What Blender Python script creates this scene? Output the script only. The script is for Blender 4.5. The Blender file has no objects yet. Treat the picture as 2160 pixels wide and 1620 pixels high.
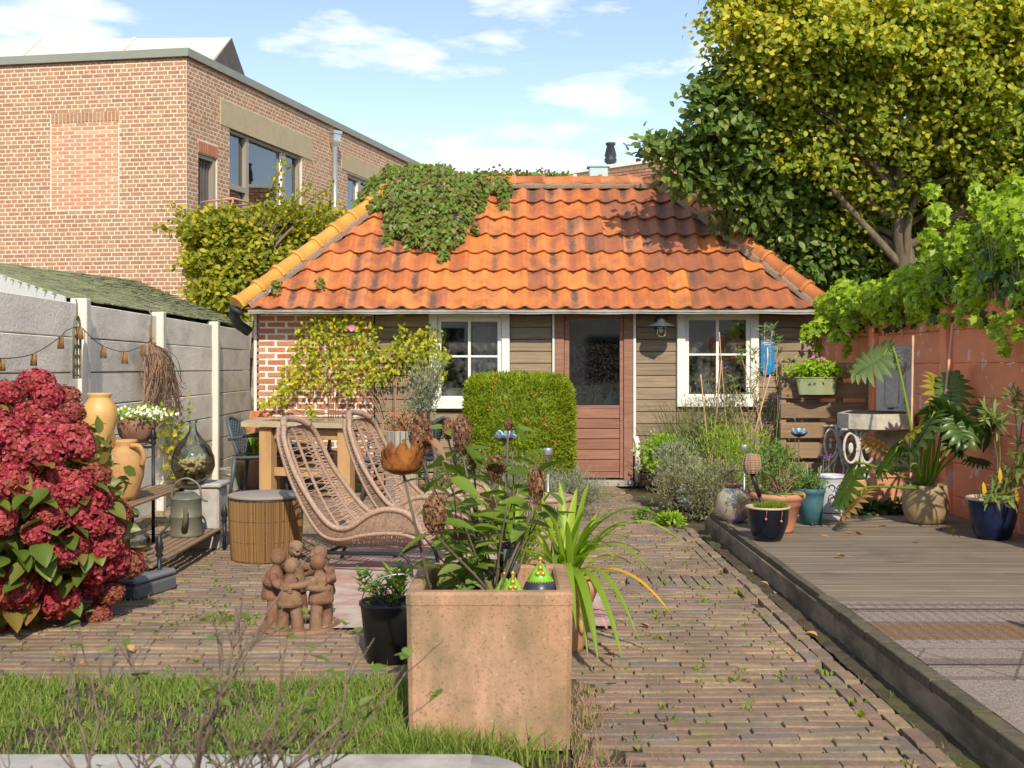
import bpy, bmesh, math, random
import numpy as np
from mathutils import Vector, Matrix, noise
from math import sin, cos, pi, sqrt, radians, atan2
SC = bpy.context.scene
COL = SC.collection
RR = random.Random(11)
NP = np.random.RandomState(5)
F = 2350.0; HC = 1.4; HY = 775.0

# ------------------------------------------------------------------ camera
cd = bpy.data.cameras.new('camera'); cam = bpy.data.objects.new('camera', cd); COL.objects.link(cam)
cam.location = (0, 0, HC); cam.rotation_euler = (pi/2, 0, 0)
cd.sensor_width = 36; cd.lens = 36*F/2160; cd.shift_y = -(810-HY)/2160
cd.clip_start = .05; cd.clip_end = 2000
cd.dof.use_dof = True; cd.dof.focus_distance = 7.5; cd.dof.aperture_fstop = 6.5
SC.camera = cam

# ------------------------------------------------------------------ sky, sun, exposure
SUN_AZ = radians(10); SUN_EL = radians(37)
W = bpy.data.worlds.new('World'); SC.world = W; W.use_nodes = True
wn = W.node_tree.nodes; wl = W.node_tree.links; wn.clear()
wo = wn.new('ShaderNodeOutputWorld'); bg = wn.new('ShaderNodeBackground'); bg.inputs['Strength'].default_value = .15
sky = wn.new('ShaderNodeTexSky'); sky.sky_type = 'NISHITA'; sky.sun_disc = False
sky.sun_elevation = SUN_EL; sky.sun_rotation = pi - SUN_AZ; sky.air_density = .85; sky.dust_density = .15; sky.ozone_density = 1.6
tc = wn.new('ShaderNodeTexCoord')
sep = wn.new('ShaderNodeSeparateXYZ'); wl.new(tc.outputs['Generated'], sep.inputs[0])
mp = wn.new('ShaderNodeMapping'); mp.inputs['Scale'].default_value = (4.2, 4.2, 15); mp.inputs['Location'].default_value = (5.1, .7, 3.3)
wl.new(tc.outputs['Generated'], mp.inputs[0])
nz = wn.new('ShaderNodeTexNoise'); nz.inputs['Scale'].default_value = 1.7; nz.inputs['Detail'].default_value = 9; nz.inputs['Roughness'].default_value = .55
wl.new(mp.outputs[0], nz.inputs['Vector'])
rp = wn.new('ShaderNodeValToRGB'); rp.color_ramp.elements[0].position = .51; rp.color_ramp.elements[1].position = .64
wl.new(nz.outputs['Fac'], rp.inputs[0])
mx = wn.new('ShaderNodeMix'); mx.data_type = 'RGBA'
tint = wn.new('ShaderNodeMix'); tint.data_type = 'RGBA'; tint.blend_type = 'MULTIPLY'; tint.inputs[0].default_value = 1
wl.new(sky.outputs[0], tint.inputs[6]); tint.inputs[7].default_value = (1.27, 1.10, .96, 1)
wl.new(tint.outputs[2], mx.inputs[6]); mx.inputs[7].default_value = (5.3, 5.5, 5.7, 1)
wl.new(rp.outputs[0], mx.inputs[0]); wl.new(mx.outputs[2], bg.inputs[0]); wl.new(bg.outputs[0], wo.inputs[0])
sl = bpy.data.lights.new('sun', 'SUN'); sl.energy = 3.3; sl.angle = radians(.8); sl.color = (1, .90, .72)
sun = bpy.data.objects.new('sun', sl); COL.objects.link(sun); sun.location = (0, 0, 20)
sdir = Vector((-sin(SUN_AZ)*cos(SUN_EL), cos(SUN_AZ)*cos(SUN_EL), -sin(SUN_EL)))
sun.rotation_euler = sdir.to_track_quat('-Z', 'Y').to_euler()
SC.view_settings.view_transform = 'Standard'; SC.view_settings.look = 'None'
SC.view_settings.gamma = 1; SC.view_settings.use_curve_mapping = False
SC.view_settings.exposure = .55

# ------------------------------------------------------------------ helpers
def at(px, py, Y): return Vector(((px-1080)/F*Y, Y, HC-(py-HY)/F*Y))
def gnd(px, py, z=0):
    Y = (HC-z)*F/(py-HY); return Vector(((px-1080)/F*Y, Y, z))
def fenceX(Y): return -3.097-.0306*Y
def fence_at(px, py, off=0):
    Y = (-3.097+off)/((px-1080)/F+.0306); return at(px, py, Y)
def wallX(Y): return 4.251-.0468*Y
def wall_at(px, py, off=0):
    Y = (4.251-off)/((px-1080)/F+.0468); return at(px, py, Y)
def nrm(a):
    a = np.asarray(a, float); return a/np.maximum(np.linalg.norm(a, axis=-1, keepdims=True), 1e-9)
def V(*a): return np.array(a, float)
def U(a, b): return RR.uniform(a, b)
ORG = {}
def unit_piece(ch=(.04, .09, .12), jit=0, bottom=True):
    cx, cy, cz = ch
    v = [(-.5,-.5,-.5),(.5,-.5,-.5),(.5,.5,-.5),(-.5,.5,-.5),
         (-.5,-.5,.5-cz),(.5,-.5,.5-cz),(.5,.5,.5-cz),(-.5,.5,.5-cz),
         (-.5+cx,-.5+cy,.5),(.5-cx,-.5+cy,.5),(.5-cx,.5-cy,.5),(-.5+cx,.5-cy,.5)]
    v = np.array(v); 
    if jit: v[4:, :2] += NP.uniform(-jit, jit, (8, 2))*np.array([.5, 1.6])
    f = [(0,1,5,4),(1,2,6,5),(2,3,7,6),(3,0,4,7),(4,5,9,8),(5,6,10,9),(6,7,11,10),(7,4,8,11),(8,9,10,11)]
    if bottom: f.append((3,2,1,0))
    return v, np.array(f)
class MB:
    def __init__(s): s.V=[]; s.F=[]; s.R=[]; s.n=0; s.S=[]
    def add(s, v, f, r=None, sm=None):
        v = np.asarray(v, float).reshape(-1, 3); f = np.asarray(f, int)
        s.V.append(v); s.F.append(f+s.n); s.n += len(v)
        if r is None: r = RR.random()
        s.R.append(np.full(len(f), r) if np.isscalar(r) else np.asarray(r, float))
        s.S.append(sm)
        return s
    def box(s, c, size, rot=None, ch=0, r=None, sm=False):
        c = np.asarray(c, float); S = np.asarray(size, float)
        if ch:
            h = S/2; k = min(ch, .45*S.min())
            pts = []; 
            for sx in (-1, 1):
                for sy in (-1, 1):
                    for sz in (-1, 1):
                        pts += [(sx*h[0], sy*(h[1]-k), sz*(h[2]-k)), (sx*(h[0]-k), sy*h[1], sz*(h[2]-k)), (sx*(h[0]-k), sy*(h[1]-k), sz*h[2])]
            def I(sx, sy, sz, a): return ((sx > 0)*4+(sy > 0)*2+(sz > 0))*3+a
            q = []; t = []
            for a in range(3):
                for sg in (-1, 1):
                    o = [(-1,-1),(1,-1),(1,1),(-1,1)]
                    if sg*(1 if a != 1 else -1) < 0: o = o[::-1]
                    idx = []
                    for (p, w) in o:
                        e = [p, w]; e.insert(a, sg); idx.append(I(*e, a))
                    q.append(idx)
            for a in range(3):
                b, c2 = [x for x in range(3) if x != a]
                for sb in (-1, 1):
                    for sc in (-1, 1):
                        e0 = [0,0,0]; e0[b] = sb; e0[c2] = sc
                        e1 = e0[:]; e0[a] = -1; e1[a] = 1
                        q.append([I(*e0, b), I(*e1, b), I(*e1, c2), I(*e0, c2)])
            for sx in (-1, 1):
                for sy in (-1, 1):
                    for sz in (-1, 1): t.append([I(sx,sy,sz,0), I(sx,sy,sz,1), I(sx,sy,sz,2)])
            v = np.array(pts)
        else:
            h = S/2
            v = np.array([(x*h[0], y*h[1], z*h[2]) for z in (-1, 1) for y in (-1, 1) for x in (-1, 1)])
            q = [(0,2,3,1),(4,5,7,6),(0,1,5,4),(2,6,7,3),(0,4,6,2),(1,3,7,5)]; t = []
        if rot is not None: v = v @ np.array(rot.to_3x3() if hasattr(rot, 'to_3x3') else rot).T
        v = v+c
        if r is None: r = RR.random()
        s.add(v, q, r, sm)
        if t: s.F.append(np.array(t)+s.n-len(v)); s.R.append(np.full(len(t), r)); s.S.append(sm)
        return s
    def piece(s, c, size, rot=None, ch=(.04, .09, .12), r=None, jit=0):
        v, f = unit_piece(ch, jit); v = v*np.asarray(size)
        if rot is not None: v = v @ np.array(rot).T
        return s.add(v+np.asarray(c, float), f, r, False)
    def tube(s, pts, rad, n=6, cap=True, r=None, sm=True, closed=False):
        p = np.asarray([tuple(q) for q in pts], float); m = len(p)
        rad = np.full(m, rad) if np.isscalar(rad) else np.asarray(rad, float)
        if closed: t = np.roll(p, -1, 0)-np.roll(p, 1, 0)
        else: t = np.gradient(p, axis=0)
        t = nrm(t)
        u = np.cross(t[0], (0, 0, 1.0)); 
        if np.linalg.norm(u) < .1: u = np.cross(t[0], (0, 1.0, 0))
        u = u/np.linalg.norm(u); us = []
        for i in range(m):
            u = u-t[i]*np.dot(u, t[i]); u = u/max(np.linalg.norm(u), 1e-9); us.append(u)
        us = np.array(us); w = np.cross(t, us)
        a = np.arange(n)*2*pi/n
        ring = p[:, None]+rad[:, None, None]*(us[:, None]*np.cos(a)[None, :, None]+w[:, None]*np.sin(a)[None, :, None])
        v = ring.reshape(-1, 3)
        k = np.arange(m if closed else m-1)[:, None]; j = np.arange(n)[None]
        k2 = (k+1) % m; j2 = (j+1) % n
        f = np.stack([k*n+j, k*n+j2, k2*n+j2, k2*n+j], -1).reshape(-1, 4)
        if r is None: r = RR.random()
        base = s.n
        s.add(v, f, r, sm)
        if cap and not closed:
            s.F.append(np.array([list(range(n))[::-1]])+base); s.R.append(np.array([r])); s.S.append(False)
            s.F.append(np.array([list(range(n))])+base+(m-1)*n); s.R.append(np.array([r])); s.S.append(False)
        return s
    def lathe(s, prof, c=(0, 0, 0), n=24, r=None, sm=True, sx=1, sy=1, rot=None, wob=0, cap=False):
        pr = np.asarray(prof, float); m = len(pr); a = np.arange(n)*2*pi/n
        rr = np.ones(n) if not wob else 1+wob*np.sin(a*2+RR.random()*6)+wob*.6*np.sin(a*3+RR.random()*6)
        v = np.stack([pr[:, 0][:, None]*np.cos(a)*rr*sx, pr[:, 0][:, None]*np.sin(a)*rr*sy, np.repeat(pr[:, 1][:, None], n, 1)], -1).reshape(-1, 3)
        if rot is not None: v = v @ np.array(rot).T
        v = v+np.asarray(c, float)
        k = np.arange(m-1)[:, None]; j = np.arange(n)[None]; j2 = (j+1) % n
        f = np.stack([k*n+j, k*n+j2, (k+1)*n+j2, (k+1)*n+j], -1).reshape(-1, 4)
        if r is None: r = RR.random()
        base = s.n; s.add(v, f, r, sm)
        if cap:
            s.F.append(np.array([list(range(n))])+base+(m-1)*n); s.R.append(np.array([r])); s.S.append(False)
        return s
    def ball(s, c, rad, n=14, m=9, r=None, rot=None):
        rad = (rad,)*3 if np.isscalar(rad) else rad
        pr = [(sin(pi*i/m)*1.0+1e-4, -cos(pi*i/m)) for i in range(m+1)]
        pr2 = np.array(pr); a = np.arange(n)*2*pi/n
        v = np.stack([pr2[:, 0][:, None]*np.cos(a)*rad[0], pr2[:, 0][:, None]*np.sin(a)*rad[1], np.repeat(pr2[:, 1][:, None]*rad[2], n, 1)], -1).reshape(-1, 3)
        if rot is not None: v = v @ np.array(rot).T
        v = v+np.asarray(c, float)
        k = np.arange(m)[:, None]; j = np.arange(n)[None]; j2 = (j+1) % n
        f = np.stack([k*n+j, k*n+j2, (k+1)*n+j2, (k+1)*n+j], -1).reshape(-1, 4)
        return s.add(v, f, r, True)
    def prism(s, pts, d, r=None):      # pts: 3D outline, d: extrusion vector
        p = np.asarray([tuple(q) for q in pts], float); n = len(p); d = np.asarray(d, float)
        base = s.n
        if r is None: r = RR.random()
        s.add(np.vstack([p, p+d]), [(i, (i+1) % n, (i+1) % n+n, i+n) for i in range(n)], r, False)
        s.F.append(np.array([list(range(n))[::-1]])+base); s.R.append(np.array([r])); s.S.append(False)
        s.F.append(np.array([list(range(n, 2*n))])+base); s.R.append(np.array([r])); s.S.append(False)
        return s
    def grid(s, fn, nu, nv, r=None, sm=True):
        v = [tuple(fn(i/nu, j/nv)) for i in range(nu+1) for j in range(nv+1)]
        w = nv+1
        f = [(i*w+j, (i+1)*w+j, (i+1)*w+j+1, i*w+j+1) for i in range(nu) for j in range(nv)]
        return s.add(v, f, r, sm)
    def leaves(s, P, D, N, L, Wd, T, r=None):
        P = np.asarray(P, float).reshape(-1, 3); n = len(P)
        if n == 0: return s
        D = nrm(np.broadcast_to(D, (n, 3))); N = np.broadcast_to(N, (n, 3)).astype(float)
        N = N-D*(N*D).sum(1, keepdims=True); N = nrm(N+1e-6); B = np.cross(D, N)
        L = np.broadcast_to(L, (n,)).astype(float); Wd = np.broadcast_to(Wd, (n,)).astype(float)
        tv, tf = T
        v = P[:, None]+D[:, None]*(tv[None, :, 0]*L[:, None])[..., None]+B[:, None]*(tv[None, :, 1]*Wd[:, None])[..., None]+N[:, None]*(tv[None, :, 2]*L[:, None])[..., None]
        k = len(tv); f = (np.arange(n)[:, None, None]*k+tf[None]).reshape(-1, tf.shape[1])
        if r is None: r = NP.random_sample(n)
        r = np.repeat(np.broadcast_to(r, (n,)), len(tf))
        return s.add(v.reshape(-1, 3), f, r, True)
    def mesh(s, name, org=(0, 0, 0), smooth=None):
        me = bpy.data.meshes.new(name)
        if not s.V: return me
        v = np.vstack(s.V)-np.asarray(tuple(org))
        me.vertices.add(len(v)); me.vertices.foreach_set('co', v.ravel())
        li = np.concatenate([f.ravel() for f in s.F]); ls = np.concatenate([np.full(len(f), f.shape[1]) for f in s.F])
        st = np.concatenate([[0], np.cumsum(ls)[:-1]])
        me.loops.add(len(li)); me.loops.foreach_set('vertex_index', li)
        me.polygons.add(len(ls)); me.polygons.foreach_set('loop_start', st)
        sm = np.concatenate([np.full(len(f), bool(q) if smooth is None else smooth) for f, q in zip(s.F, s.S)])
        me.polygons.foreach_set('use_smooth', sm)
        me.update(calc_edges=True)
        at_ = me.attributes.new('rnd', 'FLOAT', 'FACE'); at_.data.foreach_set('value', np.concatenate(s.R))
        return me
    def build(s, name, mat, parent=None, smooth=None, kind=None, org=None, label=None):
        if org is None:
            if parent is not None: org = ORG[parent.name]
            else:
                v = np.vstack(s.V); mn, mxx = v.min(0), v.max(0); org = ((mn[0]+mxx[0])/2, (mn[1]+mxx[1])/2, mn[2])
        me = s.mesh(name, org, smooth); me.materials.append(mat)
        return link(name, me, parent, org, kind, label)
def link(name, me, parent=None, org=(0, 0, 0), kind=None, label=None):
    o = bpy.data.objects.new(name, me); COL.objects.link(o)
    if parent is not None: o.parent = parent
    else: o.location = tuple(org)
    ORG[o.name] = Vector(tuple(org))
    if kind: o['kind'] = kind
    if label: o['label'] = label
    return o
def thing(name, label, cat, loc, group=None):
    o = bpy.data.objects.new(name, None); COL.objects.link(o); o.location = tuple(loc); o.empty_display_size = .1
    ORG[o.name] = Vector(tuple(loc)); o['label'] = label; o['category'] = cat
    if group: o['group'] = group
    return o
def tag(o, label, cat, group=None):
    o['label'] = label; o['category'] = cat
    if group: o['group'] = group
    return o
def inst(name, me, M, parent):        # shared mesh data at world matrix M under parent
    o = bpy.data.objects.new(name, me); COL.objects.link(o); o.parent = parent
    o.matrix_local = Matrix.Translation(-ORG[parent.name]) @ M
    ORG[o.name] = ORG[parent.name]
    return o
def copy_thing(root, loc, rotz, label, group=None):
    r = root.copy(); COL.objects.link(r); r.location = tuple(loc); r.rotation_euler = (0, 0, rotz); r['label'] = label
    if group: r['group'] = group
    def rec(a, b):
        for ch in [x for x in a.children]:
            c = ch.copy(); COL.objects.link(c); c.parent = b; rec(ch, c)
    rec(root, r); ORG[r.name] = Vector(tuple(loc))
    return r
def M4(c, size=(1, 1, 1), rot=None):
    m = Matrix.Translation(tuple(c))
    if rot is not None: m = m @ rot.to_4x4()
    return m @ Matrix.Diagonal((*size, 1))
def axes(x, y, z): return Matrix((tuple(x), tuple(y), tuple(z))).transposed()
def visible_size(c, w):
    if c[1] < .5: return 0
    px = 1080+F*c[0]/c[1]; py = HY-(c[2]-HC)*F/c[1]
    if -60 < px < 2220 and -60 < py < 1680: return w*F/c[1]
    return w*.01
UP = {}
def pieces(parent, name, mat, items, limit=300, ch=(.04, .09, .12), jit=.012, variants=4):
    """items: (centre, size, rot3x3 or None). The largest in view become parts, the rest one stuff part."""
    key = (mat.name, ch, jit)
    if key not in UP:
        UP[key] = []
        for k in range(variants):
            v, f = unit_piece(ch, jit); b = MB(); b.add(v, f, 0., False); me = b.mesh(name); me.materials.append(mat); UP[key].append(me)
    items = sorted(items, key=lambda q: -visible_size(q[0], max(q[1])*(.3+RR.random()*.02)))
    for (c, s_, r_) in items[:limit]: inst(name, RR.choice(UP[key]), M4(c, s_, r_), parent)
    rest = items[limit:]
    if rest:
        b = MB()
        for (c, s_, r_) in rest: b.piece(c, s_, r_, ch, None, jit)
        b.build(name+'s', mat, parent, kind='stuff')

# ------------------------------------------------------------------ leaf templates  (along, across, up)
T_RH = (np.array([(0,0,0),(.45,-.5,.06),(1,0,0),(.45,.5,.06)]), np.array([(0,1,2),(0,2,3)]))
T_LF = (np.array([(0,0,0),(.25,-.4,.06),(.6,-.42,.07),(1,0,-.03),(.6,.42,.07),(.25,.4,.06),(.5,0,0)]),
        np.array([(0,1,6),(1,2,6),(2,3,6),(3,4,6),(4,5,6),(5,0,6)]))
T_SP = (np.array([(0,-.12,0),(0,.12,0),(.35,.5,.0),(.35,-.5,.0),(.75,.38,-.05),(.75,-.38,-.05),(1,0,-.12)]),
        np.array([(0,3,2,1),(3,5,4,2),(5,6,6,4)]))
T_IVY = (np.array([(0,0,0),(-.05,-.42,.04),(.3,-.3,.03),(.42,-.62,.0),(.62,-.22,.03),(1,0,-.06),(.62,.22,.03),(.42,.62,0),(.3,.3,.03),(-.05,.42,.04)]),
         np.array([(0,1,2),(0,2,4),(2,3,4),(0,4,6),(4,5,6),(0,6,8),(6,7,8),(0,8,9)]))
T_PET = (np.array([(0,0,0),(.55,-.5,.12),(1,0,.05),(.55,.5,.12)]), np.array([(0,1,2,3)]))
T_NDL = (np.array([(0,-.5,0),(0,.5,0),(1,0,0)]), np.array([(0,1,2)]))
def rdir(n, up=0.):
    d = NP.normal(size=(n, 3)); d[:, 2] += up; return nrm(d)

# ------------------------------------------------------------------ materials
def lin(h):
    return tuple(((int(h[i:i+2], 16)/255+.055)/1.055)**2.4 if int(h[i:i+2], 16) > 10 else int(h[i:i+2], 16)/3294 for i in (0, 2, 4))
def mat(name, cols, rough=.8, grain=None, stains=(), bump=None, metal=0, trans=0, spec=.35, coat=0, leaf=False, var=.0, interp='LINEAR', emit=None):
    """cols: list ramped by a per-piece random value. grain=(scale xyz, amount). stains=[(colour, scale, lo, hi, amount)]"""
    m = bpy.data.materials.new(name); m.use_nodes = True; N = m.node_tree.nodes; L = m.node_tree.links
    b = N['Principled BSDF']; out = N['Material Output']
    geo = N.new('ShaderNodeNewGeometry')
    at_ = N.new('ShaderNodeAttribute'); at_.attribute_name = 'rnd'; oi = N.new('ShaderNodeObjectInfo')
    ad = N.new('ShaderNodeMath'); ad.operation = 'ADD'; L.new(at_.outputs['Fac'], ad.inputs[0]); L.new(oi.outputs['Random'], ad.inputs[1])
    fr = N.new('ShaderNodeMath'); fr.operation = 'FRACT'; L.new(ad.outputs[0], fr.inputs[0])
    if len(cols) == 1:
        rgb = N.new('ShaderNodeRGB'); rgb.outputs[0].default_value = (*cols[0], 1); c = rgb.outputs[0]
    else:
        rm = N.new('ShaderNodeValToRGB'); cr = rm.color_ramp; cr.interpolation = interp
        while len(cr.elements) < len(cols): cr.elements.new(.5)
        for i, cc in enumerate(cols):
            cr.elements[i].position = i/(len(cols)-1) if interp == 'LINEAR' else i/len(cols); cr.elements[i].color = (*cc, 1)
        L.new(fr.outputs[0], rm.inputs[0]); c = rm.outputs[0]
    def mapped(sc):
        mpn = N.new('ShaderNodeMapping'); mpn.inputs['Scale'].default_value = sc if not np.isscalar(sc) else (sc, sc, sc)
        L.new(geo.outputs['Position'], mpn.inputs[0]); return mpn.outputs[0]
    def noi(sc, det=5, rg=.6):
        nn = N.new('ShaderNodeTexNoise'); nn.inputs['Scale'].default_value = 1; nn.inputs['Detail'].default_value = det; nn.inputs['Roughness'].default_value = rg
        L.new(mapped(sc), nn.inputs['Vector']); return nn.outputs['Fac']
    hs = None
    if grain:
        f = noi(grain[0]); mr = N.new('ShaderNodeMapRange'); L.new(f, mr.inputs[0])
        mr.inputs[1].default_value = .3; mr.inputs[2].default_value = .7; mr.inputs[3].default_value = 1-grain[1]; mr.inputs[4].default_value = 1+grain[1]
        h = N.new('ShaderNodeHueSaturation'); L.new(mr.outputs[0], h.inputs['Value']); L.new(c, h.inputs['Color']); c = h.outputs[0]
    for (sc_col, sc, lo, hi, amt) in stains:
        f = noi(sc, 7, .65); mr = N.new('ShaderNodeMapRange'); L.new(f, mr.inputs[0]); mr.inputs[1].default_value = lo; mr.inputs[2].default_value = hi
        mr.inputs[3].default_value = 0; mr.inputs[4].default_value = amt
        mxn = N.new('ShaderNodeMix'); mxn.data_type = 'RGBA'; L.new(mr.outputs[0], mxn.inputs[0]); L.new(c, mxn.inputs[6]); mxn.inputs[7].default_value = (*sc_col, 1); c = mxn.outputs[2]
    L.new(c, b.inputs['Base Color'])
    b.inputs['Roughness'].default_value = rough; b.inputs['Metallic'].default_value = metal
    b.inputs['Specular IOR Level'].default_value = spec; b.inputs['Coat Weight'].default_value = coat
    if emit: b.inputs['Emission Color'].default_value = (*emit, 1); b.inputs['Emission Strength'].default_value = 1
    if bump:
        bn = N.new('ShaderNodeBump'); bn.inputs['Strength'].default_value = bump[1]; bn.inputs['Distance'].default_value = bump[2] if len(bump) > 2 else .005
        L.new(noi(bump[0], 6, .65), bn.inputs['Height']); L.new(bn.outputs[0], b.inputs['Normal'])
    if leaf:
        tr = N.new('ShaderNodeBsdfTranslucent'); L.new(c, tr.inputs[0]); ms = N.new('ShaderNodeMixShader'); ms.inputs[0].default_value = trans or .3
        h2 = N.new('ShaderNodeHueSaturation'); h2.inputs['Value'].default_value = 1.5; h2.inputs['Saturation'].default_value = 1.1; L.new(c, h2.inputs['Color']); L.new(h2.outputs[0], tr.inputs[0])
        L.new(b.outputs[0], ms.inputs[1]); L.new(tr.outputs[0], ms.inputs[2]); L.new(ms.outputs[0], out.inputs[0])
    m['c'] = 1
    return m
def glassmat(name, tint, gloss=.12, rough=.02, dust=None):
    m = bpy.data.materials.new(name); m.use_nodes = True; N = m.node_tree.nodes; L = m.node_tree.links; N.remove(N['Principled BSDF'])
    t = N.new('ShaderNodeBsdfTransparent'); t.inputs[0].default_value = (*tint, 1); g = N.new('ShaderNodeBsdfGlossy'); g.inputs['Roughness'].default_value = rough
    fz = N.new('ShaderNodeFresnel'); fz.inputs[0].default_value = 1.5
    ad = N.new('ShaderNodeMath'); ad.operation = 'ADD'; ad.use_clamp = True; L.new(fz.outputs[0], ad.inputs[0]); ad.inputs[1].default_value = gloss
    ms = N.new('ShaderNodeMixShader'); L.new(ad.outputs[0], ms.inputs[0]); L.new(t.outputs[0], ms.inputs[1]); L.new(g.outputs[0], ms.inputs[2]); last = ms
    if dust:
        geo = N.new('ShaderNodeNewGeometry'); nn = N.new('ShaderNodeTexNoise'); nn.inputs['Scale'].default_value = dust[1]; nn.inputs['Detail'].default_value = 8; nn.inputs['Roughness'].default_value = .7
        L.new(geo.outputs['Position'], nn.inputs['Vector']); mr = N.new('ShaderNodeMapRange'); L.new(nn.outputs[0], mr.inputs[0]); mr.inputs[1].default_value = .45; mr.inputs[2].default_value = .75; mr.inputs[4].default_value = dust[2]
        d = N.new('ShaderNodeBsdfDiffuse'); d.inputs[0].default_value = (*dust[0], 1); m2 = N.new('ShaderNodeMixShader'); L.new(mr.outputs[0], m2.inputs[0]); L.new(ms.outputs[0], m2.inputs[1]); L.new(d.outputs[0], m2.inputs[2]); last = m2
    L.new(last.outputs[0], N['Material Output'].inputs[0]); return m

m_soil = mat('soil', [(.075,.055,.038)], .95, grain=(14, .5), stains=[((.10,.12,.025), 1.6, .5, .66, .8), ((.15,.11,.08), 5, .45, .7, .6)], bump=(40, .8, .02))
m_paver = mat('paving_brick', [(.25,.17,.12),(.33,.235,.145),(.27,.175,.13),(.23,.155,.12),(.35,.255,.155),(.19,.165,.15),(.29,.205,.135)], .9, grain=(60, .22),
              stains=[((.13,.10,.075), 2.6, .42, .62, .6), ((.14,.15,.035), 3.4, .585, .70, .75)], bump=(90, .5, .006))
m_brick = mat('wall_brick', [(.37,.19,.12),(.43,.225,.14),(.33,.18,.12),(.46,.27,.155),(.36,.22,.145),(.42,.20,.12)], .9, grain=(50, .2), stains=[((.20,.12,.08), 9, .55, .75, .5)], bump=(70, .5, .006))
m_brick2 = mat('red_brick', [(.42,.17,.10),(.48,.21,.13),(.37,.145,.09),(.50,.25,.16)], .9, grain=(40, .2), stains=[((.25,.16,.11), 8, .5, .8, .6)], bump=(60, .6, .008))
m_brickp = mat('pale_infill_brick', [(.50,.25,.16),(.55,.28,.175),(.47,.235,.15),(.62,.40,.25)], .9, grain=(50, .15), bump=(70, .4, .005))
m_mortar = mat('mortar', [(.66,.57,.44)], .95, grain=(18, .12), bump=(60, .5, .006))
m_mortar2 = mat('shed_mortar', [(.72,.66,.57)], .95, grain=(18, .2), bump=(60, .5, .006))
m_hipm = mat('hip_mortar', [(.30,.215,.16)], .95, grain=(60, .35), bump=(70, .8, .01))
m_capm = mat('grey_metal_trim', [(.235,.25,.215)], .5, grain=(3, .08))
m_whiteroof = mat('white_roofing', [(.56,.53,.50)], .7, grain=(2, .06), stains=[((.5,.46,.42), (1, 1, 6), .55, .75, .5)])
m_clad = mat('grey_cladding', [(.14,.125,.115)], .8, grain=((30, 30, 1.5), .35))
m_lintel = mat('sandstone_lintel', [(.44,.36,.235)], .9, grain=(12, .1), stains=[((.32,.26,.18), 3, .5, .8, .6)], bump=(80, .3, .004))
m_taupe = mat('taupe_window_frame', [(.30,.27,.22)], .5)
m_white = mat('white_paint', [(.80,.78,.72)], .55, stains=[((.52,.47,.38), 7, .58, .75, .6)], bump=(30, .2, .003))
m_blind = mat('white_blind', [(.55,.56,.57)], .7)
m_glass = glassmat('window_glass', (.75,.78,.78), .1, .02, ((.5,.5,.48), 5, .22))
m_glassb = glassmat('building_glass', (.8,.84,.88), .22, .02)
m_glassc = glassmat('clear_glass', (.86,.93,.86), .06, .02)
m_glassg = glassmat('green_glass', (.80,.89,.74), .1, .02)
m_dark = mat('dark_interior', [(.02,.018,.016)], .9)
m_zinc = mat('zinc', [(.52,.54,.54)], .35, metal=.7, grain=(6, .12))
m_board = mat('weathered_board', [(.25,.185,.125),(.29,.22,.15),(.22,.165,.11),(.27,.205,.145)], .85, grain=((2.5, 30, 45), .28), stains=[((.26,.22,.165), (1.2, 6, 8), .52, .75, .6)], bump=((3, 40, 60), .5, .005))
m_slat = mat('fence_slat_wood', [(.25,.165,.095),(.29,.195,.12),(.22,.15,.09)], .85, grain=((2.5, 30, 40), .22), bump=((3, 40, 60), .4, .004))
m_door = mat('red_brown_wood', [(.26,.115,.08),(.31,.15,.105),(.25,.125,.09)], .75, grain=((2, 30, 40), .25), stains=[((.34,.24,.17), (1.5, 5, 9), .55, .8, .7)], bump=((3, 40, 60), .4, .004))
def tilemat(name, cols):
    m = mat(name, cols, .5, grain=(6, .16), stains=[((.17,.075,.05), 3.5, .50, .72, .75), ((.30,.17,.12), 22, .52, .7, .5)], bump=(50, .25, .004), spec=.5)
    N = m.node_tree.nodes; L = m.node_tree.links; b = N['Principled BSDF']; src = b.inputs['Base Color'].links[0].from_socket
    a = N.new('ShaderNodeAttribute'); a.attribute_name = 'burn'; tx = N.new('ShaderNodeTexNoise'); tx.inputs['Scale'].default_value = 26; tx.inputs['Detail'].default_value = 4
    g = N.new('ShaderNodeNewGeometry'); L.new(g.outputs['Position'], tx.inputs['Vector'])
    mu = N.new('ShaderNodeMath'); mu.operation = 'MULTIPLY'; L.new(a.outputs['Fac'], mu.inputs[0]); L.new(tx.outputs[0], mu.inputs[1])
    oi = [n for n in N if n.bl_idname == 'ShaderNodeObjectInfo'][0]
    mr = N.new('ShaderNodeMapRange'); L.new(mu.outputs[0], mr.inputs[0]); mr.inputs[1].default_value = .10; mr.inputs[2].default_value = .50; mr.inputs[4].default_value = 1.15
    m3 = N.new('ShaderNodeMath'); m3.operation = 'MULTIPLY'; L.new(mr.outputs[0], m3.inputs[0]); L.new(oi.outputs['Random'], m3.inputs[1])
    mxn = N.new('ShaderNodeMix'); mxn.data_type = 'RGBA'; L.new(m3.outputs[0], mxn.inputs[0]); L.new(src, mxn.inputs[6]); mxn.inputs[7].default_value = (.13, .075, .055, 1)
    L.new(mxn.outputs[2], b.inputs['Base Color']); return m
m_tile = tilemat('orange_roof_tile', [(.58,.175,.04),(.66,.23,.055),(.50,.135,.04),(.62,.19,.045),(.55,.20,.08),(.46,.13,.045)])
m_tiled = tilemat('dark_roof_tile', [(.34,.11,.05),(.42,.14,.055),(.28,.10,.055)])
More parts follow.
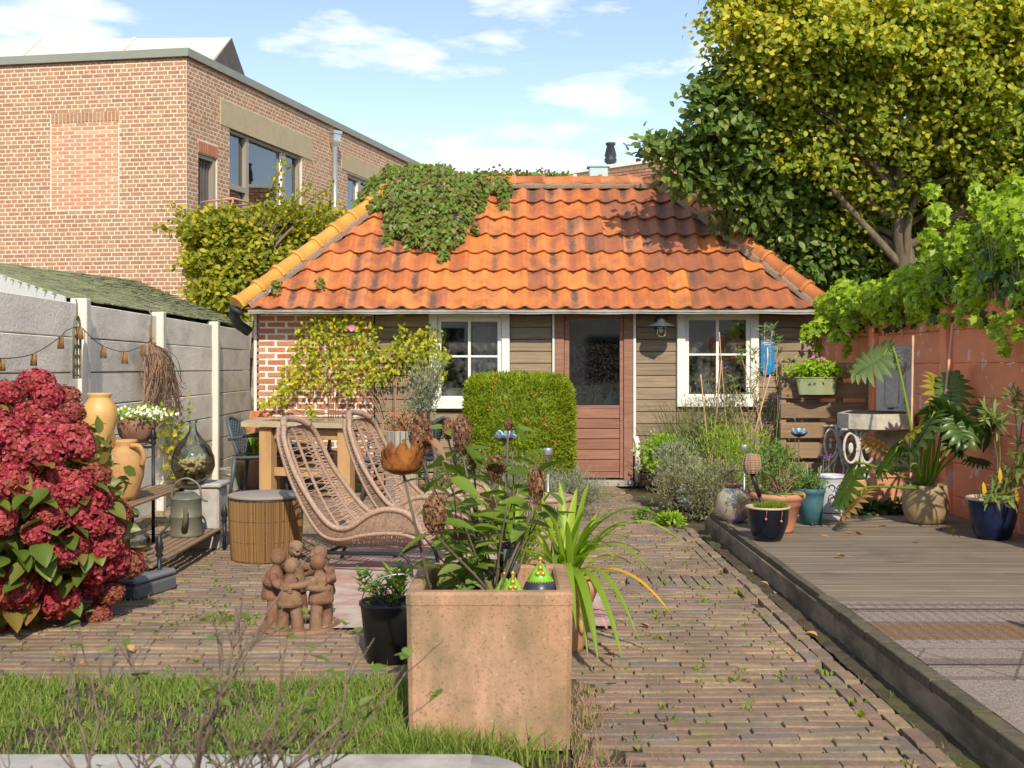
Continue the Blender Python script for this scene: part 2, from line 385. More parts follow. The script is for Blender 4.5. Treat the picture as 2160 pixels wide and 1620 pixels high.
m_hip = mat('glazed_hip_tile', [(.70,.31,.06),(.76,.36,.07),(.68,.28,.055)], .42, grain=(5, .12), stains=[((.4,.2,.08), 9, .6, .8, .5)], spec=.5)
m_hipd = mat('old_hip_tile', [(.56,.20,.07),(.48,.165,.06),(.62,.24,.08)], .5, grain=(5, .2), stains=[((.2,.09,.05), 8, .5, .75, .7)], spec=.5)
m_lead = mat('lead_gutter', [(.27,.255,.23)], .7, grain=(9, .2))
m_pipe = mat('dark_pipe', [(.035,.04,.05)], .45)
m_conc = mat('painted_concrete', [(.85,.79,.69),(.88,.82,.72),(.82,.765,.67)], .9, grain=((2.5, 2.5, 5), .12), stains=[((.26,.25,.21), (1.4, 1.4, 3), .52, .72, .6), ((.6,.58,.53), 3, .55, .75, .5)], bump=(34, .7, .012))
m_concw = mat('white_painted_post', [(.66,.62,.55)], .85, stains=[((.35,.33,.29), (6, 6, 1.5), .6, .72, .8)], bump=(40, .5, .006))
m_redw = mat('red_painted_concrete', [(.88,.29,.14),(.90,.31,.15),(.85,.27,.125)], .8, grain=((2, 2, 3), .14), stains=[((.78,.30,.20), (1.2, 1.2, 1.2), .45, .7, .7), ((.72,.64,.60), (7, 7, 5), .60, .63, .85), ((.28,.07,.03), 2, .62, .8, .5)], bump=(34, .6, .008))
m_shing = mat('mossy_shingle', [(.20,.21,.10),(.26,.26,.15),(.15,.165,.11),(.29,.29,.13)], .95, grain=(40, .35), stains=[((.13,.15,.03), 3, .52, .68, .8)], bump=(60, .8, .01))
m_deck = mat('deck_board', [(.20,.16,.12),(.225,.18,.135),(.18,.145,.11),(.21,.17,.13)], .8, grain=((2, 40, 30), .28), stains=[((.055,.045,.035), (1.5, 3, 3), .55, .75, .7), ((.22,.19,.15), (3, 14, 8), .58, .75, .5)], bump=((3, 60, 30), .5, .004))
m_edge = mat('deck_edging', [(.095,.08,.055),(.12,.10,.07),(.08,.07,.05)], .85, grain=(24, .3), stains=[((.13,.12,.04), 4, .55, .7, .6)], bump=(50, .5, .006))
m_fascia = mat('deck_fascia', [(.26,.21,.155)], .9, grain=((3, 3, 12), .3), stains=[((.06,.05,.035), (2, 2, 5), .45, .65, .8), ((.13,.15,.03), 3, .6, .7, .7)], bump=(40, .6, .008))
m_stone = mat('grey_stone', [(.42,.40,.37)], .9, grain=(12, .15), stains=[((.24,.22,.19), 5, .5, .7, .6)], bump=(60, .5, .006))
m_sand = mat('carved_stone', [(.52,.47,.39)], .9, grain=(20, .15), stains=[((.2,.18,.14), 6, .5, .7, .6)], bump=(70, .5, .006))
m_terra = mat('terracotta', [(.50,.22,.125),(.54,.25,.14)], .85, grain=(10, .14), stains=[((.58,.42,.32), 6, .5, .75, .6), ((.3,.13,.08), 9, .6, .8, .5)], bump=(60, .3, .004))
m_cube = mat('planter_terracotta', [(.47,.265,.155)], .88, grain=((3, 3, 3), .14), stains=[((.56,.34,.235), 2.4, .45, .6, .8), ((.21,.16,.09), (3.2, 3.2, 1.8), .42, .62, .85), ((.33,.22,.13), (16, 16, 1.6), .50, .62, .55), ((.22,.15,.09), 70, .55, .66, .75), ((.56,.53,.46), 26, .67, .69, .8), ((.09,.07,.05), 110, .60, .66, .9)], bump=(70, .35, .005))
m_wood = mat('teak', [(.45,.27,.12),(.50,.31,.15)], .65, grain=((9, 9, 2), .18), bump=((30, 30, 3), .3, .003))
m_ttop = mat('weathered_table_top', [(.47,.38,.25)], .6, grain=((2, 14, 8), .16), stains=[((.22,.17,.11), (1.5, 2.5, 2), .5, .62, .75)])
m_plast = mat('grey_plastic', [(.085,.105,.125)], .45)
m_ratt = mat('pinkish_rattan', [(.35,.235,.17),(.41,.28,.21),(.30,.195,.14)], .6, grain=(60, .25), bump=((200, 200, 200), .4, .003))
m_ratt2 = mat('dark_rattan', [(.31,.20,.155),(.36,.245,.19)], .6, grain=(60, .25))
m_cane = mat('honey_cane', [(.27,.15,.06),(.35,.20,.08),(.19,.10,.04)], .6)
m_grey = mat('grey_lid', [(.30,.265,.245)], .7)
m_black = mat('black_metal', [(.02,.022,.026)], .4)
m_clay = mat('figure_clay', [(.21,.10,.06)], .85, grain=(14, .2), stains=[((.27,.20,.12), 7, .45, .62, .7), ((.36,.12,.07), 5, .6, .75, .5), ((.12,.09,.06), 12, .55, .7, .5)], bump=(60, .5, .006))
m_rug = mat('faded_pink_rug', [(.44,.24,.21)], .95, grain=((5, 40, 5), .2), stains=[((.50,.44,.38), (3, 5, 3), .42, .58, .9), ((.38,.13,.12), (2, 3, 2), .6, .75, .6)])
m_jar = mat('yellow_glazed_clay', [(.62,.37,.13)], .5, grain=(5, .12), stains=[((.40,.22,.08), 6, .58, .75, .7)], spec=.45)
m_jar2 = mat('ochre_clay', [(.50,.28,.11)], .7, grain=(8, .16), stains=[((.30,.17,.08), 9, .5, .7, .7)])
m_zincd = mat('tarnished_zinc', [(.20,.20,.155)], .55, metal=.35, grain=(9, .2), stains=[((.10,.075,.05), 9, .5, .7, .6)])
m_bucket = mat('galvanised_bucket', [(.42,.45,.42)], .5, metal=.3, grain=(6, .1))
m_cork = mat('cork', [(.52,.36,.20),(.60,.45,.27),(.46,.30,.16)], .9)
m_green = mat('sage_plastic', [(.30,.34,.19)], .5)
m_navy = mat('navy_glaze', [(.006,.008,.018)], .2, grain=(4, .3), spec=.4, coat=.15)
m_blue = mat('cobalt_glaze', [(.007,.014,.055)], .28, grain=(4, .4), stains=[((.02,.045,.11), 3, .5, .7, .6)], spec=.4, coat=.12)
m_teal = mat('teal_plastic', [(.05,.15,.20)], .6, grain=(4, .1), stains=[((.2,.23,.2), 4, .55, .68, .5)])
m_rim = mat('cream_glaze_rim', [(.52,.42,.30)], .4)
m_brownpot = mat('mottled_stoneware', [(.34,.25,.14)], .55, stains=[((.15,.095,.05), 5, .48, .66, .8)], grain=(8, .15))
m_crock = mat('salt_glaze_crock', [(.55,.56,.54)], .35, stains=[((.4,.4,.38), 5, .5, .7, .5)], coat=.3)
m_cobalt = mat('cobalt_paint', [(.02,.04,.35)], .3)
m_gold = mat('gold_paint', [(.62,.38,.08)], .35, metal=.5)
m_lime = mat('lime_glaze', [(.20,.52,.03)], .3, coat=.5)
m_anth = mat('anthracite_glaze', [(.035,.04,.06)], .35, coat=.3)
m_bottle = mat('dark_bottle', [(.018,.01,.006)], .12, coat=.5, spec=.6)
m_label = mat('bottle_label', [(.13,.16,.15)], .6)
m_print = mat('white_print', [(.75,.75,.70)], .6)
m_printr = mat('red_print', [(.7,.12,.08)], .6)
m_enamel = mat('blue_enamel', [(.02,.22,.50)], .25, stains=[((.1,.4,.6), 7, .5, .8, .6)], coat=.5)
m_iron = mat('white_flaking_iron', [(.55,.53,.48)], .7, stains=[((.22,.09,.04), 18, .54, .62, .9)], bump=(60, .5, .004))
m_grille = mat('olive_iron', [(.16,.155,.085)], .6, stains=[((.4,.38,.3), 20, .6, .7, .5)])
m_pinkm = mat('pink_metal', [(.55,.25,.22)], .6)
m_rust = mat('rusty_petal', [(.38,.12,.03),(.46,.17,.04),(.30,.09,.03)], .6, stains=[((.06,.025,.015), 20, .45, .62, .8)], metal=.2)
m_cerb = mat('pale_blue_ceramic', [(.33,.50,.62),(.45,.60,.70),(.28,.42,.58)], .3, coat=.4)
m_twig = mat('bark_twig', [(.16,.11,.08),(.21,.155,.12),(.13,.09,.065)], .9, grain=(60, .3))
m_bark = mat('bark', [(.15,.115,.08)], .95, grain=((20, 20, 4), .3), stains=[((.2,.19,.12), 4, .5, .7, .5)], bump=((60, 60, 12), .8, .01))
m_dry = mat('dry_twigs', [(.33,.20,.13),(.40,.26,.17),(.26,.15,.10)], .9)
m_bamboo = mat('bamboo_cane', [(.55,.33,.18),(.60,.42,.25)], .6)
m_straw = mat('barrel_wood', [(.40,.29,.19),(.44,.33,.22),(.34,.24,.16)], .85, grain=((20, 20, 3), .25))
m_rustb = mat('rusty_barrel', [(.24,.12,.08)], .8, grain=((12, 12, 5), .3), stains=[((.32,.25,.19), 5, .5, .7, .7)])
m_irid = mat('iridescent_glass', [(.42,.38,.27)], .16, metal=.25, stains=[((.42,.27,.62), (4, 4, 10), .5, .60, .85), ((.68,.48,.20), 6, .55, .64, .8)], coat=.9)
def leafm(name, cols, t=.3, rough=.55, spec=.3): return mat(name, cols, rough, leaf=True, trans=t, spec=spec)
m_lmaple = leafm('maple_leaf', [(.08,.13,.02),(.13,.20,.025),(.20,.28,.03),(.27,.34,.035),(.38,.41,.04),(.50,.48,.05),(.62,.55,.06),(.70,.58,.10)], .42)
m_lapple = leafm('dark_tree_leaf', [(.09,.16,.03),(.14,.22,.04),(.22,.30,.06),(.07,.13,.03),(.28,.31,.06)], .38, .4, .45)
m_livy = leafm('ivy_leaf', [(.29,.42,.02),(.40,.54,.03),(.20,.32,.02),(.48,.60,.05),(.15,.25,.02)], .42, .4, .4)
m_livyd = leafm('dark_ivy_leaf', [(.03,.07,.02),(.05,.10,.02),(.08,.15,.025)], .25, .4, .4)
m_lvine = leafm('vine_leaf', [(.15,.24,.035),(.21,.31,.045),(.11,.18,.03),(.25,.28,.06),(.23,.13,.05),(.13,.21,.03),(.17,.26,.04)], .34, .4, .45)
m_lbush = leafm('bush_leaf', [(.19,.24,.025),(.30,.32,.03),(.13,.18,.02),(.44,.40,.03),(.58,.50,.05),(.16,.22,.02)], .4)
m_lrose = leafm('rose_leaf', [(.34,.42,.04),(.23,.34,.035),(.48,.50,.05),(.66,.58,.04),(.30,.40,.045),(.70,.50,.04)], .42)
m_yew = leafm('yew_needle', [(.15,.22,.015),(.25,.33,.02),(.34,.42,.025),(.11,.17,.015),(.29,.36,.025)], .3)
m_yewo = leafm('orange_tip', [(.6,.22,.03)], .3)
m_olive = leafm('olive_leaf', [(.22,.26,.15),(.30,.34,.22),(.16,.20,.11),(.36,.38,.27)], .2)
m_hyl = leafm('hydrangea_leaf', [(.12,.18,.03),(.17,.23,.035),(.085,.14,.025),(.23,.24,.05),(.30,.15,.05)], .3, .4, .45)
m_hyf = leafm('hydrangea_floret', [(.42,.03,.055),(.50,.065,.10),(.30,.02,.04),(.58,.14,.17),(.36,.035,.055),(.48,.12,.10),(.24,.02,.03),(.38,.14,.07)], .25, .7)
m_hyf2 = leafm('fading_floret', [(.36,.05,.06),(.30,.13,.06),(.44,.10,.11),(.26,.05,.045),(.36,.20,.09)], .25, .7)
m_pan = leafm('brown_floret', [(.22,.10,.05),(.32,.165,.085),(.14,.06,.035),(.42,.25,.14),(.10,.045,.03)], .25, .8)
m_panl = leafm('panicle_leaf', [(.15,.23,.03),(.20,.30,.04),(.11,.18,.025),(.27,.33,.09),(.17,.26,.04)], .38, .5)
m_strap = leafm('strap_leaf', [(.22,.36,.03),(.32,.46,.035),(.15,.27,.025),(.42,.54,.05)], .4, .4, .4)
m_strapy = leafm('yellow_strap_leaf', [(.72,.42,.03)], .35)
m_herb = leafm('bright_herb', [(.22,.38,.02),(.32,.50,.03),(.40,.55,.05),(.15,.29,.02)], .35)
m_sedum = leafm('sedum_leaf', [(.11,.20,.04),(.16,.27,.06),(.20,.32,.08)], .25)
m_grass = leafm('grass_blade', [(.12,.22,.025),(.19,.30,.04),(.08,.15,.02),(.34,.33,.11),(.24,.33,.05),(.10,.19,.03)], .3)
m_reed = leafm('reed_blade', [(.28,.34,.09),(.38,.42,.14),(.18,.26,.06),(.48,.44,.22)], .3)
m_lav = leafm('grey_lavender', [(.30,.31,.22),(.38,.38,.29),(.22,.25,.15),(.18,.22,.11)], .2)
m_sage = leafm('olive_shrub', [(.20,.23,.10),(.27,.29,.15),(.15,.18,.07),(.24,.17,.10)], .2)
m_lily = leafm('oleander_leaf', [(.17,.24,.06),(.24,.31,.09),(.13,.19,.045),(.31,.36,.12)], .25)
m_philo = leafm('philodendron_leaf', [(.06,.12,.02),(.09,.16,.03),(.05,.10,.018),(.12,.19,.03)], .25, .35, .5)
m_philoy = leafm('yellowing_leaf', [(.30,.27,.03)], .3)
m_philob = leafm('withered_leaf', [(.36,.20,.06),(.42,.27,.09)], .25)
m_moss = leafm('moss', [(.16,.24,.02),(.22,.30,.03),(.11,.18,.02)], .2)
m_white_fl = leafm('white_petal', [(.8,.8,.74)], .2)
m_purple = leafm('purple_petal', [(.25,.12,.45),(.33,.18,.55)], .2)
m_pinkp = leafm('pink_petal', [(.75,.30,.50)], .3)
m_fallen = mat('fallen_leaf', [(.40,.18,.05),(.46,.28,.10),(.30,.12,.05)], .8)
m_reds = leafm('red_succulent', [(.50,.14,.10),(.42,.24,.10),(.34,.30,.12)], .2)
# ================================================================== SETTING
g = MB(); g.box((0, 40, -.272), (300, 240, .5)); go = g.build('ground', m_soil); go['kind'] = 'structure'

# ---- brick paving (patio and path)
pav = bpy.data.objects.new('brick_paving', None); COL.objects.link(pav); pav['kind'] = 'structure'; pav.location = (0, 8, 0); ORG[pav.name] = Vector((0, 8, 0))
items = []
y = 2.9
row = 0
while y < 13.12:
    th = .072+U(-.004, .004)
    x0 = -3.55 if y > 5.02 else (.40 if y > 4.05 else .50)
    x0 += U(-.04, .04) if y < 5 else 0
    xe = 1.39 if y < 9.6 else 1.39-(y-9.6)*.05
    x = x0-(row % 2)*.1-U(0, .03)
    soldier = abs(y-5.83) < .03
    while x < xe:
        w = (.222+U(-.02, .02)) if not soldier else .10
        if x+w > xe+.05: w = max(xe-x, .05)
        if y < 5.02 and x < .43 and RR.random() < .0: pass
        cx = x+w/2; dy = .022*noise.noise(Vector((cx*.8, y*.7, 3)))+.006*noise.noise(Vector((cx*5, y*5, 1)))
        dz = .012*noise.noise(Vector((cx*1.1, y*1.1, 9)))+U(-.003, .003)
        herring = 7.15 < y < 7.45 and .75 < cx < 1.39
        if not herring:
            items.append(((cx, y+dy, -.022+dz), (w-.004, th-.008, .06), Matrix.Rotation(U(-.012, .012), 3, 'Z') @ Matrix.Rotation(U(-.03, .03), 3, 'Y')))
        x += w
    y += th; row += 1
for k in range(9):
    for j in range(2): items.append(((.79+k*.073, 7.2+j*.2+U(-.01, .01)-.02, -.02+U(-.003, .004)), (.062, .19, .06), Matrix.Rotation(U(-.04, .04), 3, 'Z')))
# two header/runner rows along the deck
y = 3.0
while y < 10.3:
    L = .205
    for j, xx in enumerate((1.435, 1.513)):
        if RR.random() < .03: continue
        off = U(-.004, .004)+.010*sin(y*2.1)
        items.append(((xx+off+ (0 if y < 9.4 else -(y-9.4)*.16), y+.1+j*.07, -.02+U(-.006, .006)), (.068, L-.010, .06), Matrix.Rotation(U(-.012, .012)+(0 if y < 9.4 else .16), 3, 'Z')))
    y += L
for yy in np.arange(3.0, 5.4, .21):     # loose edging stones beside the planter
    items.append(((.36+.05*sin(yy*3)+U(-.015, .015), yy, -.03+U(-.006, .004)), (.075, .18+U(-.04, .02), .06), Matrix.Rotation(U(-.25, .25), 3, 'Z')))
pieces(pav, 'paving_brick', m_paver, items, 300, ch=(.014, .11, .13), jit=.010, variants=6)

b = MB(); b.grid(lambda u, v: (1.56+.11*v, 2.9+6.4*u, .004+.014*noise.noise(Vector((u*60, v*3, 2)))), 120, 4); b.grid(lambda u, v: (.22+.24*v, 2.9+2.6*u, -.004+.018*noise.noise(Vector((u*40, v*4, 7)))), 60, 6); so_ = b.build('soil_strip', m_soil, kind='structure')
# ---- weeds and moss between bricks
b = MB()
n = 650
for k in range(n):
    x = U(-3.1, 1.45); y = U(3.0, 12.5)
    if y < 5.05 and x < .3: continue
    s = U(.008, .022)*(1.2 if x > .3 else 1)
    m = 8
    P = np.array([x, y, .0])+NP.normal(size=(m, 3))*V(s*.9, s*.6, 0); b.leaves(P, rdir(m, 1.0), (0, 0, 1), s*1.6, s*.7, T_RH)
o = b.build('joint_weeds', m_moss, kind='stuff'); tag(o, 'small green weeds and moss growing in the joints of the brick paving', 'weeds')

# ---- kerb stone in the foreground
b = MB(); b.box((-1.87, 3.54, .045), (3.52, .40, .13), ch=.025)
b.lathe([(.2, -.02), (.2, .085), (.175, .1085), (.001, .1086)], (-.13, 3.54, 0), 24)
o = b.build('kerb_stone', m_stone, kind='structure')

# ---- deck
DZ = .14; DX0 = 1.69; DY1 = 9.52
deck = bpy.data.objects.new('wooden_deck', None); COL.objects.link(deck); deck['kind'] = 'structure'; deck.location = (2.6, 6, 0); ORG[deck.name] = Vector((2.6, 6, 0))
y = 3.0
while y < DY1-.02:
    b = MB(); x1 = wallX(y)-.03; x0 = DX0+.035
    b.box(((x0+x1)/2, y+.0695, DZ-.014+U(-.0015, .0015)), (x1-x0, .136, .028), ch=.003); b.build('deck_plank', m_deck, deck); y += .143
b = MB(); b.box(((DX0+.05+3.8)/2, 6.2, .05), (2.1, 6.5, .09)); b.build('substructure', m_dark, deck)
for k, (ya, yb) in enumerate([(3.0, 4.4), (4.405, 5.75), (5.755, 7.6), (7.605, 9.52)]):
    b = MB(); b.box((DX0-.012+(.004 if k % 2 else 0), (ya+yb)/2, .045), (.028, yb-ya, .15), ch=.004); b.build('fascia_board', m_fascia, deck)
y = 3.0; items = []
while y < 9.4:
    L = .205 if y < 5.9 else .42
    items.append(((DX0+.012+U(-.003, .003), y+L/2, DZ-.006+U(-.002, .003)), (.075 if y < 5.9 else .045, L-.006, .045), None)); y += L
pieces(deck, 'edging_block', m_edge, items, ch=(.05, .02, .08), jit=.01)
b = MB(); b.box((2.7, DY1+.012, .05), (2.1, .02, .15)); b.build('back_board', m_fascia, deck)

# ================================================================== NEIGHBOUR BRICK BUILDING (left)
bc = V(-5.2, 17.8, 0)                     # visible corner
BZ = 6.36
fd = V(-cos(radians(9.3)), sin(radians(9.3)), 0)       # front wall runs left
sd = V(sin(radians(16)), cos(radians(16)), 0)         # side wall runs away
fn_ = V(-sin(radians(9.3)), -cos(radians(9.3)), 0)*1; fn_ = nrm(np.cross(fd, (0, 0, 1)));
if fn_[1] > 0: fn_ = -fn_
sn_ = nrm(np.cross(sd, (0, 0, 1)));
if sn_[0] < 0: sn_ = -sn_
bld = thing('brick_building', 'large two storey brown brick building with flat grey trimmed roof behind the concrete wall', 'building', bc)
FL, SL = 8.0, 17.5
back = bc+fd*FL+sd*SL
b = MB(); c0 = bc-fn_*.001+fd*.34
b.prism([c0, c0+fd*FL, c0+fd*FL+sd*SL, c0+sd*SL], (0, 0, BZ-.02), .5); shellb = b
def courses(P0, d, nn, L, z0, z1, skip, first=0, mk=1.0):
    out = []; z = z0; r = 0; H_ = .069
    rot = axes(d, np.cross(nn, d) if np.cross(nn, d)[2] > 0 else -np.cross(nn, d), nn)
    if Matrix(rot).determinant() < 0: rot = axes(-d, (0, 0, 1), nn)
    while z < z1-.03:
        head = r % 2 == 1
        w = .1075 if head else .215
        free = [(0., L)]
        for (h0, h1, g0, g1) in skip:
            if g0 < z+H_/2 < g1: free = [q for (u0, u1) in free for q in ((u0, min(u1, h0)), (max(u0, h1), u1)) if q[1]-q[0] > .02]
        x = -.054 if head else (-.1075 if r % 4 == 0 else 0)
        w0 = w
        while x < L:
            full = (x, x+w0)
            for (u0, u1) in free:
                xa, xb = max(x, u0), min(x+w0, u1)
                if xb-xa < .03: continue
                w = xb-xa; c = P0+d*(xa+w/2)+V(0, 0, z+H_/2)
                out.append((tuple(c-nn*(.026+U(0, .003))), (w-.0145-U(0, .005), H_-.0155-U(0, .003), .06), rot))
            x += w0
        z += H_; r += 1
    return out
# front face: start z 1.9 upward. blocked window rectangle
def infill(x, z): return 1.2 < x < 2.35 and 3.9 < z < 5.52
fx0, fx1 = 1.16, 2.36
items = courses(bc, fd, fn_, FL-2.6, 1.95, BZ, [(fx0, fx1, 3.95, 5.54)])
side_open = []
def sproj(px):    # distance along side wall for a pixel column
    t = (px-1080)/F; return (t*bc[1]-bc[0])/(sd[0]-t*sd[1])
def sz(px, py):
    s = sproj(px); Y = bc[1]+sd[1]*s; return HC-(py-HY)/F*Y
W1 = (sproj(484), sproj(637)); W1z = (2.6, sz(484, 268)); D1 = (sproj(418), sproj(458)); D1z = (2.6, sz(418, 322))
LT = (sproj(464), sproj(657)); LTz = (sz(464, 262), sz(464, 207))
def _w2(): pass
W2 = (sproj(733), sproj(790)); W2z = (2.8, sz(733, 365)); L2 = (sproj(720), sproj(800)); L2z = (sz(720, 356), sz(720, 322))
sskip = [(a[0], a[1], c[0], c[1]) for (a, c) in ((W1, W1z), (D1, (D1z[0], D1z[1]+.22)), (LT, LTz), (W2, W2z), (L2, L2z))]
items += courses(bc, sd, sn_, SL*.62, 2.3, BZ, sskip)
rs = axes(sd, (0, 0, 1), sn_) if Matrix(axes(sd, (0, 0, 1), sn_)).determinant() > 0 else axes(-sd, (0, 0, 1), sn_)
def sbox(b, s0, s1, z0, z1, d0, d1, ch=0):
    c = bc+sd*((s0+s1)/2)+V(0, 0, (z0+z1)/2)+sn_*((d0+d1)/2); b.box(c, (abs(s1-s0), z1-z0, abs(d1-d0)), rs, ch=ch)
Pc = bc-fn_*.001-sn_*.001; shellb.prism([Pc, Pc+fd*.37, Pc+fd*.37-fn_*.1, Pc-fn_*.1-sn_*.02], (0, 0, BZ-.021))
edges = [0, D1[0], D1[1], W1[0], W1[1], W2[0], W2[1], SL]
for k in range(7):
    if k % 2 == 0: sbox(shellb, edges[k], edges[k+1], 0, BZ-.02, -.341, -.001)
    else:
        zr = (D1z, W1z, W2z)[k//2]; sbox(shellb, edges[k], edges[k+1], 0, zr[0], -.341, -.001); sbox(shellb, edges[k], edges[k+1], zr[1], BZ-.02, -.341, -.001)
shellb.build('wall', m_mortar, bld)
pieces(bld, 'brick', m_brick, items, 300, ch=(.03, .06, .04), jit=.03)
# soldier course + infill
rf = axes(-fd, (0, 0, 1), fn_)
b = MB(); x = fx0+.03
while x < fx1-.03: b.piece(bc+fd*x+V(0, 0, 5.46)-fn_*.02, (.052, .17, .06), rf, jit=.02); x += .0665
b.build('soldier_course', m_brick, bld, kind='stuff')
b = MB(); z = 3.97; r = 0
while z < 5.34:
    x = fx0+.01-(r % 2)*.1
    while x < fx1-.03:
        w = min(.205, fx1-x-.01)
        if x+w > fx0+.03:
            xa = max(x, fx0+.01); b.piece(bc+fd*((xa+x+w)/2)+V(0, 0, z+.03)-fn_*.027, (x+w-xa-.008, .056, .06), rf, jit=.01)
        x += .215
    z += .064; r += 1
b.build('infill_brick', m_brickp, bld, kind='stuff')
rs = axes(sd, (0, 0, 1), sn_) if Matrix(axes(sd, (0, 0, 1), sn_)).determinant() > 0 else axes(-sd, (0, 0, 1), sn_)
b = MB(); x = D1[0]
while x < D1[1]: b.piece(bc+sd*(x+.03)+V(0, 0, D1z[1]+.105)-sn_*.02, (.055, .2, .06), rs); x += .066
b.build('door_arch', m_brick2, bld, kind='stuff')
def sbox(b, s0, s1, z0, z1, d0, d1, ch=0): # box on the side wall; d = outwards
    c = bc+sd*((s0+s1)/2)+V(0, 0, (z0+z1)/2)+sn_*((d0+d1)/2); b.box(c, (abs(s1-s0), z1-z0, abs(d1-d0)), rs, ch=ch)
b = MB(); sbox(b, *LT, *LTz, -.02, .02); b.build('lintel', m_lintel, bld)
b = MB(); sbox(b, *L2, *L2z, -.02, .02); b.build('lintel', m_lintel, bld)
def sidewindow(a, zr, mull, tr):
    f = MB(); t = .07
    sbox(f, a[0], a[1], zr[1]-t, zr[1], -.16, -.05); sbox(f, a[0], a[1], zr[0], zr[0]+t, -.16, -.05)
    sbox(f, a[0], a[0]+t, zr[0]+t, zr[1]-t, -.16, -.05); sbox(f, a[1]-t, a[1], zr[0]+t, zr[1]-t, -.16, -.05)
    xs = [a[0]+t]
    for mm in mull:
        x = a[0]+(a[1]-a[0])*mm; sbox(f, x-.05, x+.05, zr[0]+t, zr[1]-t, -.155, -.04); xs.append(x)
    for (i0, i1, fz) in tr:
        xa = a[0]+(a[1]-a[0])*i0; xb = a[0]+(a[1]-a[0])*i1; z = zr[0]+(zr[1]-zr[0])*fz; sbox(f, xa+.05, xb-.05, z-.05, z+.05, -.15, -.045)
    fo = f.build('window', m_taupe, bld)
    p = MB(); sbox(p, a[0]+t, a[1]-t, zr[0]+t, zr[1]-t, -.125, -.115); p.build('pane', m_glassb, fo)
    q = MB(); z = zr[0]+.1
    while z < zr[1]-t: sbox(q, a[0]+t, a[1]-t, z, z+.038, -.150, -.140); z += .042
    q.build('blind', m_blind, fo)
    k = MB(); sbox(k, a[0], a[1], zr[0], zr[1], -.27, -.25); k.build('room', m_blind, fo)
    r2 = MB()
    for i in (0, 1):
        x = (a[0]+t+.001, a[0]+(a[1]-a[0])*mull[-1]-.07)[i]
        sbox(r2, x, x+.035, zr[0]+t, zr[1]-t, -.20, -.06)
    r2.build('white_reveal', m_white, fo)
sidewindow(W1, W1z, (.25, .76), ((0, .25, .66), (.76, 1, .62)))
sidewindow(W2, W2z, (.5,), ((0, .5, .7), (.5, 1, .7)))
b = MB(); sbox(b, D1[0]+.02, D1[1]-.06, D1z[0], D1z[1]-.06, -.16, -.12)
x = D1[0]+.06
while x < D1[1]-.12: sbox(b, x, x+.015, D1z[0], D1z[1]-.1, -.115, -.10); x += .09
dd = b.build('shutter_door', m_clad, bld)
b = MB(); sbox(b, D1[0], D1[1], D1z[1]-.06, D1z[1], -.15, -.03); sbox(b, D1[1]-.07, D1[1], D1z[0], D1z[1]-.06, -.15, -.03); b.build('door_frame', m_taupe, bld)
b = MB()      # roof trim
b.prism([bc+fn_*.06+sn_*.06+V(0, 0, BZ), bc+fn_*.06+fd*FL+V(0, 0, BZ), bc+fd*FL-fn_*.2+V(0, 0, BZ), bc-fn_*.2-sn_*.2+V(0, 0, BZ)], (0, 0, .13))
b.prism([bc+fn_*.06+sn_*.06+V(0, 0, BZ), bc-fn_*.2-sn_*.2+V(0, 0, BZ), bc+sd*SL-sn_*.2+V(0, 0, BZ), bc+sd*SL+sn_*.06+V(0, 0, BZ)], (0, 0, .13))
b.build('roof_trim', m_capm, bld)
b = MB(); b.prism([bc+V(0, 0, BZ)-fn_*.1, bc+fd*FL+V(0, 0, BZ), bc+fd*FL+sd*SL+V(0, 0, BZ), bc+sd*SL+V(0, 0, BZ)-sn_*.1], (0, 0, .03)); b.build('flat_roof', m_clad, bld)
# roof light: white sloped roof with grey gable, set back
Yr = 20.6
p0 = at(412, 150, Yr-.9); p1 = at(488, 79, Yr+.3); p2 = at(548, 200, Yr+2.2)
z0 = BZ+.05
A0 = V(p0[0]-.05, p0[1], z0); A1 = V(p1[0], p1[1], p1[2]); A2 = V(p2[0], p2[1]+.3, z0)
dl = -V(cos(radians(2)), -sin(radians(2)), 0)*9
b = MB(); b.prism([A0, A1, A1+V(0, 0, -.06), A0+V(0, 0, -.06)], dl)
for k in range(1, 5):
    q = dl*k/5; b.prism([A0+q, A1+q, A1+q+V(0, 0, .03), A0+q+V(0, 0, .03)], dl*.006)
b.build('sloped_roof', m_whiteroof, bld)
b = MB(); b.prism([A0+V(.01, 0, -.1), A2+V(.01, 0, -.1), A1+V(.01, 0, -.01)], (-.1, 0, 0)); b.build('gable', m_clad, bld)
b = MB(); b.prism([A1, A2, A2-V(0, 0, .06), A1-V(0, 0, .06)], dl); b.build('rear_slope', m_clad, bld)
# downpipe
sp = sproj(697); base = bc+sd*sp+sn_*.10
b = MB(); b.tube([base+V(0, 0, 2.0), base+V(0, 0, BZ-.42)], .055, 12)
for z in (2.8, 4.2): b.lathe([(.062, 0), (.068, .02), (.068, .09), (.062, .11)], base+V(0, 0, z), 12)
dp = b.build('downpipe', m_zinc, bld)
b = MB(); b.lathe([(.06, 0), (.12, .12), (.125, .26), (.15, .27), (.15, .33), (.02, .33)], base+V(0, 0, BZ-.44), 4, sm=False, rot=rs.to_3x3() @ Matrix.Rotation(pi/2, 3, 'X').transposed() if False else None); b.build('hopper', m_zinc, dp)

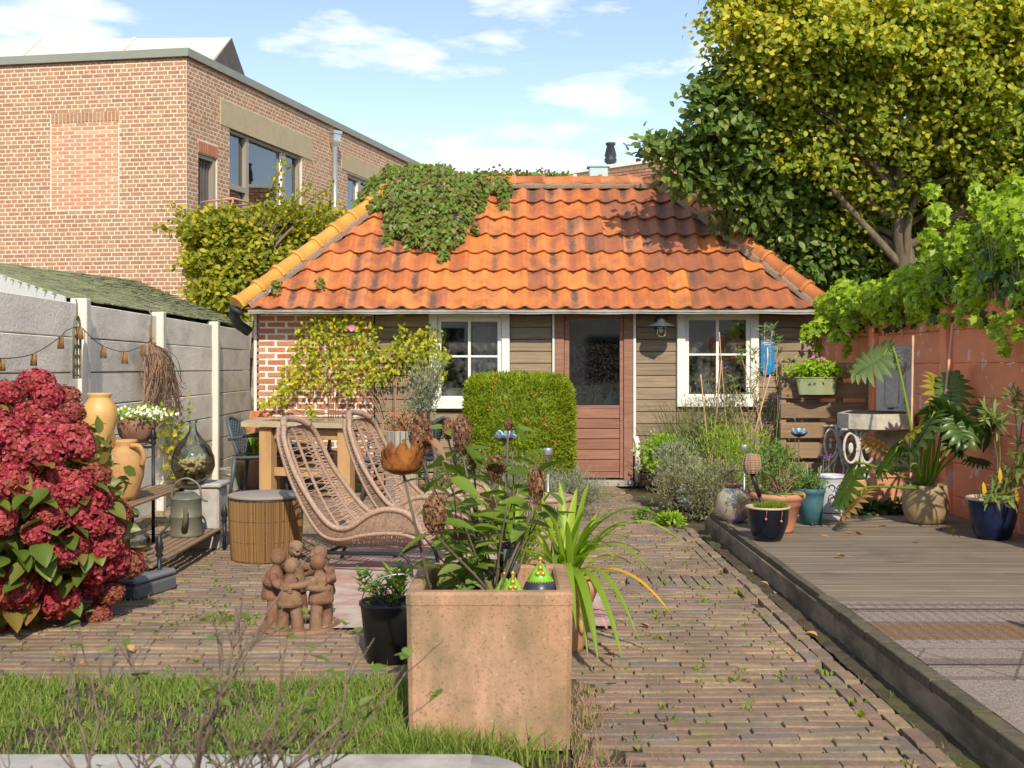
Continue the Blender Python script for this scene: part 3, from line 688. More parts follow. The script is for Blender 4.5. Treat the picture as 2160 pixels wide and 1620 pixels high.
# pink metal frame
pf = thing('pink_metal_frame', 'thin pink painted metal pole with square frame before the building corner', 'metal frame', at(492, 620, 16.1))
b = MB(); c = at(490, 420, 16.1); b.tube([(c.x, c.y, .0), c], .022, 8); b.build('post', m_pinkm, pf)
b = MB(); h = c; b.tube([at(423, 427, 16.3), at(491, 418, 16.1), at(533, 430, 16.8), at(460, 438, 17.0)], .016, 8); b.tube([at(460, 438, 17.0), at(490, 430, 16.8)], .014, 8); b.tube([at(530, 430, 16.8), at(530, 640, 16.8)], .014, 8); b.build('frame', m_pinkm, pf)

# ================================================================== BACKGROUND HOUSE (right, far)
q0 = V(1.55, 27, 0); q1 = V(9.4, 20.2, 0); qd = nrm(q1-q0); QL = np.linalg.norm(q1-q0); qn = nrm(np.cross(qd, (0, 0, 1)));
if qn[1] > 0: qn = -qn
QZ = 6.1
far = thing('background_house', 'distant brown brick house wall seen beyond the tiled shed roof', 'house', (q0+q1)/2)
b = MB(); b.prism([q0-qn*.03, q1-qn*.03, q1-qn*5, q0-qn*5], (0, 0, QZ)); b.build('wall', m_mortar, far)
b = MB(); z = 3.2; r = 0; rq = axes(qd, (0, 0, 1), qn) if Matrix(axes(qd, (0, 0, 1), qn)).determinant() > 0 else axes(-qd, (0, 0, 1), qn)
while z < QZ-.05:
    x = .02+(r % 2)*.11
    while x < QL: b.piece(q0+qd*(x+.11)+V(0, 0, z+.037)-qn*.02, (.205, .062, .05), rq); x += .22
    z += .075; r += 1
b.build('bricks', m_brick, far, kind='stuff')
b = MB(); b.prism([q0+qn*.05-qd*.05+V(0, 0, QZ), q1+qn*.05+V(0, 0, QZ), q1-qn*5+V(0, 0, QZ), q0-qn*5-qd*.05+V(0, 0, QZ)], (0, 0, .09)); b.build('roof_trim', m_white, far)
c = at(1291, 335, 26.5); fp = MB(); fp.lathe([(.10, -1.2), (.10, -.1), (.15, -.06), (.15, .02), (.12, .04), (.15, .08), (.09, .33), (.12, .35), (.12, .40), (.02, .42)], (c.x, c.y+.4, QZ+.32), 16)
fp.build('flue_pipe', m_pipe, far)
c = at(1262, 366, 25); b = MB(); b.box((c.x, c.y, c.z), (.42, .3, .26), ch=.02); b.box((c.x, c.y, c.z+.15), (.5, .36, .05)); b.build('vent_box', mat('pale_blue_box', [(.45,.55,.57)], .6), far)
b = MB(); c = at(1262, 400, 25); b.tube([(c.x, c.y, 2), (c.x, c.y, 5.3)], .05, 8); b.build('vent_pipe', m_zinc, far)

# ================================================================== HOUSE BEHIND THE CAMERA (unseen, lowered to leave the garden unshaded, mirrored in the panes)
hz = 2.8
rear = thing('rear_house', 'pale rendered house standing behind the viewer', 'house', (0, -4, 0))
b = MB(); b.box((.9, -5.2, hz/2), (9.4, 8, hz)); b.build('wall', mat('rendered_wall', [(.74,.68,.58)], .9), rear)
b = MB(); b.prism([(-4.0, -1.0, hz), (-4.0, -5.2, hz+1.6), (-4.0, -9.4, hz)], (9.8, 0, 0)); b.build('roof', m_tiled, rear)
for (x, z, w, h) in ((-1.6, 1.3, 1.1, 2.4), (2.6, 1.6, 1.8, 1.4), ):
    b = MB(); b.box((x, -1.18, z), (w, .06, h)); f = b.build('window', m_white, rear)
    b = MB(); b.box((x, -1.145, z), (w-.25, .02, h-.25)); b.build('pane', m_dark, f)

# ================================================================== CONCRETE FENCE (left)
fang = math.atan(-.0306)
frot = Matrix.Rotation(fang*-1, 3, 'Z')
fw = thing('concrete_fence', 'tall whitewashed grey concrete panel wall along the left side', 'wall', (fenceX(10), 10, 0))
posts = [4.55, 6.65, 8.74, 10.86, 13.14, 15.3]; FT = 1.92
for i in range(len(posts)-1):
    ya, yb = posts[i]+.055, posts[i+1]-.055
    ph = .272; z = 0
    k = 0
    while z < FT-.03:
        h = min(ph, FT-z)
        c = (fenceX((ya+yb)/2)-.045+U(-.003, .003), (ya+yb)/2, z+h/2)
        b = MB(); L_ = yb-ya; nx = 14
        top = (z+h > FT-.02)
        def face(u, v, side, h=h, L_=L_): return None
        b.box(c, (.045, L_, h-.008), frot, ch=.006); b.build('concrete_panel', m_conc, fw); z += h; k += 1
for i, Yp in enumerate(posts[:-1]):
    b = MB(); c = (fenceX(Yp)-.02, Yp, .97+ (.0 if i else 0)); b.box(c, (.13, .10, 1.94), frot, ch=.008); b.build('fence_post', m_concw, fw)

# ---- shingled shed roof behind the fence
ev0 = Vector((fenceX(8.75)-.10, 8.7, 1.93)); ev1 = Vector((fenceX(15.4)-.10, 15.4, 1.96))
rA = Vector((-6.2, 12.3, 2.60)); rB = Vector((-5.25, 15.4, 2.60))
sh = thing('mossy_roofed_outbuilding', 'low outbuilding with mossy green shingle roof and white bargeboard behind the concrete wall', 'shed', (-4.8, 12.5, 0))
kz = Vector((0, 0, -.07)); b = MB(); b.prism([ev0+kz, ev1+kz, rB+kz, rA+kz], (0, 0, -.04)); b.build('roof_deck', m_shing, sh)
b = MB(); b.prism([(ev0.x-.05, ev0.y+.2, 1.87), (ev1.x-.05, ev1.y, 1.87), (rB.x-.4, rB.y, 1.87), (rA.x, rA.y+.3, 1.87)], (0, 0, -1.87)); b.build('wall', m_dark, sh)
items = []; nr = 17
for r in range(nr):
    t = (r+.5)/nr; a = ev0.lerp(rA, t); c = ev1.lerp(rB, t); d = (c-a); L_ = d.length; d.normalize()
    up = (rA-ev0)/nr; up = ((ev0.lerp(rA, (r+1)/nr)+ev1.lerp(rB, (r+1)/nr))-(ev0.lerp(rA, r/nr)+ev1.lerp(rB, r/nr)))/2
    n_ = d.cross(up).normalized(); n_ = n_ if n_.z > 0 else -n_
    u_ = n_.cross(d).normalized()
    rot = axes(d, u_, n_); x = -(r % 2)*.1
    while x < L_:
        w = .2+U(-.04, .04); xa = max(x, 0); wb = min(x+w, L_)-xa
        if wb > .03: items.append((tuple(a+d*(xa+wb/2)+n_*(.012+U(0, .006))), (wb-.012, up.length*1.18, .014), rot @ Matrix.Rotation(radians(-4), 3, 'X')))
        x += w
pieces(sh, 'shingle', m_shing, items, 300, ch=(.03, .03, .3), jit=.03)
b = MB(); q = (rA-ev0); b.prism([ev0+Vector((0, -.04, .02)), rA+Vector((0, -.04, .02)), rA+Vector((0, -.04, -.16)), ev0+Vector((0, -.04, -.11))], (0, -.03, 0)); b.build('bargeboard', m_white, sh)

# ================================================================== RED WALL (right)
rw = thing('red_wall', 'flaking red painted concrete panel wall on the right of the garden', 'wall', (wallX(10), 10, 0))
wrot = Matrix.Rotation(math.atan(.0468), 3, 'Z')
wp = [3.6, 5.65, 7.70, 9.72, 11.42, 13.3]
for i in range(len(wp)-1):
    ya, yb = wp[i]+.06, wp[i+1]-.06; z = .0
    for k in range(7):
        b = MB(); b.box((wallX((ya+yb)/2)+.045+U(-.004, .004), (ya+yb)/2, z+.145), (.05, yb-ya, .284), wrot, ch=.006); b.build('concrete_panel', m_redw, rw); z += .287
for Yp in wp:
    b = MB(); b.box((wallX(Yp)+.02, Yp, 1.02), (.13, .12, 2.04), wrot, ch=.01); b.build('wall_post', m_redw, rw)

# ================================================================== TILED SHED
SY = 13.16; S = F/SY
def sx(px): return (px-1080)/S
def szz(py): return HC-(py-HY)/S
shed = thing('garden_shed', 'low garden shed with orange pantile hip roof at the end of the path', 'shed', (.3, SY+1.5, 0))
XL, XR = -3.02, 3.62
b = MB()      # structural shell (dark interior room)
ZT = 2.12
def wallbox(x0, x1, z0, z1, d0=.06, d1=.12): b.box(((x0+x1)/2, SY+(d0+d1)/2, (z0+z1)/2), (x1-x0, d1-d0, z1-z0))
w1 = (sx(905), sx(1075), szz(862), ZT-.02); w2 = (sx(1428), sx(1600), szz(858), ZT-.0); dr = (sx(1170), sx(1335), .0, ZT)
for (x0, x1, z0, z1) in ((XL, w1[0]+.03, 0, ZT), (w1[0]+.03, w1[1]-.03, 0, w1[2]+.03), (w1[1]-.03, dr[0]+.02, 0, ZT), (dr[1]-.02, w2[0]+.03, 0, ZT), (w2[0]+.03, w2[1]-.03, 0, w2[2]+.03), (w2[1]-.03, XR, 0, ZT)): wallbox(x0, x1, z0, z1)
b.box((XL+.05, SY+1.7, ZT/2), (.1, 3.2, ZT)); b.box((XR-.05, SY+1.7, ZT/2), (.1, 3.2, ZT)); b.box(((XL+XR)/2, SY+3.3, ZT/2), (XR-XL, .1, ZT))
b.box(((XL+XR)/2, SY+1.7, .02), (XR-XL, 3.2, .02)); b.box(((XL+XR)/2, SY+1.7, ZT+.01), (XR-XL, 3.3, .02))
b.build('inner_wall', m_dark, shed)
# brick section
bx0, bx1 = XL, sx(788)
b = MB(); b.box(((bx0+bx1)/2, SY+.03, ZT/2), (bx1-bx0-.01, .06, ZT)); b.build('mortar_bed', m_mortar2, shed)
items = []; z = .02; r = 0
rb = axes((1, 0, 0), (0, 0, 1), (0, -1, 0))
while z < ZT-.05:
    x = bx0-(r % 2)*.11+.002
    while x < bx1-.02:
        xa = max(x, bx0); xb = min(x+.222, bx1)
        if xb-xa > .05: items.append(((((xa+xb)/2), SY+.012+U(-.003, .003)+.018, z+.033), (xb-xa-.015, .057, .07), rb @ Matrix.Rotation(U(-.012, .012), 3, 'Z')))
        x += .234
    z += .074; r += 1
pieces(shed, 'brick', m_brick2, items, 300, ch=(.03, .08, .1), jit=.03)
b = MB(); b.box((bx0-.0, SY+1.6, ZT/2), (.06, 3.2, ZT)); b.build('side_wall', m_mortar2, shed)
# weatherboards
secs = [(bx1+.01, w1[0], 0), (w1[0], w1[1], 1), (w1[1], dr[0]-.03, 0), (dr[1]+.03, w2[0], 0), (w2[0], w2[1], 2), (w2[1], XR, 0)]
for (x0, x1, k) in secs:
    z = .16; top = ZT-.01 if k == 0 else (w1[2] if k == 1 else w2[2])
    while z < top-.02:
        h = min(.143, top-z)
        bb = MB(); bb.box(((x0+x1)/2+.0, SY+.045, z+h/2), (x1-x0-.004, .028, h-.007), Matrix.Rotation(radians(-2.2), 3, 'X'), ch=.004); bb.build('weatherboard', m_board, shed); z += .143
bb = MB(); bb.box(((dr[1]+XR)/2, SY+.05, .07), (XR-dr[1]-.05, .06, .15)); bb.box(((bx1+dr[0])/2, SY+.05, .07), (dr[0]-bx1-.05, .06, .15)); bb.build('plinth', m_stone, shed)
items = []
for (x0, x1) in ((bx1+.02, dr[0]-.05), (dr[1]+.06, XR-.02)):
    for r in range(2):
        x = x0-(r % 2)*.1
        while x < x1:
            xa = max(x, x0); xb = min(x+.21, x1)
            if xb-xa > .04: items.append((((xa+xb)/2, SY+.025, .04+r*.07), (xb-xa-.012, .058, .06), rb))
            x += .22
pieces(shed, 'plinth_brick', m_brick2, items, 300, ch=(.03, .08, .1), jit=.03)
# windows
def window(w, right):
    x0, x1, z0, z1 = w; t = .095
    f = MB()
    def bar(a, c, e, g, y0, y1, ch=.004): f.box(((a+c)/2, (y0+y1)/2, (e+g)/2), (c-a, abs(y1-y0), g-e), ch=ch)
    bar(x0, x0+t, z0, z1, SY-.03, SY+.09); bar(x1-t-(.0), x1, z0, z1, SY-.03, SY+.09)
    bar(x0+t, x1-t, z1-.11, z1, SY-.02, SY+.09); bar(x0+t, x1-t, z0, z0+.10, SY-.05, SY+.09)
    fo = f.build('window_frame', m_white, shed)
    f = MB(); a0, a1 = x0+t+.003, x1-t-.003; c0, c1 = z0+.103, z1-.113; s_ = .045
    bar(a0, a0+s_, c0, c1, SY+.01, SY+.05); bar(a1-s_, a1, c0, c1, SY+.01, SY+.05); bar(a0+s_, a1-s_, c1-s_, c1, SY+.01, SY+.05); bar(a0+s_, a1-s_, c0, c0+s_, SY+.01, SY+.05)
    so = f.build('sash', m_white, fo)
    mxx = (a0+a1)/2; mz = c0+(c1-c0)*.53
    f = MB(); bar(mxx-.016, mxx+.016, c0+s_, c1-s_, SY+.015, SY+.045, .002); f.build('mullion', m_white, fo)
    f = MB(); bar(a0+s_, mxx-.017, mz-.012, mz+.012, SY+.015, SY+.045, .002); bar(mxx+.017, a1-s_, mz-.012, mz+.012, SY+.015, SY+.045, .002); f.build('glazing_bar', m_white, fo)
    for (pa, pb) in ((a0+s_, mxx-.017), (mxx+.017, a1-s_)):
        for (pc, pd) in ((c0+s_, mz-.013), (mz+.013, c1-s_)):
            p = MB(); p.box(((pa+pb)/2, SY+.032, (pc+pd)/2), (pb-pa, .003, pd-pc)); p.build('pane', m_glass, fo)
window(w1, 0); window(w2, 1)
# things seen behind the glass
b = MB()
for k in range(9):
    r_ = .33-.02*k; b.tube([(sx(1525)+cos(a)*r_*1.0+.02*k*.3, SY+.75+sin(a)*r_*.5, 1.24+.035*k) for a in np.arange(0, 2*pi, .3)], .02, 5, closed=True)
o = b.build('wicker_basket', m_cane); tag(o, 'wicker basket inside the shed behind the right hand window', 'basket')
b = MB(); b.box((sx(1520), SY+.75, 1.19), (.95, .5, .04), ch=.005); b.box((sx(1450), SY+.75, .6), (.05, .45, 1.16)); b.box((sx(1600), SY+.75, .6), (.05, .45, 1.16)); o = b.build('shelf_unit', m_clad); tag(o, 'grey shelf inside the shed below the wicker basket', 'shelf')
b = MB(); b.box((sx(1240), SY+.5, 1.02), (.42, .02, .32)); b.box((sx(1300), SY+.42, .95), (.1, .05, .22)); o = b.build('storage_box', m_label); tag(o, 'grey box standing inside the shed behind the door glass', 'box')
b = MB(); b.box((sx(1306)-.1, SY+.35, .98), (.09, .03, .3), Matrix.Rotation(.5, 3, 'Y')); o = b.build('blue_packet', m_enamel); tag(o, 'blue packet leaning inside the shed behind the door glass', 'packet')
b = MB(); b.ball((sx(960), SY+.4, 1.0), (.18, .1, .16)); o = b.build('white_sack', m_stone); tag(o, 'pale rounded sack on the sill inside the left shed window', 'sack')
b = MB(); cx_ = sx(1028); b.box((cx_, SY+.5, 1.55), (.32, .02, .62)); b.box((cx_, SY+.48, 1.87), (.36, .03, .04)); b.box((cx_-.17, SY+.48, 1.4), (.04, .03, .95)); b.box((cx_+.17, SY+.48, 1.4), (.04, .03, .95)); o = b.build('mirrored_door', m_blind); tag(o, 'white framed shape added inside the shed as the door mirrored in the left window', 'mirrored door')  # added shape standing in for a white door reflected in the panes
# door
d0, d1 = dr[0], dr[1]
b = MB(); t = .11
b.box((d0+t/2, SY+.02, ZT/2), (t, .08, ZT), ch=.005); b.box((d1-t/2, SY+.02, ZT/2), (t, .08, ZT), ch=.005); b.box(((d0+d1)/2, SY+.02, ZT-.045), (d1-d0-2*t-.004, .07, .1), ch=.005)
b.build('door_frame', m_door, shed)
b = MB(); b.box(((d0+d1)/2, SY-.02, .035), (d1-d0, .14, .07), ch=.006); b.build('door_step', m_stone, shed)
a0, a1 = d0+t+.004, d1-t-.004; gz0, gz1 = szz(855), szz(672)
b = MB(); b.box((a0+.03, SY+.03, 1.06), (.06, .05, 1.94), ch=.004); b.box((a1-.02, SY+.03, 1.06), (.04, .05, 1.94), ch=.004); b.box(((a0+a1)/2+.01, SY+.03, gz0-.02), (a1-a0-.105, .045, .04)); b.box(((a0+a1)/2+.01, SY+.03, gz1+.025), (a1-a0-.105, .045, .05))
door = b.build('door', m_door, shed)
p = MB(); p.box(((a0+a1)/2+.01, SY+.035, (gz0+gz1)/2), (a1-a0-.1, .004, gz1-gz0)); p.build('pane', glassmat('dusty_glass', (.6,.6,.58), .07, .05, ((.55,.52,.46), 45, .06)), door)
z = .09
for h in (.075, .145, .12, .125, .12, .12, .12, .125):
    if z+h > gz0-.04: h = gz0-.04-z
    if h < .03: break
    bb = MB(); bb.box(((a0+a1)/2+.01, SY+.018, z+h/2), (a1-a0-.11, .03, h-.007), Matrix.Rotation(radians(-1.5), 3, 'X'), ch=.004); bb.build('door_plank', m_door, door); z += h
b = MB(); b.box((d0-.015, SY+.0, ZT/2), (.025, .06, ZT), ch=.003); b.build('trim_strip', m_white, shed)
b = MB(); b.box((d1+.018, SY+.0, ZT/2+.2), (.03, .06, ZT-.4), ch=.003); b.build('trim_strip', m_white, shed)
b = MB(); b.tube([(d1+.05, SY-.05, .05), (d1+.05, SY-.05, .50), (d1+.03, SY-.03, .58)], .035, 10); b.build('white_pipe', m_white, shed)
# roof
EZ = 2.10; EY = 12.80; RY = 14.5; RZ = 3.80
eL = Vector((-3.13, EY, EZ)); eR = Vector((3.60, EY, EZ)); rL = Vector((-1.44, RY, RZ)); rR = Vector((1.97, RY, RZ))
bL = Vector((-3.13, 2*RY-EY, EZ)); bR = Vector((3.60, 2*RY-EY, EZ))
b = MB(); k = Vector((0, 0, -.05))
for q in ([eL, eR, rR, rL], [bR, bL, rL, rR], [bL, eL, rL], [eR, bR, rR]): b.add([tuple(x+k) for x in q], [tuple(range(len(q)))], .3, False)
b.build('roof_underlay', mat('underlay', [(.10,.045,.025)], .9), shed)
us = (Vector((0, RY, RZ))-Vector((0, EY, EZ))); SLEN = us.length; us.normalize(); nr_ = Vector((0, -us.z, us.y))
TW = .2345; NC = 7; TP = SLEN/NC-.005; TL = TP+.07
def tile_mesh(seed):
    b = MB(); nu, nv = 13, 2; rs_ = random.Random(seed)
    def h(u): return -.025*sin(pi*min(u/.74, 1)) if u < .74 else .018*sin(pi*(u-.74)/.36)
    tw = TW*1.06; top = []
    for iv in range(nv+1):
        for iu in range(nu+1):
            u = 1.1*iu/nu; v = iv/nv; top.append((tw/1.1*u-TW/2, v*TL, h(u)+.026-.046*v-(.004 if iv == 0 else 0)))
    top = np.array(top); bot = top-V(0, 0, .016); w = nu+1
    f = [(j*w+i, j*w+i+1, (j+1)*w+i+1, (j+1)*w+i) for j in range(nv) for i in range(nu)]
    b.add(top, f, 0., True)
    fr = [(i, i+1+len(top)-len(top), 0, 0) for i in range(0)]
    vv = np.vstack([top[:w], bot[:w]]); b.add(vv, [(i+w, i+1+w, i+1, i) for i in range(nu)], 0., False)
    side = np.array([top[0], top[w], top[2*w], bot[0], bot[w], bot[2*w]]); b.add(side, [(0, 1, 4, 3), (1, 2, 5, 4)], 0., False)
    side = np.array([top[nu], top[w+nu], top[2*w+nu], bot[nu], bot[w+nu], bot[2*w+nu]]); b.add(side, [(3, 4, 1, 0), (4, 5, 2, 1)], 0., False)
    me = b.mesh('roof_tile')
    at_ = me.attributes.new('burn', 'FLOAT', 'POINT'); d = []
    ph = rs_.uniform(-.2, .2)
    for v in me.vertices:
        u = (v.co.x+TW/2)/TW; w_ = v.co.y/TL
        d.append(max(0, sin(pi*min(max((u-.05)/.66, 0), 1)))**1.5*max(0, 1-abs(w_-.42-ph)*1.1)*1.35)
    at_.data.foreach_set('value', d)
    return me
tms = [tile_mesh(i) for i in range(4)]
for t_ in tms: t_.materials.append(m_tile)
tmd = [t_.copy() for t_ in tms]
for t_ in tmd: t_.materials[0] = m_tiled
hipL = (rL-eL).cross(Vector((0, 0, 1))).normalized()      # horizontal normal of vertical plane through left hip
hipR = (rR-eR).cross(Vector((0, 0, 1))).normalized()
if hipL.x > 0: hipL = -hipL
if hipR.x < 0: hipR = -hipR
for r in range(NC):
    for c in range(-1, 30):
        x = -3.13+TW/2+c*TW+.02
        o_ = Vector((x, EY, EZ))+us*(r*TP-.03)+nr_*.0
        cen = o_+us*TP*.5
        dl_ = (cen-eL).dot(hipL); dR_ = (cen-eR).dot(hipR)
        if dl_ > .13 or dR_ > .13: continue
        rot = axes((1, 0, 0), us, nr_) @ Matrix.Rotation(U(-.02, .02), 3, 'Z') @ Matrix.Rotation(U(-.02, .02), 3, 'Y') @ Matrix.Rotation(U(-.012, .008), 3, 'X')
        M_ = Matrix.Translation(o_+Vector((U(-.003, .003), 0, 0))) @ rot.to_4x4()
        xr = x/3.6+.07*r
        dark = RR.random() < (0 if x < .9 else min(.85, (x-.9+.08*r)*.75)) if not (r < 2 and x < 2.1) else False  # more dark tiles rightward: tree shade put into the tile colour
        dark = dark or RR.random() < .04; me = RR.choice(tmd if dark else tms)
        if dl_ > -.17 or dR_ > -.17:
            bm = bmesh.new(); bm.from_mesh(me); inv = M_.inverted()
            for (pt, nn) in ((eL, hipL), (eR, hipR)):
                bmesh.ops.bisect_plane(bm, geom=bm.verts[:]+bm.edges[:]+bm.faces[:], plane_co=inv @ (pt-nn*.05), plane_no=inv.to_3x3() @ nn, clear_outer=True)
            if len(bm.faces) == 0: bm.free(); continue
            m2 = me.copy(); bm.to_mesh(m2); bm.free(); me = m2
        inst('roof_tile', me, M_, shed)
def hiptile(a, d, L_, r0, mats, name):
    d = d.normalized(); up = Vector((0, 0, 1)); up = (up-d*up.dot(d)).normalized(); s_ = d.cross(up)
    b = MB(); vs = []; n = 10
    prof = [(0, r0*1.22), (.045, r0*1.24), (.055, r0*1.04), (L_, r0*.94)]
    for (t_, rr_) in prof:
        for i in range(n+1):
            an = pi*(-.06+1.12*i/n); vs.append(tuple(a+d*t_+s_*cos(an)*rr_+up*(sin(an)*rr_)))
    vs = np.array(vs); w = n+1
    f = [(j*w+i, j*w+i+1, (j+1)*w+i+1, (j+1)*w+i) for j in range(len(prof)-1) for i in range(n)]
    b.add(vs, f, None, True)
    en = np.vstack([vs[:w], [tuple(a+d*.0)]]); b.add(en, [(i, w, i+1) for i in range(n)], .5, False)
    b.build(name, mats, shed)
def runhip(p, q, mats, name, r0=.095, cnt=9, lift=.02):
    d = (q-p); L_ = d.length/cnt
    for i in range(cnt): hiptile(p+d*(i/cnt)+Vector((0, 0, lift+U(-.003, .003))), d, L_+.02, r0, mats(i) if callable(mats) else mats, name)
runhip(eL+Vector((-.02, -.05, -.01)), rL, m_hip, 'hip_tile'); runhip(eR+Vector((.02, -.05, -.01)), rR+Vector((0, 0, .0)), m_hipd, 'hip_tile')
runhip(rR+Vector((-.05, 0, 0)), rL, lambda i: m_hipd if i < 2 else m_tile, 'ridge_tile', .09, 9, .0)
# mortar fillets beside hips and ridge
def fillet(p, q, off, w, a1):
    w = w*.72; n = 90; d = (q-p).normalized(); b = MB(); a1 = Vector(a1)
    def fn(u, v):
        c = p.lerp(q, u)+off; k = w*(1+.25*noise.noise(Vector((u*14, 3, 1)))); t = v-.5
        return c+a1*(t*2*k)+Vector(nr_)*(.05*(1-4*t*t)+.012*noise.noise(Vector((u*60, v*4, 1))))
    b.grid(fn, n, 6); b.build('mortar_fillet', m_hipm, shed)
fillet(eL, rL, Vector((.10, -.02, .0)), .075, (.75, 0, -.3)); fillet(eR, rR, Vector((-.10, -.02, .0)), .075, (-.75, 0, -.3)); fillet(rL, rR, Vector((0, -.075, -.06)), .05, (0, -.7, -.7))
# lead strip / gutter
b = MB()
def gut(u, v):
    x = eL.x+.1+(eR.x-eL.x-.15)*u; return (x, EY+.02-.05*v+.012*noise.noise(Vector((x*3, v, 0))), EZ-.01-.075*v+.012*noise.noise(Vector((x*2.3, v*2, 4))))
b.grid(gut, 90, 3); b.grid(lambda u, v: (gut(u, 1)[0], gut(u, 1)[1]+.36*v, gut(u, 1)[2]+.02+.05*v), 90, 1); b.build('lead_strip', m_lead, shed)
b = MB(); b.tube([(-3.20, EY+.05, 2.08), (-3.22, EY+.12, 1.98), (-3.20, EY+.25, 1.90), (-3.10, EY+.34, 1.82)], .06, 10); b.tube([(-3.24, EY-.02, 2.10), (-3.10, EY-.04, 2.02)], .025, 8); b.build('black_pipe', m_pipe, shed)
b = MB(); b.box((3.63, EY+.06, 2.08), (.14, .25, .09), ch=.02); b.build('hip_end', m_pipe, shed)
# ================================================================== LEFT SIDE OBJECTS
def text_mesh(txt, size, c, rot, mat_, parent, name='lettering', ext=.0008, align='CENTER', bold=0):
    cu = bpy.data.curves.new('t', 'FONT'); cu.body = txt; cu.size = size; cu.align_x = align; cu.align_y = 'CENTER'; cu.extrude = ext; cu.offset = bold
    to = bpy.data.objects.new('t', cu); COL.objects.link(to); bpy.context.view_layer.update()
    me = bpy.data.meshes.new_from_object(to.evaluated_get(bpy.context.evaluated_depsgraph_get())); bpy.data.objects.remove(to)
    me.materials.clear(); me.materials.append(mat_)
    return inst(name, me, Matrix.Translation(tuple(c)) @ rot.to_4x4(), parent)
FRONT = axes((1, 0, 0), (0, 0, 1), (0, -1, 0))
def smooth_pts(p, k=6):      # Catmull-Rom
    p = [V(*q) for q in p]; p = [2*p[0]-p[1]]+p+[2*p[-1]-p[-2]]; out = []
    for i in range(1, len(p)-2):
        for j in range(k):
            t = j/k; out.append(.5*((2*p[i])+(-p[i-1]+p[i+1])*t+(2*p[i-1]-5*p[i]+4*p[i+1]-p[i+2])*t*t+(-p[i-1]+3*p[i]-3*p[i+1]+p[i+2])*t**3))
    out.append(p[-2]); return np.array(out)

# ---- string lights
sg = thing('string_lights', 'string of small wicker lamp shades hanging along the grey concrete wall', 'string lights', fence_at(120, 720, .12))
shades = [(4, 770), (71, 759), (128, 723), (169, 703), (218, 743), (263, 755), (302, 739)]
hp = [(-60, 745), (4, 756), (71, 746), (128, 710), (140, 697), (169, 690), (192, 711), (218, 730), (263, 742), (302, 728), (325, 712)]
b = MB(); b.tube(smooth_pts([fence_at(x, y, .10) for x, y in hp], 5), .0035, 5); b.build('cord', m_black, sg)
for i, (x, y) in enumerate(shades):
    c = fence_at(x, y, .10); h = 22/F*c.y*.55; r = h*.5
    b = MB()
    for k in range(6): z = -h+2*h*k/5; b.lathe([(r*(1-.06*k), z-.003), (r*(1.06-.06*k), z), (r*(1-.06*k), z+.003)], c, 12)
    for k in range(14): a = k*2*pi/14; b.tube([c+Vector((cos(a)*r, sin(a)*r, -h)), c+Vector((cos(a)*r*.72, sin(a)*r*.72, h))], .004, 4)
    b.lathe([(r*.95, -h), (r*.7, h), (.004, h)], c, 12); b.build('lamp_shade', m_cane, sg)
# ---- iron grille
gr = thing('arched_iron_grille', 'small arched olive green iron grille hanging from the top of the concrete wall', 'grille', fence_at(156, 730, .06))
cg = fence_at(157, 732, .05); gh = .235; gw = .10
def G(u, v): return (cg.x+.02-.0*u, cg.y+u*.55*2.2, cg.z+v)       # plate lies along the wall (u along Y)
gw = .052
b = MB(); out = [G(-gw, -gh)]+[G(-gw, .10)]+[G(-gw*cos(a), .10+.135*sin(a)) for a in np.arange(.2, pi, .3)]+[G(gw, .10), G(gw, -gh)]
b.tube(out, .010, 6, closed=True); b.build('frame', m_grille, gr)
b = MB()
for k in range(5):
    z = -gh+.05+.075*k
    for s_ in (-1, 1):
        b.tube([G(s_*(.026+.022*cos(a)), z+.034*sin(a)) for a in np.arange(0, 2*pi, .5)], .0055, 5, closed=True)
b.tube([G(0, -gh), G(0, .22)], .005, 5); b.build('scrollwork', m_grille, gr)
b = MB(); b.tube([G(.0, .235), G(.0, .33), G(-.02, .36)], .005, 5); b.build('hook', m_bark, gr)
# ---- hanging bundle of dry twigs
tw = thing('dry_twig_bundle', 'bundle of dry brown twigs hanging head down from a hook on the concrete wall', 'twig bundle', fence_at(330, 780, .1))
c0 = fence_at(318, 712, .08); b = MB()
for k in range(120):
    a = U(0, 6.28); ex = fence_at(U(300, 385), U(800, 905), .12); st = c0+Vector((U(-.02, .02), U(-.03, .03), -.05)); m_ = st.lerp(ex, .5)+Vector((U(-.05, .1), U(-.09, .09), U(.02, .1)))
    b.tube(smooth_pts([st, m_, ex, ex+Vector((U(-.05, .1), U(-.12, .12), U(-.05, .08)))], 4), [.0035]*12+[.002], 4, cap=False)
for k in range(14):
    a0_ = fence_at(U(300, 360), U(740, 800), .15); b.tube(smooth_pts([a0_+Vector((0, .12*cos(a), .12*sin(a))) for a in np.arange(0, 5, .7)], 3), .0025, 4, cap=False)
b.build('twig', m_dry, tw, kind='stuff')
b = MB(); b.tube([c0+Vector((0, 0, .12)), c0, c0+Vector((0, 0, -.1))], .012, 6); b.tube([c0+Vector((0, .0, .1)), c0+Vector((0, .03, .2)), c0+Vector((-.02, 0, .26))], .006, 5); b.build('binding', m_cane, tw)
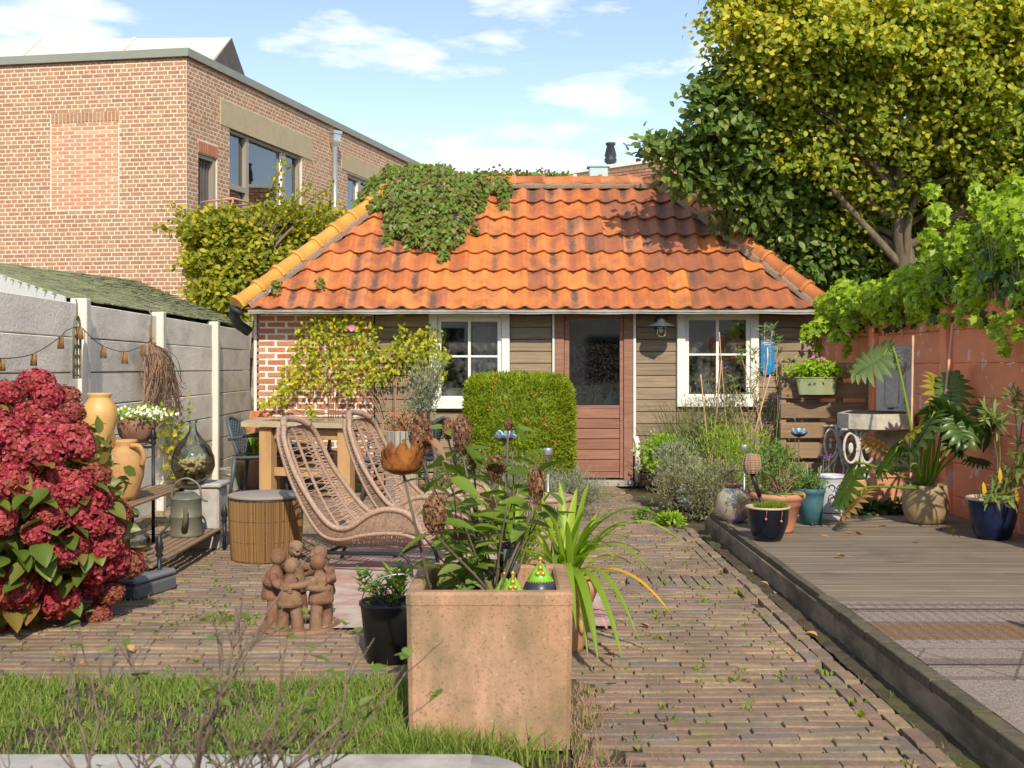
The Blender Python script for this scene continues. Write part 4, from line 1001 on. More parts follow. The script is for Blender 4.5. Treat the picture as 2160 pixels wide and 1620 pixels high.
# sparse yellow vine below
yv = thing('yellowing_creeper', 'sparse creeper with yellow leaves growing up the concrete wall behind the demijohn', 'creeper', fence_at(370, 1010, .03))
b = MB(); st = []
for k in range(9):
    p = fence_at(375+U(-10, 10), 1030, .05); pts = [p]; q = (375, 1030)
    for j in range(6): q = (q[0]+U(-22, 20), q[1]-U(15, 38)); pts.append(fence_at(max(q[0], 325), q[1], .05+U(0, .07)))
    b.tube(smooth_pts(pts, 3), .003, 4, cap=False); st += pts
b.build('stem', m_dry, yv, kind='stuff')
P = np.array([tuple(p) for p in st for _ in range(4)])+NP.normal(size=(len(st)*4, 3))*.035
b = MB(); b.leaves(P, rdir(len(P), -.3), rdir(len(P))+V(.6, -.8, .3), .055, .05, T_LF); b.build('foliage', m_lrose, yv, kind='stuff')

# ---- tiered plant rack
rk = thing('tiered_plant_rack', 'stepped iron plant rack with slatted wooden shelves along the concrete wall', 'plant rack', (-2.75, 8.1, 0))
tiers = [(-3.10, -2.90, 7.3, 9.1, .80), (-2.83, -2.55, 7.1, 8.85, .47), (-2.50, -2.22, 6.9, 8.55, .17)]
for (x0, x1, y0, y1, z) in tiers:
    n = 5
    for k in range(n):
        b = MB(); b.box((x0+(x1-x0)*(k+.5)/n, (y0+y1)/2, z-.008), ((x1-x0)/n-.012, y1-y0, .016), ch=.002); b.build('shelf_slat', m_slat, rk)
b = MB()
for yy in (7.3, 8.8):
    b.box((-2.69, yy-.1, .44), (.55, .014, .02)); b.box((-3.0, yy, .77), (.3, .014, .02)); b.box((-2.37, yy-.3, .14), (.3, .014, .02))
b.build('bracket', m_black, rk)
for (x, yy, h) in ((-3.1, 9.1, .95), (-2.85, 8.85, .90), (-2.52, 8.6, .62), (-2.20, 8.52, .33), (-2.52, 7.0, .6), (-2.2, 6.95, .33), (-2.84, 7.2, .9)):
    b = MB(); b.tube([(x, yy, 0), (x, yy, h-.1)], .014, 8); b.lathe([(.012, 0), (.026, .02), (.016, .035), (.028, .06), (.022, .10), (.012, .13), (.002, .15)], (x, yy, h-.12), 10); b.build('finial_post', m_black, rk)

def amph(name, lbl, c, prof, m, handles=False, cat='jar'):
    t_ = thing(name, lbl, cat, c); b = MB(); b.lathe(prof, c, 32, wob=.008); b.build('body', m, t_)
    if handles:
        for s_ in (-1, 1):
            b = MB(); x = prof[-3][0]
            pts = smooth_pts([V(*c)+V(s_*.06, -.06, .385), V(*c)+V(s_*.13, -.08, .38), V(*c)+V(s_*.155, -.07, .31), V(*c)+V(s_*.135, -.05, .25)], 5); b.tube(pts, .017, 8); b.build('handle', m, t_)
    return t_
c = V(-3.09, 8.35, .80); 
hh = .40
amph('yellow_amphora', 'tall pale yellow glazed clay jar on the upper rack shelf', (c[0]-.0, c[1], c[2]), [(.001, 0), (.062, 0), (.08, .05), (.115, .16), (.130, .24), (.122, .31), (.085, .36), (.077, .38), (.092, .395), (.088, .41), (.07, .405), (.06, .3), (.001, .28)], m_jar)
amph('ochre_amphora', 'ochre clay jar with two small handles on the middle rack shelf', (-2.71, 7.80, .47), [(.001, 0), (.07, 0), (.09, .04), (.125, .16), (.132, .23), (.12, .31), (.085, .365), (.07, .39), (.085, .41), (.08, .425), (.06, .42), (.05, .3), (.001, .28)], m_jar2, True)
# bowl planter with white flowers
bp = thing('brown_bowl_planter', 'rusty brown metal bowl planted with small white flowers on the rack', 'planter', (-3.0, 8.9, .80))
b = MB(); b.lathe([(.001, 0), (.08, 0), (.13, .05), (.15, .12), (.152, .20), (.14, .20), (.13, .17), (.001, .17)], (-3.0, 8.9, .80), 28); b.build('bowl', m_rustb, bp)
P = V(-2.97, 8.85, 1.03)+NP.normal(size=(420, 3))*V(.11, .1, .03); b = MB(); b.leaves(P, rdir(420, .5), rdir(420, 1), .035, .02, T_RH); b.build('foliage', m_herb, bp, kind='stuff')
P = V(-2.92, 8.8, 1.05)+NP.normal(size=(90, 3))*V(.12, .08, .025); b = MB()
for p in P:
    a = np.arange(5)*2*pi/5; D = np.stack([np.cos(a), 0*a, np.sin(a)], -1); b.leaves(np.repeat(p[None], 5, 0), D, (0, -1, .3), .014, .011, T_PET)
b.build('flower', m_white_fl, bp, kind='stuff')
# demijohn on pedestal
pd = thing('stone_pedestal', 'weathered white square pedestal under the large green demijohn', 'pedestal', (-2.32, 8.58, 0))
b = MB(); b.box((-2.38, 8.66, .24), (.27, .27, .48), ch=.015); b.box((-2.38, 8.66, .495), (.31, .31, .035), ch=.01); b.build('block', m_stone, pd)
dj = thing('green_demijohn', 'large pear shaped green glass demijohn half full of wine corks', 'demijohn', (-2.43, 8.52, .515))
cj = V(-2.44, 8.52, .515); prof = [(.001, 0), (.07, .0), (.135, .05), (.165, .13), (.160, .20), (.125, .28), (.07, .345), (.03, .40), (.024, .46), (.032, .465), (.032, .48), (.022, .48)]
b = MB(); b.lathe(prof, cj, 36); b.build('bottle', m_glassg, dj)
v_, f_ = None, None
cm = MB(); cm.lathe([(.001, -.022), (.0095, -.022), (.0115, -.018), (.0115, .018), (.0095, .022), (.001, .022)], (0, 0, 0), 10); cme = cm.mesh('cork'); cme.materials.append(m_cork)
kk = 0
while kk < 260:
    p = V(U(-.15, .15), U(-.15, .15), U(.02, .21)); rmax = np.interp(p[2], [.0, .05, .13, .20, .25], [.05, .115, .147, .142, .12])-.012
    if np.hypot(p[0], p[1]) > rmax or p[1] > .09: continue
    if p[2] > .19+.02*sin(p[0]*30): continue
    inst('cork', cme, Matrix.Translation(tuple(cj+p)) @ Matrix.Rotation(U(0, 6), 4, 'Z') @ Matrix.Rotation(U(.6, 2.4), 4, 'X'), dj); kk += 1
# watering can
wc = thing('zinc_watering_can', 'old tarnished zinc watering can standing on the lower rack', 'watering can', (-2.36, 8.18, .17))
cw = V(-2.38, 8.14, .17)
b = MB(); b.lathe([(.001, 0), (.115, 0), (.118, .012), (.115, .02), (.112, .14), (.116, .145), (.112, .15), (.108, .27), (.112, .275), (.105, .28), (.06, .32), (.058, .30), (.001, .28)], cw, 30); b.build('body', m_zincd, wc)
b = MB(); b.tube([cw+V(.02, -.11, .05), cw+V(.045, -.17, .16), cw+V(.05, -.19, .24)], [.024, .018, .014], 10); b.build('spout', m_bark, wc)
b = MB(); b.tube(smooth_pts([cw+V(-.11, 0, .27), cw+V(-.09, 0, .37), cw+V(0, 0, .42), cw+V(.09, 0, .37), cw+V(.115, 0, .27), cw+V(.15, .02, .25)], 6), .008, 8); b.tube(smooth_pts([cw+V(-.11, -.03, .22), cw+V(-.15, -.05, .17), cw+V(-.11, -.03, .12)], 5), .006, 6); b.build('handle', m_zincd, wc)
gb = thing('round_glass_bottle', 'small round clear glass bottle on the lowest rack shelf', 'bottle', (-2.36, 7.45, .17))
b = MB(); b.lathe([(.001, 0), (.05, .0), (.078, .035), (.082, .075), (.065, .115), (.03, .14), (.018, .15), (.018, .17), (.028, .172), (.028, .18), (.014, .18)], (-2.50+.0, 7.45, .17), 30); b.build('bottle', m_glassc, gb)
b = MB(); b.lathe([(.001, .004), (.05, .004), (.072, .03), (.07, .032), (.001, .032)], (-2.50, 7.45, .17), 24); b.build('sediment', m_jar2, gb)
# bird bell ornament partly seen, grey case
gc = thing('grey_case', 'closed grey plastic case lying on the paving beside the hydrangea', 'case', (-2.25, 6.75, 0))
R_ = Matrix.Rotation(radians(-18), 3, 'Z')
b = MB(); b.box((-2.42, 6.9, .05), (.52, .42, .09), R_, ch=.015); b.build('base', mat('grey_case_plastic', [(.12,.125,.14)], .5), gc)
b = MB(); b.box((-2.42, 6.9, .118), (.52, .42, .04), R_, ch=.015); b.build('lid', mat('grey_case_lid', [(.17,.18,.20)], .45), gc)
# bucket + pot + tiles in the corner
bk = thing('zinc_bucket', 'small pale zinc bucket filled with soil at the foot of the concrete wall', 'bucket', (-3.12, 12.55, 0))
cb = V(-3.20, 12.75, 0)
b = MB(); b.lathe([(.001, 0), (.105, 0), (.11, .01), (.148, .235), (.155, .24), (.15, .248), (.142, .24), (.135, .2), (.001, .2)], cb, 28); b.build('body', m_bucket, bk)
b = MB(); b.ball(cb+V(0, 0, .2), (.12, .12, .05)); b.build('soil', m_soil, bk)
b = MB(); b.tube(smooth_pts([cb+V(-.15, 0, .22), cb+V(-.06, -.15, .20), cb+V(.08, -.14, .18), cb+V(.15, 0, .22)], 6), .004, 5); b.build('handle', m_zinc, bk)
tp = thing('terracotta_trough_pot', 'pale terracotta pot with small plant in the corner beside the table', 'pot', (-2.95, 12.95, 0))
b = MB(); b.lathe([(.001, 0), (.15, 0), (.2, .30), (.225, .31), (.23, .38), (.21, .38), (.2, .33), (.001, .33)], (-2.98, 12.92, 0), 28); b.build('pot', mat('pale_terracotta', [(.60,.42,.32)], .9, stains=[((.7,.62,.55), 4, .45, .7, .7)]), tp)
P = V(-2.98, 12.85, .5)+NP.normal(size=(220, 3))*V(.09, .06, .07); b = MB(); b.leaves(P, rdir(220, .4), rdir(220, 1), .06, .045, T_LF); b.build('foliage', m_herb, tp, kind='stuff')
st_ = thing('stacked_roof_tiles', 'a few spare orange roof tiles leaning against the concrete wall', 'roof tiles', (-3.0, 13.2, 0))
for k in range(4):
    Mx = Matrix.Translation((-3.10+k*.035, 13.0+.01*k, .38+.0*k)) @ Matrix.Rotation(radians(20-6*k), 4, 'Y') @ Matrix.Rotation(radians(82), 4, 'X') @ Matrix.Diagonal((.9, 1.25, 1, 1))
    inst('roof_tile', tms[k], Mx, st_)
b = MB(); b.box((-3.07, 13.0, .19), (.3, .2, .38)); b.build('support_block', m_hipm, st_)

# ================================================================== HYDRANGEA
HC_ = V(-2.86, 6.2, .64); HR = V(.76, .72, .72)
hy = thing('red_hydrangea', 'large round hydrangea bush covered in crimson mophead flowers at the left', 'hydrangea', (HC_[0], HC_[1], 0))
def hyray(px, py):
    d = V((px-1080)/F, 1, -(py-HY)/F); o = V(0, 0, HC); e = (o-HC_)/HR; g_ = d/HR
    A = (g_**2).sum(); B = 2*(e*g_).sum(); C_ = (e**2).sum()-1; D_ = B*B-4*A*C_
    if D_ < 0: Y = 6.1+.0; return o+d*Y
    return o+d*((-B-sqrt(D_))/(2*A))
def head_mesh(seed, m_, n=190, ctr=(0, 0, 0), fs=.23, core=True):
    rs_ = np.random.RandomState(seed); b = MB()
    i = np.arange(n)+.5; ph = np.arccos(1-2*i/n); th = pi*(1+5**.5)*i
    d = np.stack([np.cos(th)*np.sin(ph), np.sin(th)*np.sin(ph), np.cos(ph)], -1); d += rs_.normal(size=d.shape)*.09; d = nrm(d)
    rad = 1+rs_.normal(size=(n, 1))*.06+.07*np.sin(d[:, :1]*5+seed)
    c = d*(rad if core else rad*(.35+.75*rs_.random_sample((n, 1))**.5))*V(1, 1, .86)
    fr = rs_.random_sample(n)
    t1 = nrm(np.cross(d, rs_.normal(size=(n, 3)))); t2 = np.cross(d, t1)
    for k in range(4):
        D = (t1 if k % 2 == 0 else t2)*(1 if k < 2 else -1)+d*.25+rs_.normal(size=(n, 3))*.15
        b.leaves(c, D, d+rs_.normal(size=(n, 3))*.3, fs*(.8+.4*rs_.random_sample(n)), fs*.95, T_PET, (fr*.8+rs_.random_sample(n)*.2) % 1)
    
    if core: b.ball((0, 0, 0), (.82, .82, .7), 10, 6, .15)
    me = b.mesh('flower_head'); me.materials.append(m_); return me
hm = [head_mesh(i, m_hyf) for i in range(4)]; hmf = [head_mesh(i+9, m_hyf2) for i in range(2)]
heads = [(70,810,38),(100,838,30),(10,832,34),(135,840,30,1),(150,872,30,1),(50,885,40),(90,910,42),(10,915,40),(152,925,40),(168,945,32),(45,950,42),(95,950,40),(20,975,42),(115,1010,30),
 (8,1020,42),(196,1005,32,1),(70,1045,40),(160,1030,42),(130,1060,46),(185,1060,40),(95,1090,34),(165,1090,42),(205,1105,34),(245,1085,30,1),(232,1125,32,1),(75,1125,30),(125,1165,38),(150,1150,34),(185,1195,42),(215,1155,40),(240,1180,36),(262,1195,34,1),
 (30,1240,42),(112,1265,42),(60,1330,36),(205,1300,30,1),(215,1250,32,1),(5,1330,32,1),(235,1250,28,1),(-30,900,44),(-20,1100,44),(-30,1250,44),(-60,1000,44),(95,1340,24,1),(28,1290,30,1),(190,1240,26)]
for h in heads:
    p = hyray(h[0], h[1]); r_ = h[2]/F*p[1]*(.98 if len(h) < 4 else .9); p = p+V(0, r_*(.3+U(-.5, .7)), 0)
    M_ = Matrix.Translation(tuple(p)) @ Matrix.Rotation(U(0, 6), 4, 'Z') @ Matrix.Rotation(U(-.4, .4), 4, 'X') @ Matrix.Diagonal((r_*U(.95, 1.15), r_, r_*U(.9, 1.1), 1))
    inst('flower_head', RR.choice(hmf if len(h) > 3 else hm), M_, hy)
def leafmesh(name, T, m_, nv=1, curl=.0):
    b = MB(); b.leaves([(0, 0, 0)], (1, 0, 0), (0, 0, 1), 1, 1, T, 0.); me = b.mesh(name); me.materials.append(m_); return me
def ovate(name, m_, nu=7, nv=4, cup=.18, droop=.25, w=.62, ser=0.):
    b = MB()
    def fn(u, v):
        s_ = (v-.5)*2; wd = w*.5*(sin(pi*min(u**.75, 1))**.8)*(1-.12*u)+.004; 
        return (u, s_*wd, cup*abs(s_)*wd*1.6-droop*u*u+.012*sin(u*22)*abs(s_))
    b.grid(fn, nu, nv, 0.); me = b.mesh(name); me.materials.append(m_); return me
lm_h = ovate('leaf', m_hyl, w=.82)
for k in range(150):
    px, py = U(-40, 245), U(850, 1380)
    if (py < 1150 and RR.random() < .5) or (py < 1010 and px > 170): continue
    if (px > 60 and py < 870): continue
    p = hyray(px, py); e_ = np.abs(((p-HC_)/HR)**2).sum()
    if e_ > 1.02: continue
    p = p+V(0, U(-.07, .06), 0)
    sz_ = U(.10, .15); yaw = U(-pi, 0)
    M_ = Matrix.Translation(tuple(p)) @ Matrix.Rotation(yaw, 4, 'Z') @ Matrix.Rotation(U(-.2, .9), 4, 'Y') @ Matrix.Rotation(U(-.5, .5), 4, 'X') @ Matrix.Diagonal((sz_, sz_, sz_, 1))
    inst('leaf', lm_h, M_, hy)
P = HC_+rdir(2600)*HR*(NP.random_sample((2600, 1))**.4)*.92; b = MB(); b.leaves(P, rdir(2600, -.2), rdir(2600, .8), .11, .07, T_LF); b.build('inner_foliage', m_hyl, hy, kind='stuff')
b = MB()
for k in range(26):
    a = U(0, 6.28); e = HC_+V(cos(a)*.6, sin(a)*.5, U(-.2, .4)); b.tube(smooth_pts([(HC_[0]+U(-.15, .15), HC_[1]+U(-.1, .1), 0), (HC_[0]+cos(a)*.3, HC_[1]+sin(a)*.25, .3), e], 4), .008, 5)
b.build('stem', m_twig, hy)
# ================================================================== MIDDLE: TABLE, CHAIRS, STATUE, PLANTER
# ---- dining table
A_ = V(-2.86, 11.75, 0); B_ = V(-1.42, 11.35, 0); dv = V(-.12, 1.15, 0)
tb = thing('dining_table', 'rectangular wooden garden table with weathered puddled top and square legs', 'table', (A_+B_+dv)/2)
td = nrm(B_-A_); tn = V(td[1], -td[0], 0); tn = -tn if tn[1] < 0 else tn
n = 1
b = MB(); b.prism([A_+V(0, 0, .775), B_+V(0, 0, .775), B_+dv+V(0, 0, .775), A_+dv+V(0, 0, .775)], (0, 0, .05)); b.build('table_top', m_ttop, tb)
rt = axes(td, tn, (0, 0, 1))
pud = MB(); cpu = (A_+B_+dv)/2+V(-.1, 0, .8262); pud.lathe([(.38, 0), (.001, .0005)], cpu, 30, sx=1, sy=.75, wob=.08); pud.build('puddle', mat('wet_wood', [(.10,.075,.045)], .08, spec=.6), tb)
for (u, w) in ((.20, .12), (.80, .12), (.20, .88), (.80, .88)):
    c = A_+(B_-A_)*u+dv*w; b = MB(); b.box(c+V(0, 0, .385), (.14, .14, .77), rt, ch=.006); b.build('leg', m_wood, tb)
for w in (.12, .88):
    b = MB(); b.box(A_+(B_-A_)*.5+dv*w+V(0, 0, .70), (.73, .045, .11), rt, ch=.004); b.build('apron', m_wood, tb)
    b = MB(); b.box(A_+(B_-A_)*.5+dv*w+V(0, 0, .30), (.73, .05, .09), rt, ch=.004); b.build('stretcher', m_wood, tb)

# ---- grey perforated chairs (local: faces +x)
def surf_lattice(fn, nu, nv, w, m_='x'):
    b = MB()
    for k in range(-nv, nu+1):
        for sg in (1, -1):
            pts = []
            for j in range(nv*2+1):
                v = j/(nv*2); u = (k+v*nv*1.0)/nu if sg == 1 else (nu-k-v*nv*1.0)/nu
                if -.001 <= u <= 1.001: pts.append(fn(min(max(u, 0), 1), v))
            if len(pts) > 1: b.tube(pts, w, 4, cap=False)
    return b
def plastic_chair(lbl, loc, rot, grp):
    t_ = thing('plastic_garden_chair', lbl, 'chair', (0, 0, 0), grp)
    def back(u, v):
        s_ = (u-.5)*2; wd = .235*(1-.25*v*v*v)-.02*(1-v); z = .45+.40*v-.05*s_*s_*v; x = -.20-.13*v-.05*(1-s_*s_)+.04; return (x, s_*wd, z)
    def seat(u, v):
        s_ = (u-.5)*2; return (.24-.45*v, s_*(.24-.02*v), .44-.02*(1-s_*s_)-.02*v)
    b = surf_lattice(back, 9, 6, .009); b.build('back_mesh', m_plast, t_)
    b = MB(); b.tube([back(0, i/6) for i in range(7)]+[back(i/8, 1) for i in range(1, 8)]+[back(1, 1-i/6) for i in range(7)], .021, 8); b.build('back_frame', m_plast, t_)
    b = MB(); b.grid(lambda u, v: seat(u, v), 6, 6); b.grid(lambda u, v: V(*seat(u, 1-v))-V(0, 0, .02), 6, 6); b.tube([seat(0, i/4) for i in range(5)]+[seat(i/4, 1) for i in range(1, 4)]+[seat(1, 1-i/4) for i in range(5)]+[seat(1-i/4, 0) for i in range(1, 4)], .017, 7, closed=True); b.build('seat', m_plast, t_)
    for (x, y_) in ((.20, .21), (.20, -.21), (-.2, .21), (-.2, -.21)):
        b = MB(); b.tube([(x, y_, .44), (x*1.25, y_*1.12, 0)], [.026, .017], 8); b.build('leg', m_plast, t_)
    for s_ in (-1, 1):
        b = MB(); b.tube(smooth_pts([(-.27, s_*.22, .62), (-.05, s_*.265, .66), (.14, s_*.265, .65), (.18, s_*.25, .56), (.19, s_*.225, .44)], 4), .017, 7); b.build('armrest', m_plast, t_)
    t_.location = loc; t_.rotation_euler = (0, 0, rot); return t_
GC = 'grey plastic chairs round the wooden table'
pc = plastic_chair('grey perforated plastic chair nearest the zinc bucket, at the left end of the table', (-2.78, 12.25, 0), radians(-5), GC)
copy_thing(pc, (-2.42, 13.0, 0), radians(-65), 'grey plastic chair tucked behind the table near its left end', GC)
copy_thing(pc, (-1.28, 11.75, 0), radians(172), 'grey plastic chair at the right end of the table, nearer one of the two', GC)
copy_thing(pc, (-1.08, 12.2, 0), radians(165), 'grey plastic chair behind its twin at the right end of the table', GC)

# ---- rattan lounge chairs
def rattan_chair(lbl, loc, rot, grp):
    t_ = thing('rattan_lounge_chair', lbl, 'lounge chair', (0, 0, 0), grp)
    rail = smooth_pts([(-.50, .21, .99), (-.465, .275, .90), (-.38, .31, .71), (-.27, .335, .545), (-.16, .35, .41), (-.07, .355, .345), (.04, .36, .35), (.18, .36, .44), (.305, .355, .475), (.43, .34, .45), (.51, .32, .36), (.545, .30, .25)], 5)
    cen = smooth_pts([(-.60, 0, .975), (-.575, 0, .90), (-.50, 0, .70), (-.41, 0, .50), (-.31, 0, .33), (-.22, 0, .235), (-.10, 0, .20), (.06, 0, .195), (.20, 0, .20), (.34, 0, .215), (.45, 0, .225), (.52, 0, .235)], 5)
    m_ = len(rail)
    def P_(t, u):     # t 0..1, u -1..1
        i = t*(m_-1); k = min(int(i), m_-2); f_ = i-k; Rr = rail[k]*(1-f_)+rail[k+1]*f_; Cc = cen[k]*(1-f_)+cen[k+1]*f_
        a = abs(u); flat = np.interp(t, [0, .25, .45, .6, 1], [.75, .55, .30, .22, .3]); w = (a**(2.6+ (1-flat)*2))
        q = Cc*(1-w)+Rr*w; wid = Rr[1]*(.90*min(a/.8, 1)+.10*max(0, (a-.8)/.2)); return V(q[0], wid*(1 if u > 0 else -1), q[2])
    def wrap(b, pts, r, pitch=.0125):
        pts = np.array(pts); d = np.linalg.norm(np.diff(pts, axis=0), axis=1); L_ = d.sum(); n = int(L_/pitch*2); s_ = np.concatenate([[0], np.cumsum(d)]); tt = np.linspace(0, L_, n)
        q = np.stack([np.interp(tt, s_, pts[:, i]) for i in range(3)], -1); b.tube(q, np.where(np.arange(n) % 2 == 0, r, r*.80), 8)
    for s_ in (-1, 1):
        b = MB(); wrap(b, [P_(t, s_) for t in np.linspace(0, 1, 60)], .021); b.build('side_rail', m_ratt, t_)
        b = MB(); wrap(b, [P_(t, s_*.80) for t in np.linspace(0.0, 1, 60)], .016); b.build('side_rail', m_ratt2, t_)
    b = MB(); tp_ = smooth_pts([(-.50, -.21, .99), (-.545, -.12, 1.03), (-.575, 0, 1.04), (-.545, .12, 1.03), (-.50, .21, .99)], 6); b.tube(tp_, .024, 10); b.build('top_rail', m_ratt, t_)
    b = MB(); wrap(b, [P_(1, u) for u in np.linspace(-1, 1, 24)], .020); b.build('front_rail', m_ratt, t_)
    for u in (-.42, 0, .42):
        b = MB(); wrap(b, [P_(t, u) for t in np.linspace(0.0, 1, 60)], .014 if u else .016, .014); b.build('rib', m_ratt2, t_)
    b = MB(); rs_ = random.Random(3)
    n = 92
    for k in range(n):
        t0 = (k+.5)/n; jit = rs_.uniform(-.012, .012); sl_ = .012 if k % 2 else -.012
        b.tube([P_(min(max(t0+sl_*u+jit*u*u, 0), 1), u)+V(rs_.uniform(-.003, .003), 0, rs_.uniform(-.003, .003)) for u in np.linspace(-1, 1, 21)], .0052, 4, cap=False)
    for k in range(n):       # crossing strands on the sides
        t0 = (k+.5)/n
        for s_ in (-1, 1):
            for dt in (-.022, .022):
                b.tube([P_(min(max(t0+dt*q, 0), 1), s_*(1-.36*q)) for q in np.linspace(0, 1, 7)], .0048, 4, cap=False)
    b.build('weave', m_ratt, t_)
    b = MB(); hw = .27
    for s_ in (-1, 1):
        b.tube(smooth_pts([(-.20, s_*hw, .16), (.10, s_*hw, .165), (.34, s_*hw, .17), (.40, s_*hw, .15), (.43, s_*hw, .10), (.45, s_*hw*1.05, .0)], 4), .013, 8)
        b.tube(smooth_pts([(-.20, s_*hw, .16), (-.24, s_*hw, .14), (-.29, s_*hw, .0)], 4), .013, 8)
        b.tube([(-.29, s_*hw, .013), (.45, s_*hw, .013)], .011, 8)
    b.tube([(-.18, -hw, .155), (-.18, hw, .155)], .012, 8); b.tube([(.32, -hw, .155), (.32, hw, .155)], .012, 8)
    b.build('metal_frame', m_black, t_)
    t_.location = loc; t_.rotation_euler = (0, 0, rot); return t_
GR = 'rattan lounge chairs on the pink rug'
rc = rattan_chair('pinkish rattan lounge chair with tall curved back, nearest the cane side table', (-1.02, 7.68, 0), radians(-14), GR)
copy_thing(rc, (-.73, 8.75, 0), radians(-16), 'pinkish rattan lounge chair set farther back, in front of the table', GR)
# low rattan footstool glimpsed behind the strap leaved plant
fs = thing('rattan_footstool', 'pale rattan footstool half hidden behind the strap leaved plant', 'footstool', (.22, 7.35, 0))
b = MB()
for z, rr_ in ((.54, .17), (.33, .19), (.10, .17)):
    n_ = 120; a = np.arange(n_)*2*pi/n_; b.tube([(.22+cos(q)*rr_, 7.35+sin(q)*rr_, z) for q in a], np.where(np.arange(n_) % 2 == 0, .02, .016), 7, closed=True)
b.build('ring', m_ratt, fs)
b = MB()
for k in range(50):
    a = k*2*pi/50
    for da in (.12, -.12): b.tube([(.22+cos(a+da*q)*np.interp(q, [0, 1, 2], [.17, .19, .17]), 7.35+sin(a+da*q)*np.interp(q, [0, 1, 2], [.17, .19, .17]), .10+.22*q) for q in (0, 1, 2)], .006, 4, cap=False)
b.lathe([(.17, .54), (.001, .545)], (.22, 7.35, 0), 24); b.build('weave', m_ratt, fs)

# ---- cane side table
cs = thing('cane_side_table', 'round side table of upright honey coloured cane rods with grey lid', 'side table', (-1.80, 8.15, 0))
cc = V(-1.80, 8.15, 0)
b = MB(); b.lathe([(.001, .455), (.268, .455), (.272, .462), (.272, .474), (.262, .478), (.001, .478)], cc, 48); b.build('lid', m_grey, cs)
b = MB()
for k in range(230):
    a = k*2*pi/230+U(-.006, .006); b.tube([cc+V(cos(a)*q, sin(a)*q, z) for z, q in ((.01, .246), (.22, .262), (.45, .268))], .0034, 4, cap=False)
b.build('cane_rods', m_cane, cs, kind='stuff')
b = MB()
for z, q in ((.015, .242), (.15, .252), (.3, .26), (.445, .265)): b.tube([cc+V(cos(a)*q, sin(a)*q, z) for a in np.arange(0, 2*pi, .2)], .008, 6, closed=True)
for k in range(8): a = k*pi/4; b.tube([cc+V(cos(a)*.235, sin(a)*.235, 0), cc+V(cos(a)*.25, sin(a)*.25, .45)], .006, 5)
b.build('hoop', m_black, cs)

# ---- pink rug
def rugmesh(c, sx_, sy_, rot, z, m_, nx=40, ny=40, wav=.004):
    b = MB(); cr, sr = cos(rot), sin(rot)
    def fn(u, v):
        x, y_ = (u-.5)*sx_, (v-.5)*sy_; return (c[0]+x*cr-y_*sr, c[1]+x*sr+y_*cr, z+wav*noise.noise(Vector((x*3, y_*3, 1)))+wav)
    b.grid(fn, nx, ny)
    return b
b = rugmesh((-.38, 7.2), 1.78, 2.62, radians(2), .022, m_rug); b.tube([(.50, 5.9, .022), (.55-.09, 8.5, .022)], .008, 4)
o = b.build('pink_rug', m_rug); tag(o, 'faded pink and beige patterned rug under the rattan chairs', 'rug')

# ---- clay figures embracing in a ring
def remeshed(b, name, m_, parent, vox=.005, sm_=3, label=None):
    me = b.mesh(name, ORG[parent.name], True); o = bpy.data.objects.new(name, me); COL.objects.link(o)
    md = o.modifiers.new('r', 'REMESH'); md.mode = 'VOXEL'; md.voxel_size = vox; md.use_smooth_shade = True
    ms = o.modifiers.new('s', 'SMOOTH'); ms.factor = .5; ms.iterations = sm_
    bpy.context.view_layer.update(); me2 = bpy.data.meshes.new_from_object(o.evaluated_get(bpy.context.evaluated_depsgraph_get())); o.modifiers.clear(); o.data = me2; me2.name = name
    me2.materials.clear(); me2.materials.append(m_); o.parent = parent; ORG[o.name] = ORG[parent.name]
    for p in me2.polygons: p.use_smooth = True
    return o
SC_ = V(-1.135, 5.98, 0)
fg = thing('clay_figure_ring', 'terracotta sculpture of little people embracing in a ring', 'sculpture', SC_)
b = MB(); b.lathe([(.001, .002), (.215, .002), (.222, .012), (.212, .03), (.12, .022), (.001, .02)], SC_, 40)
b = b
rr_ = .14
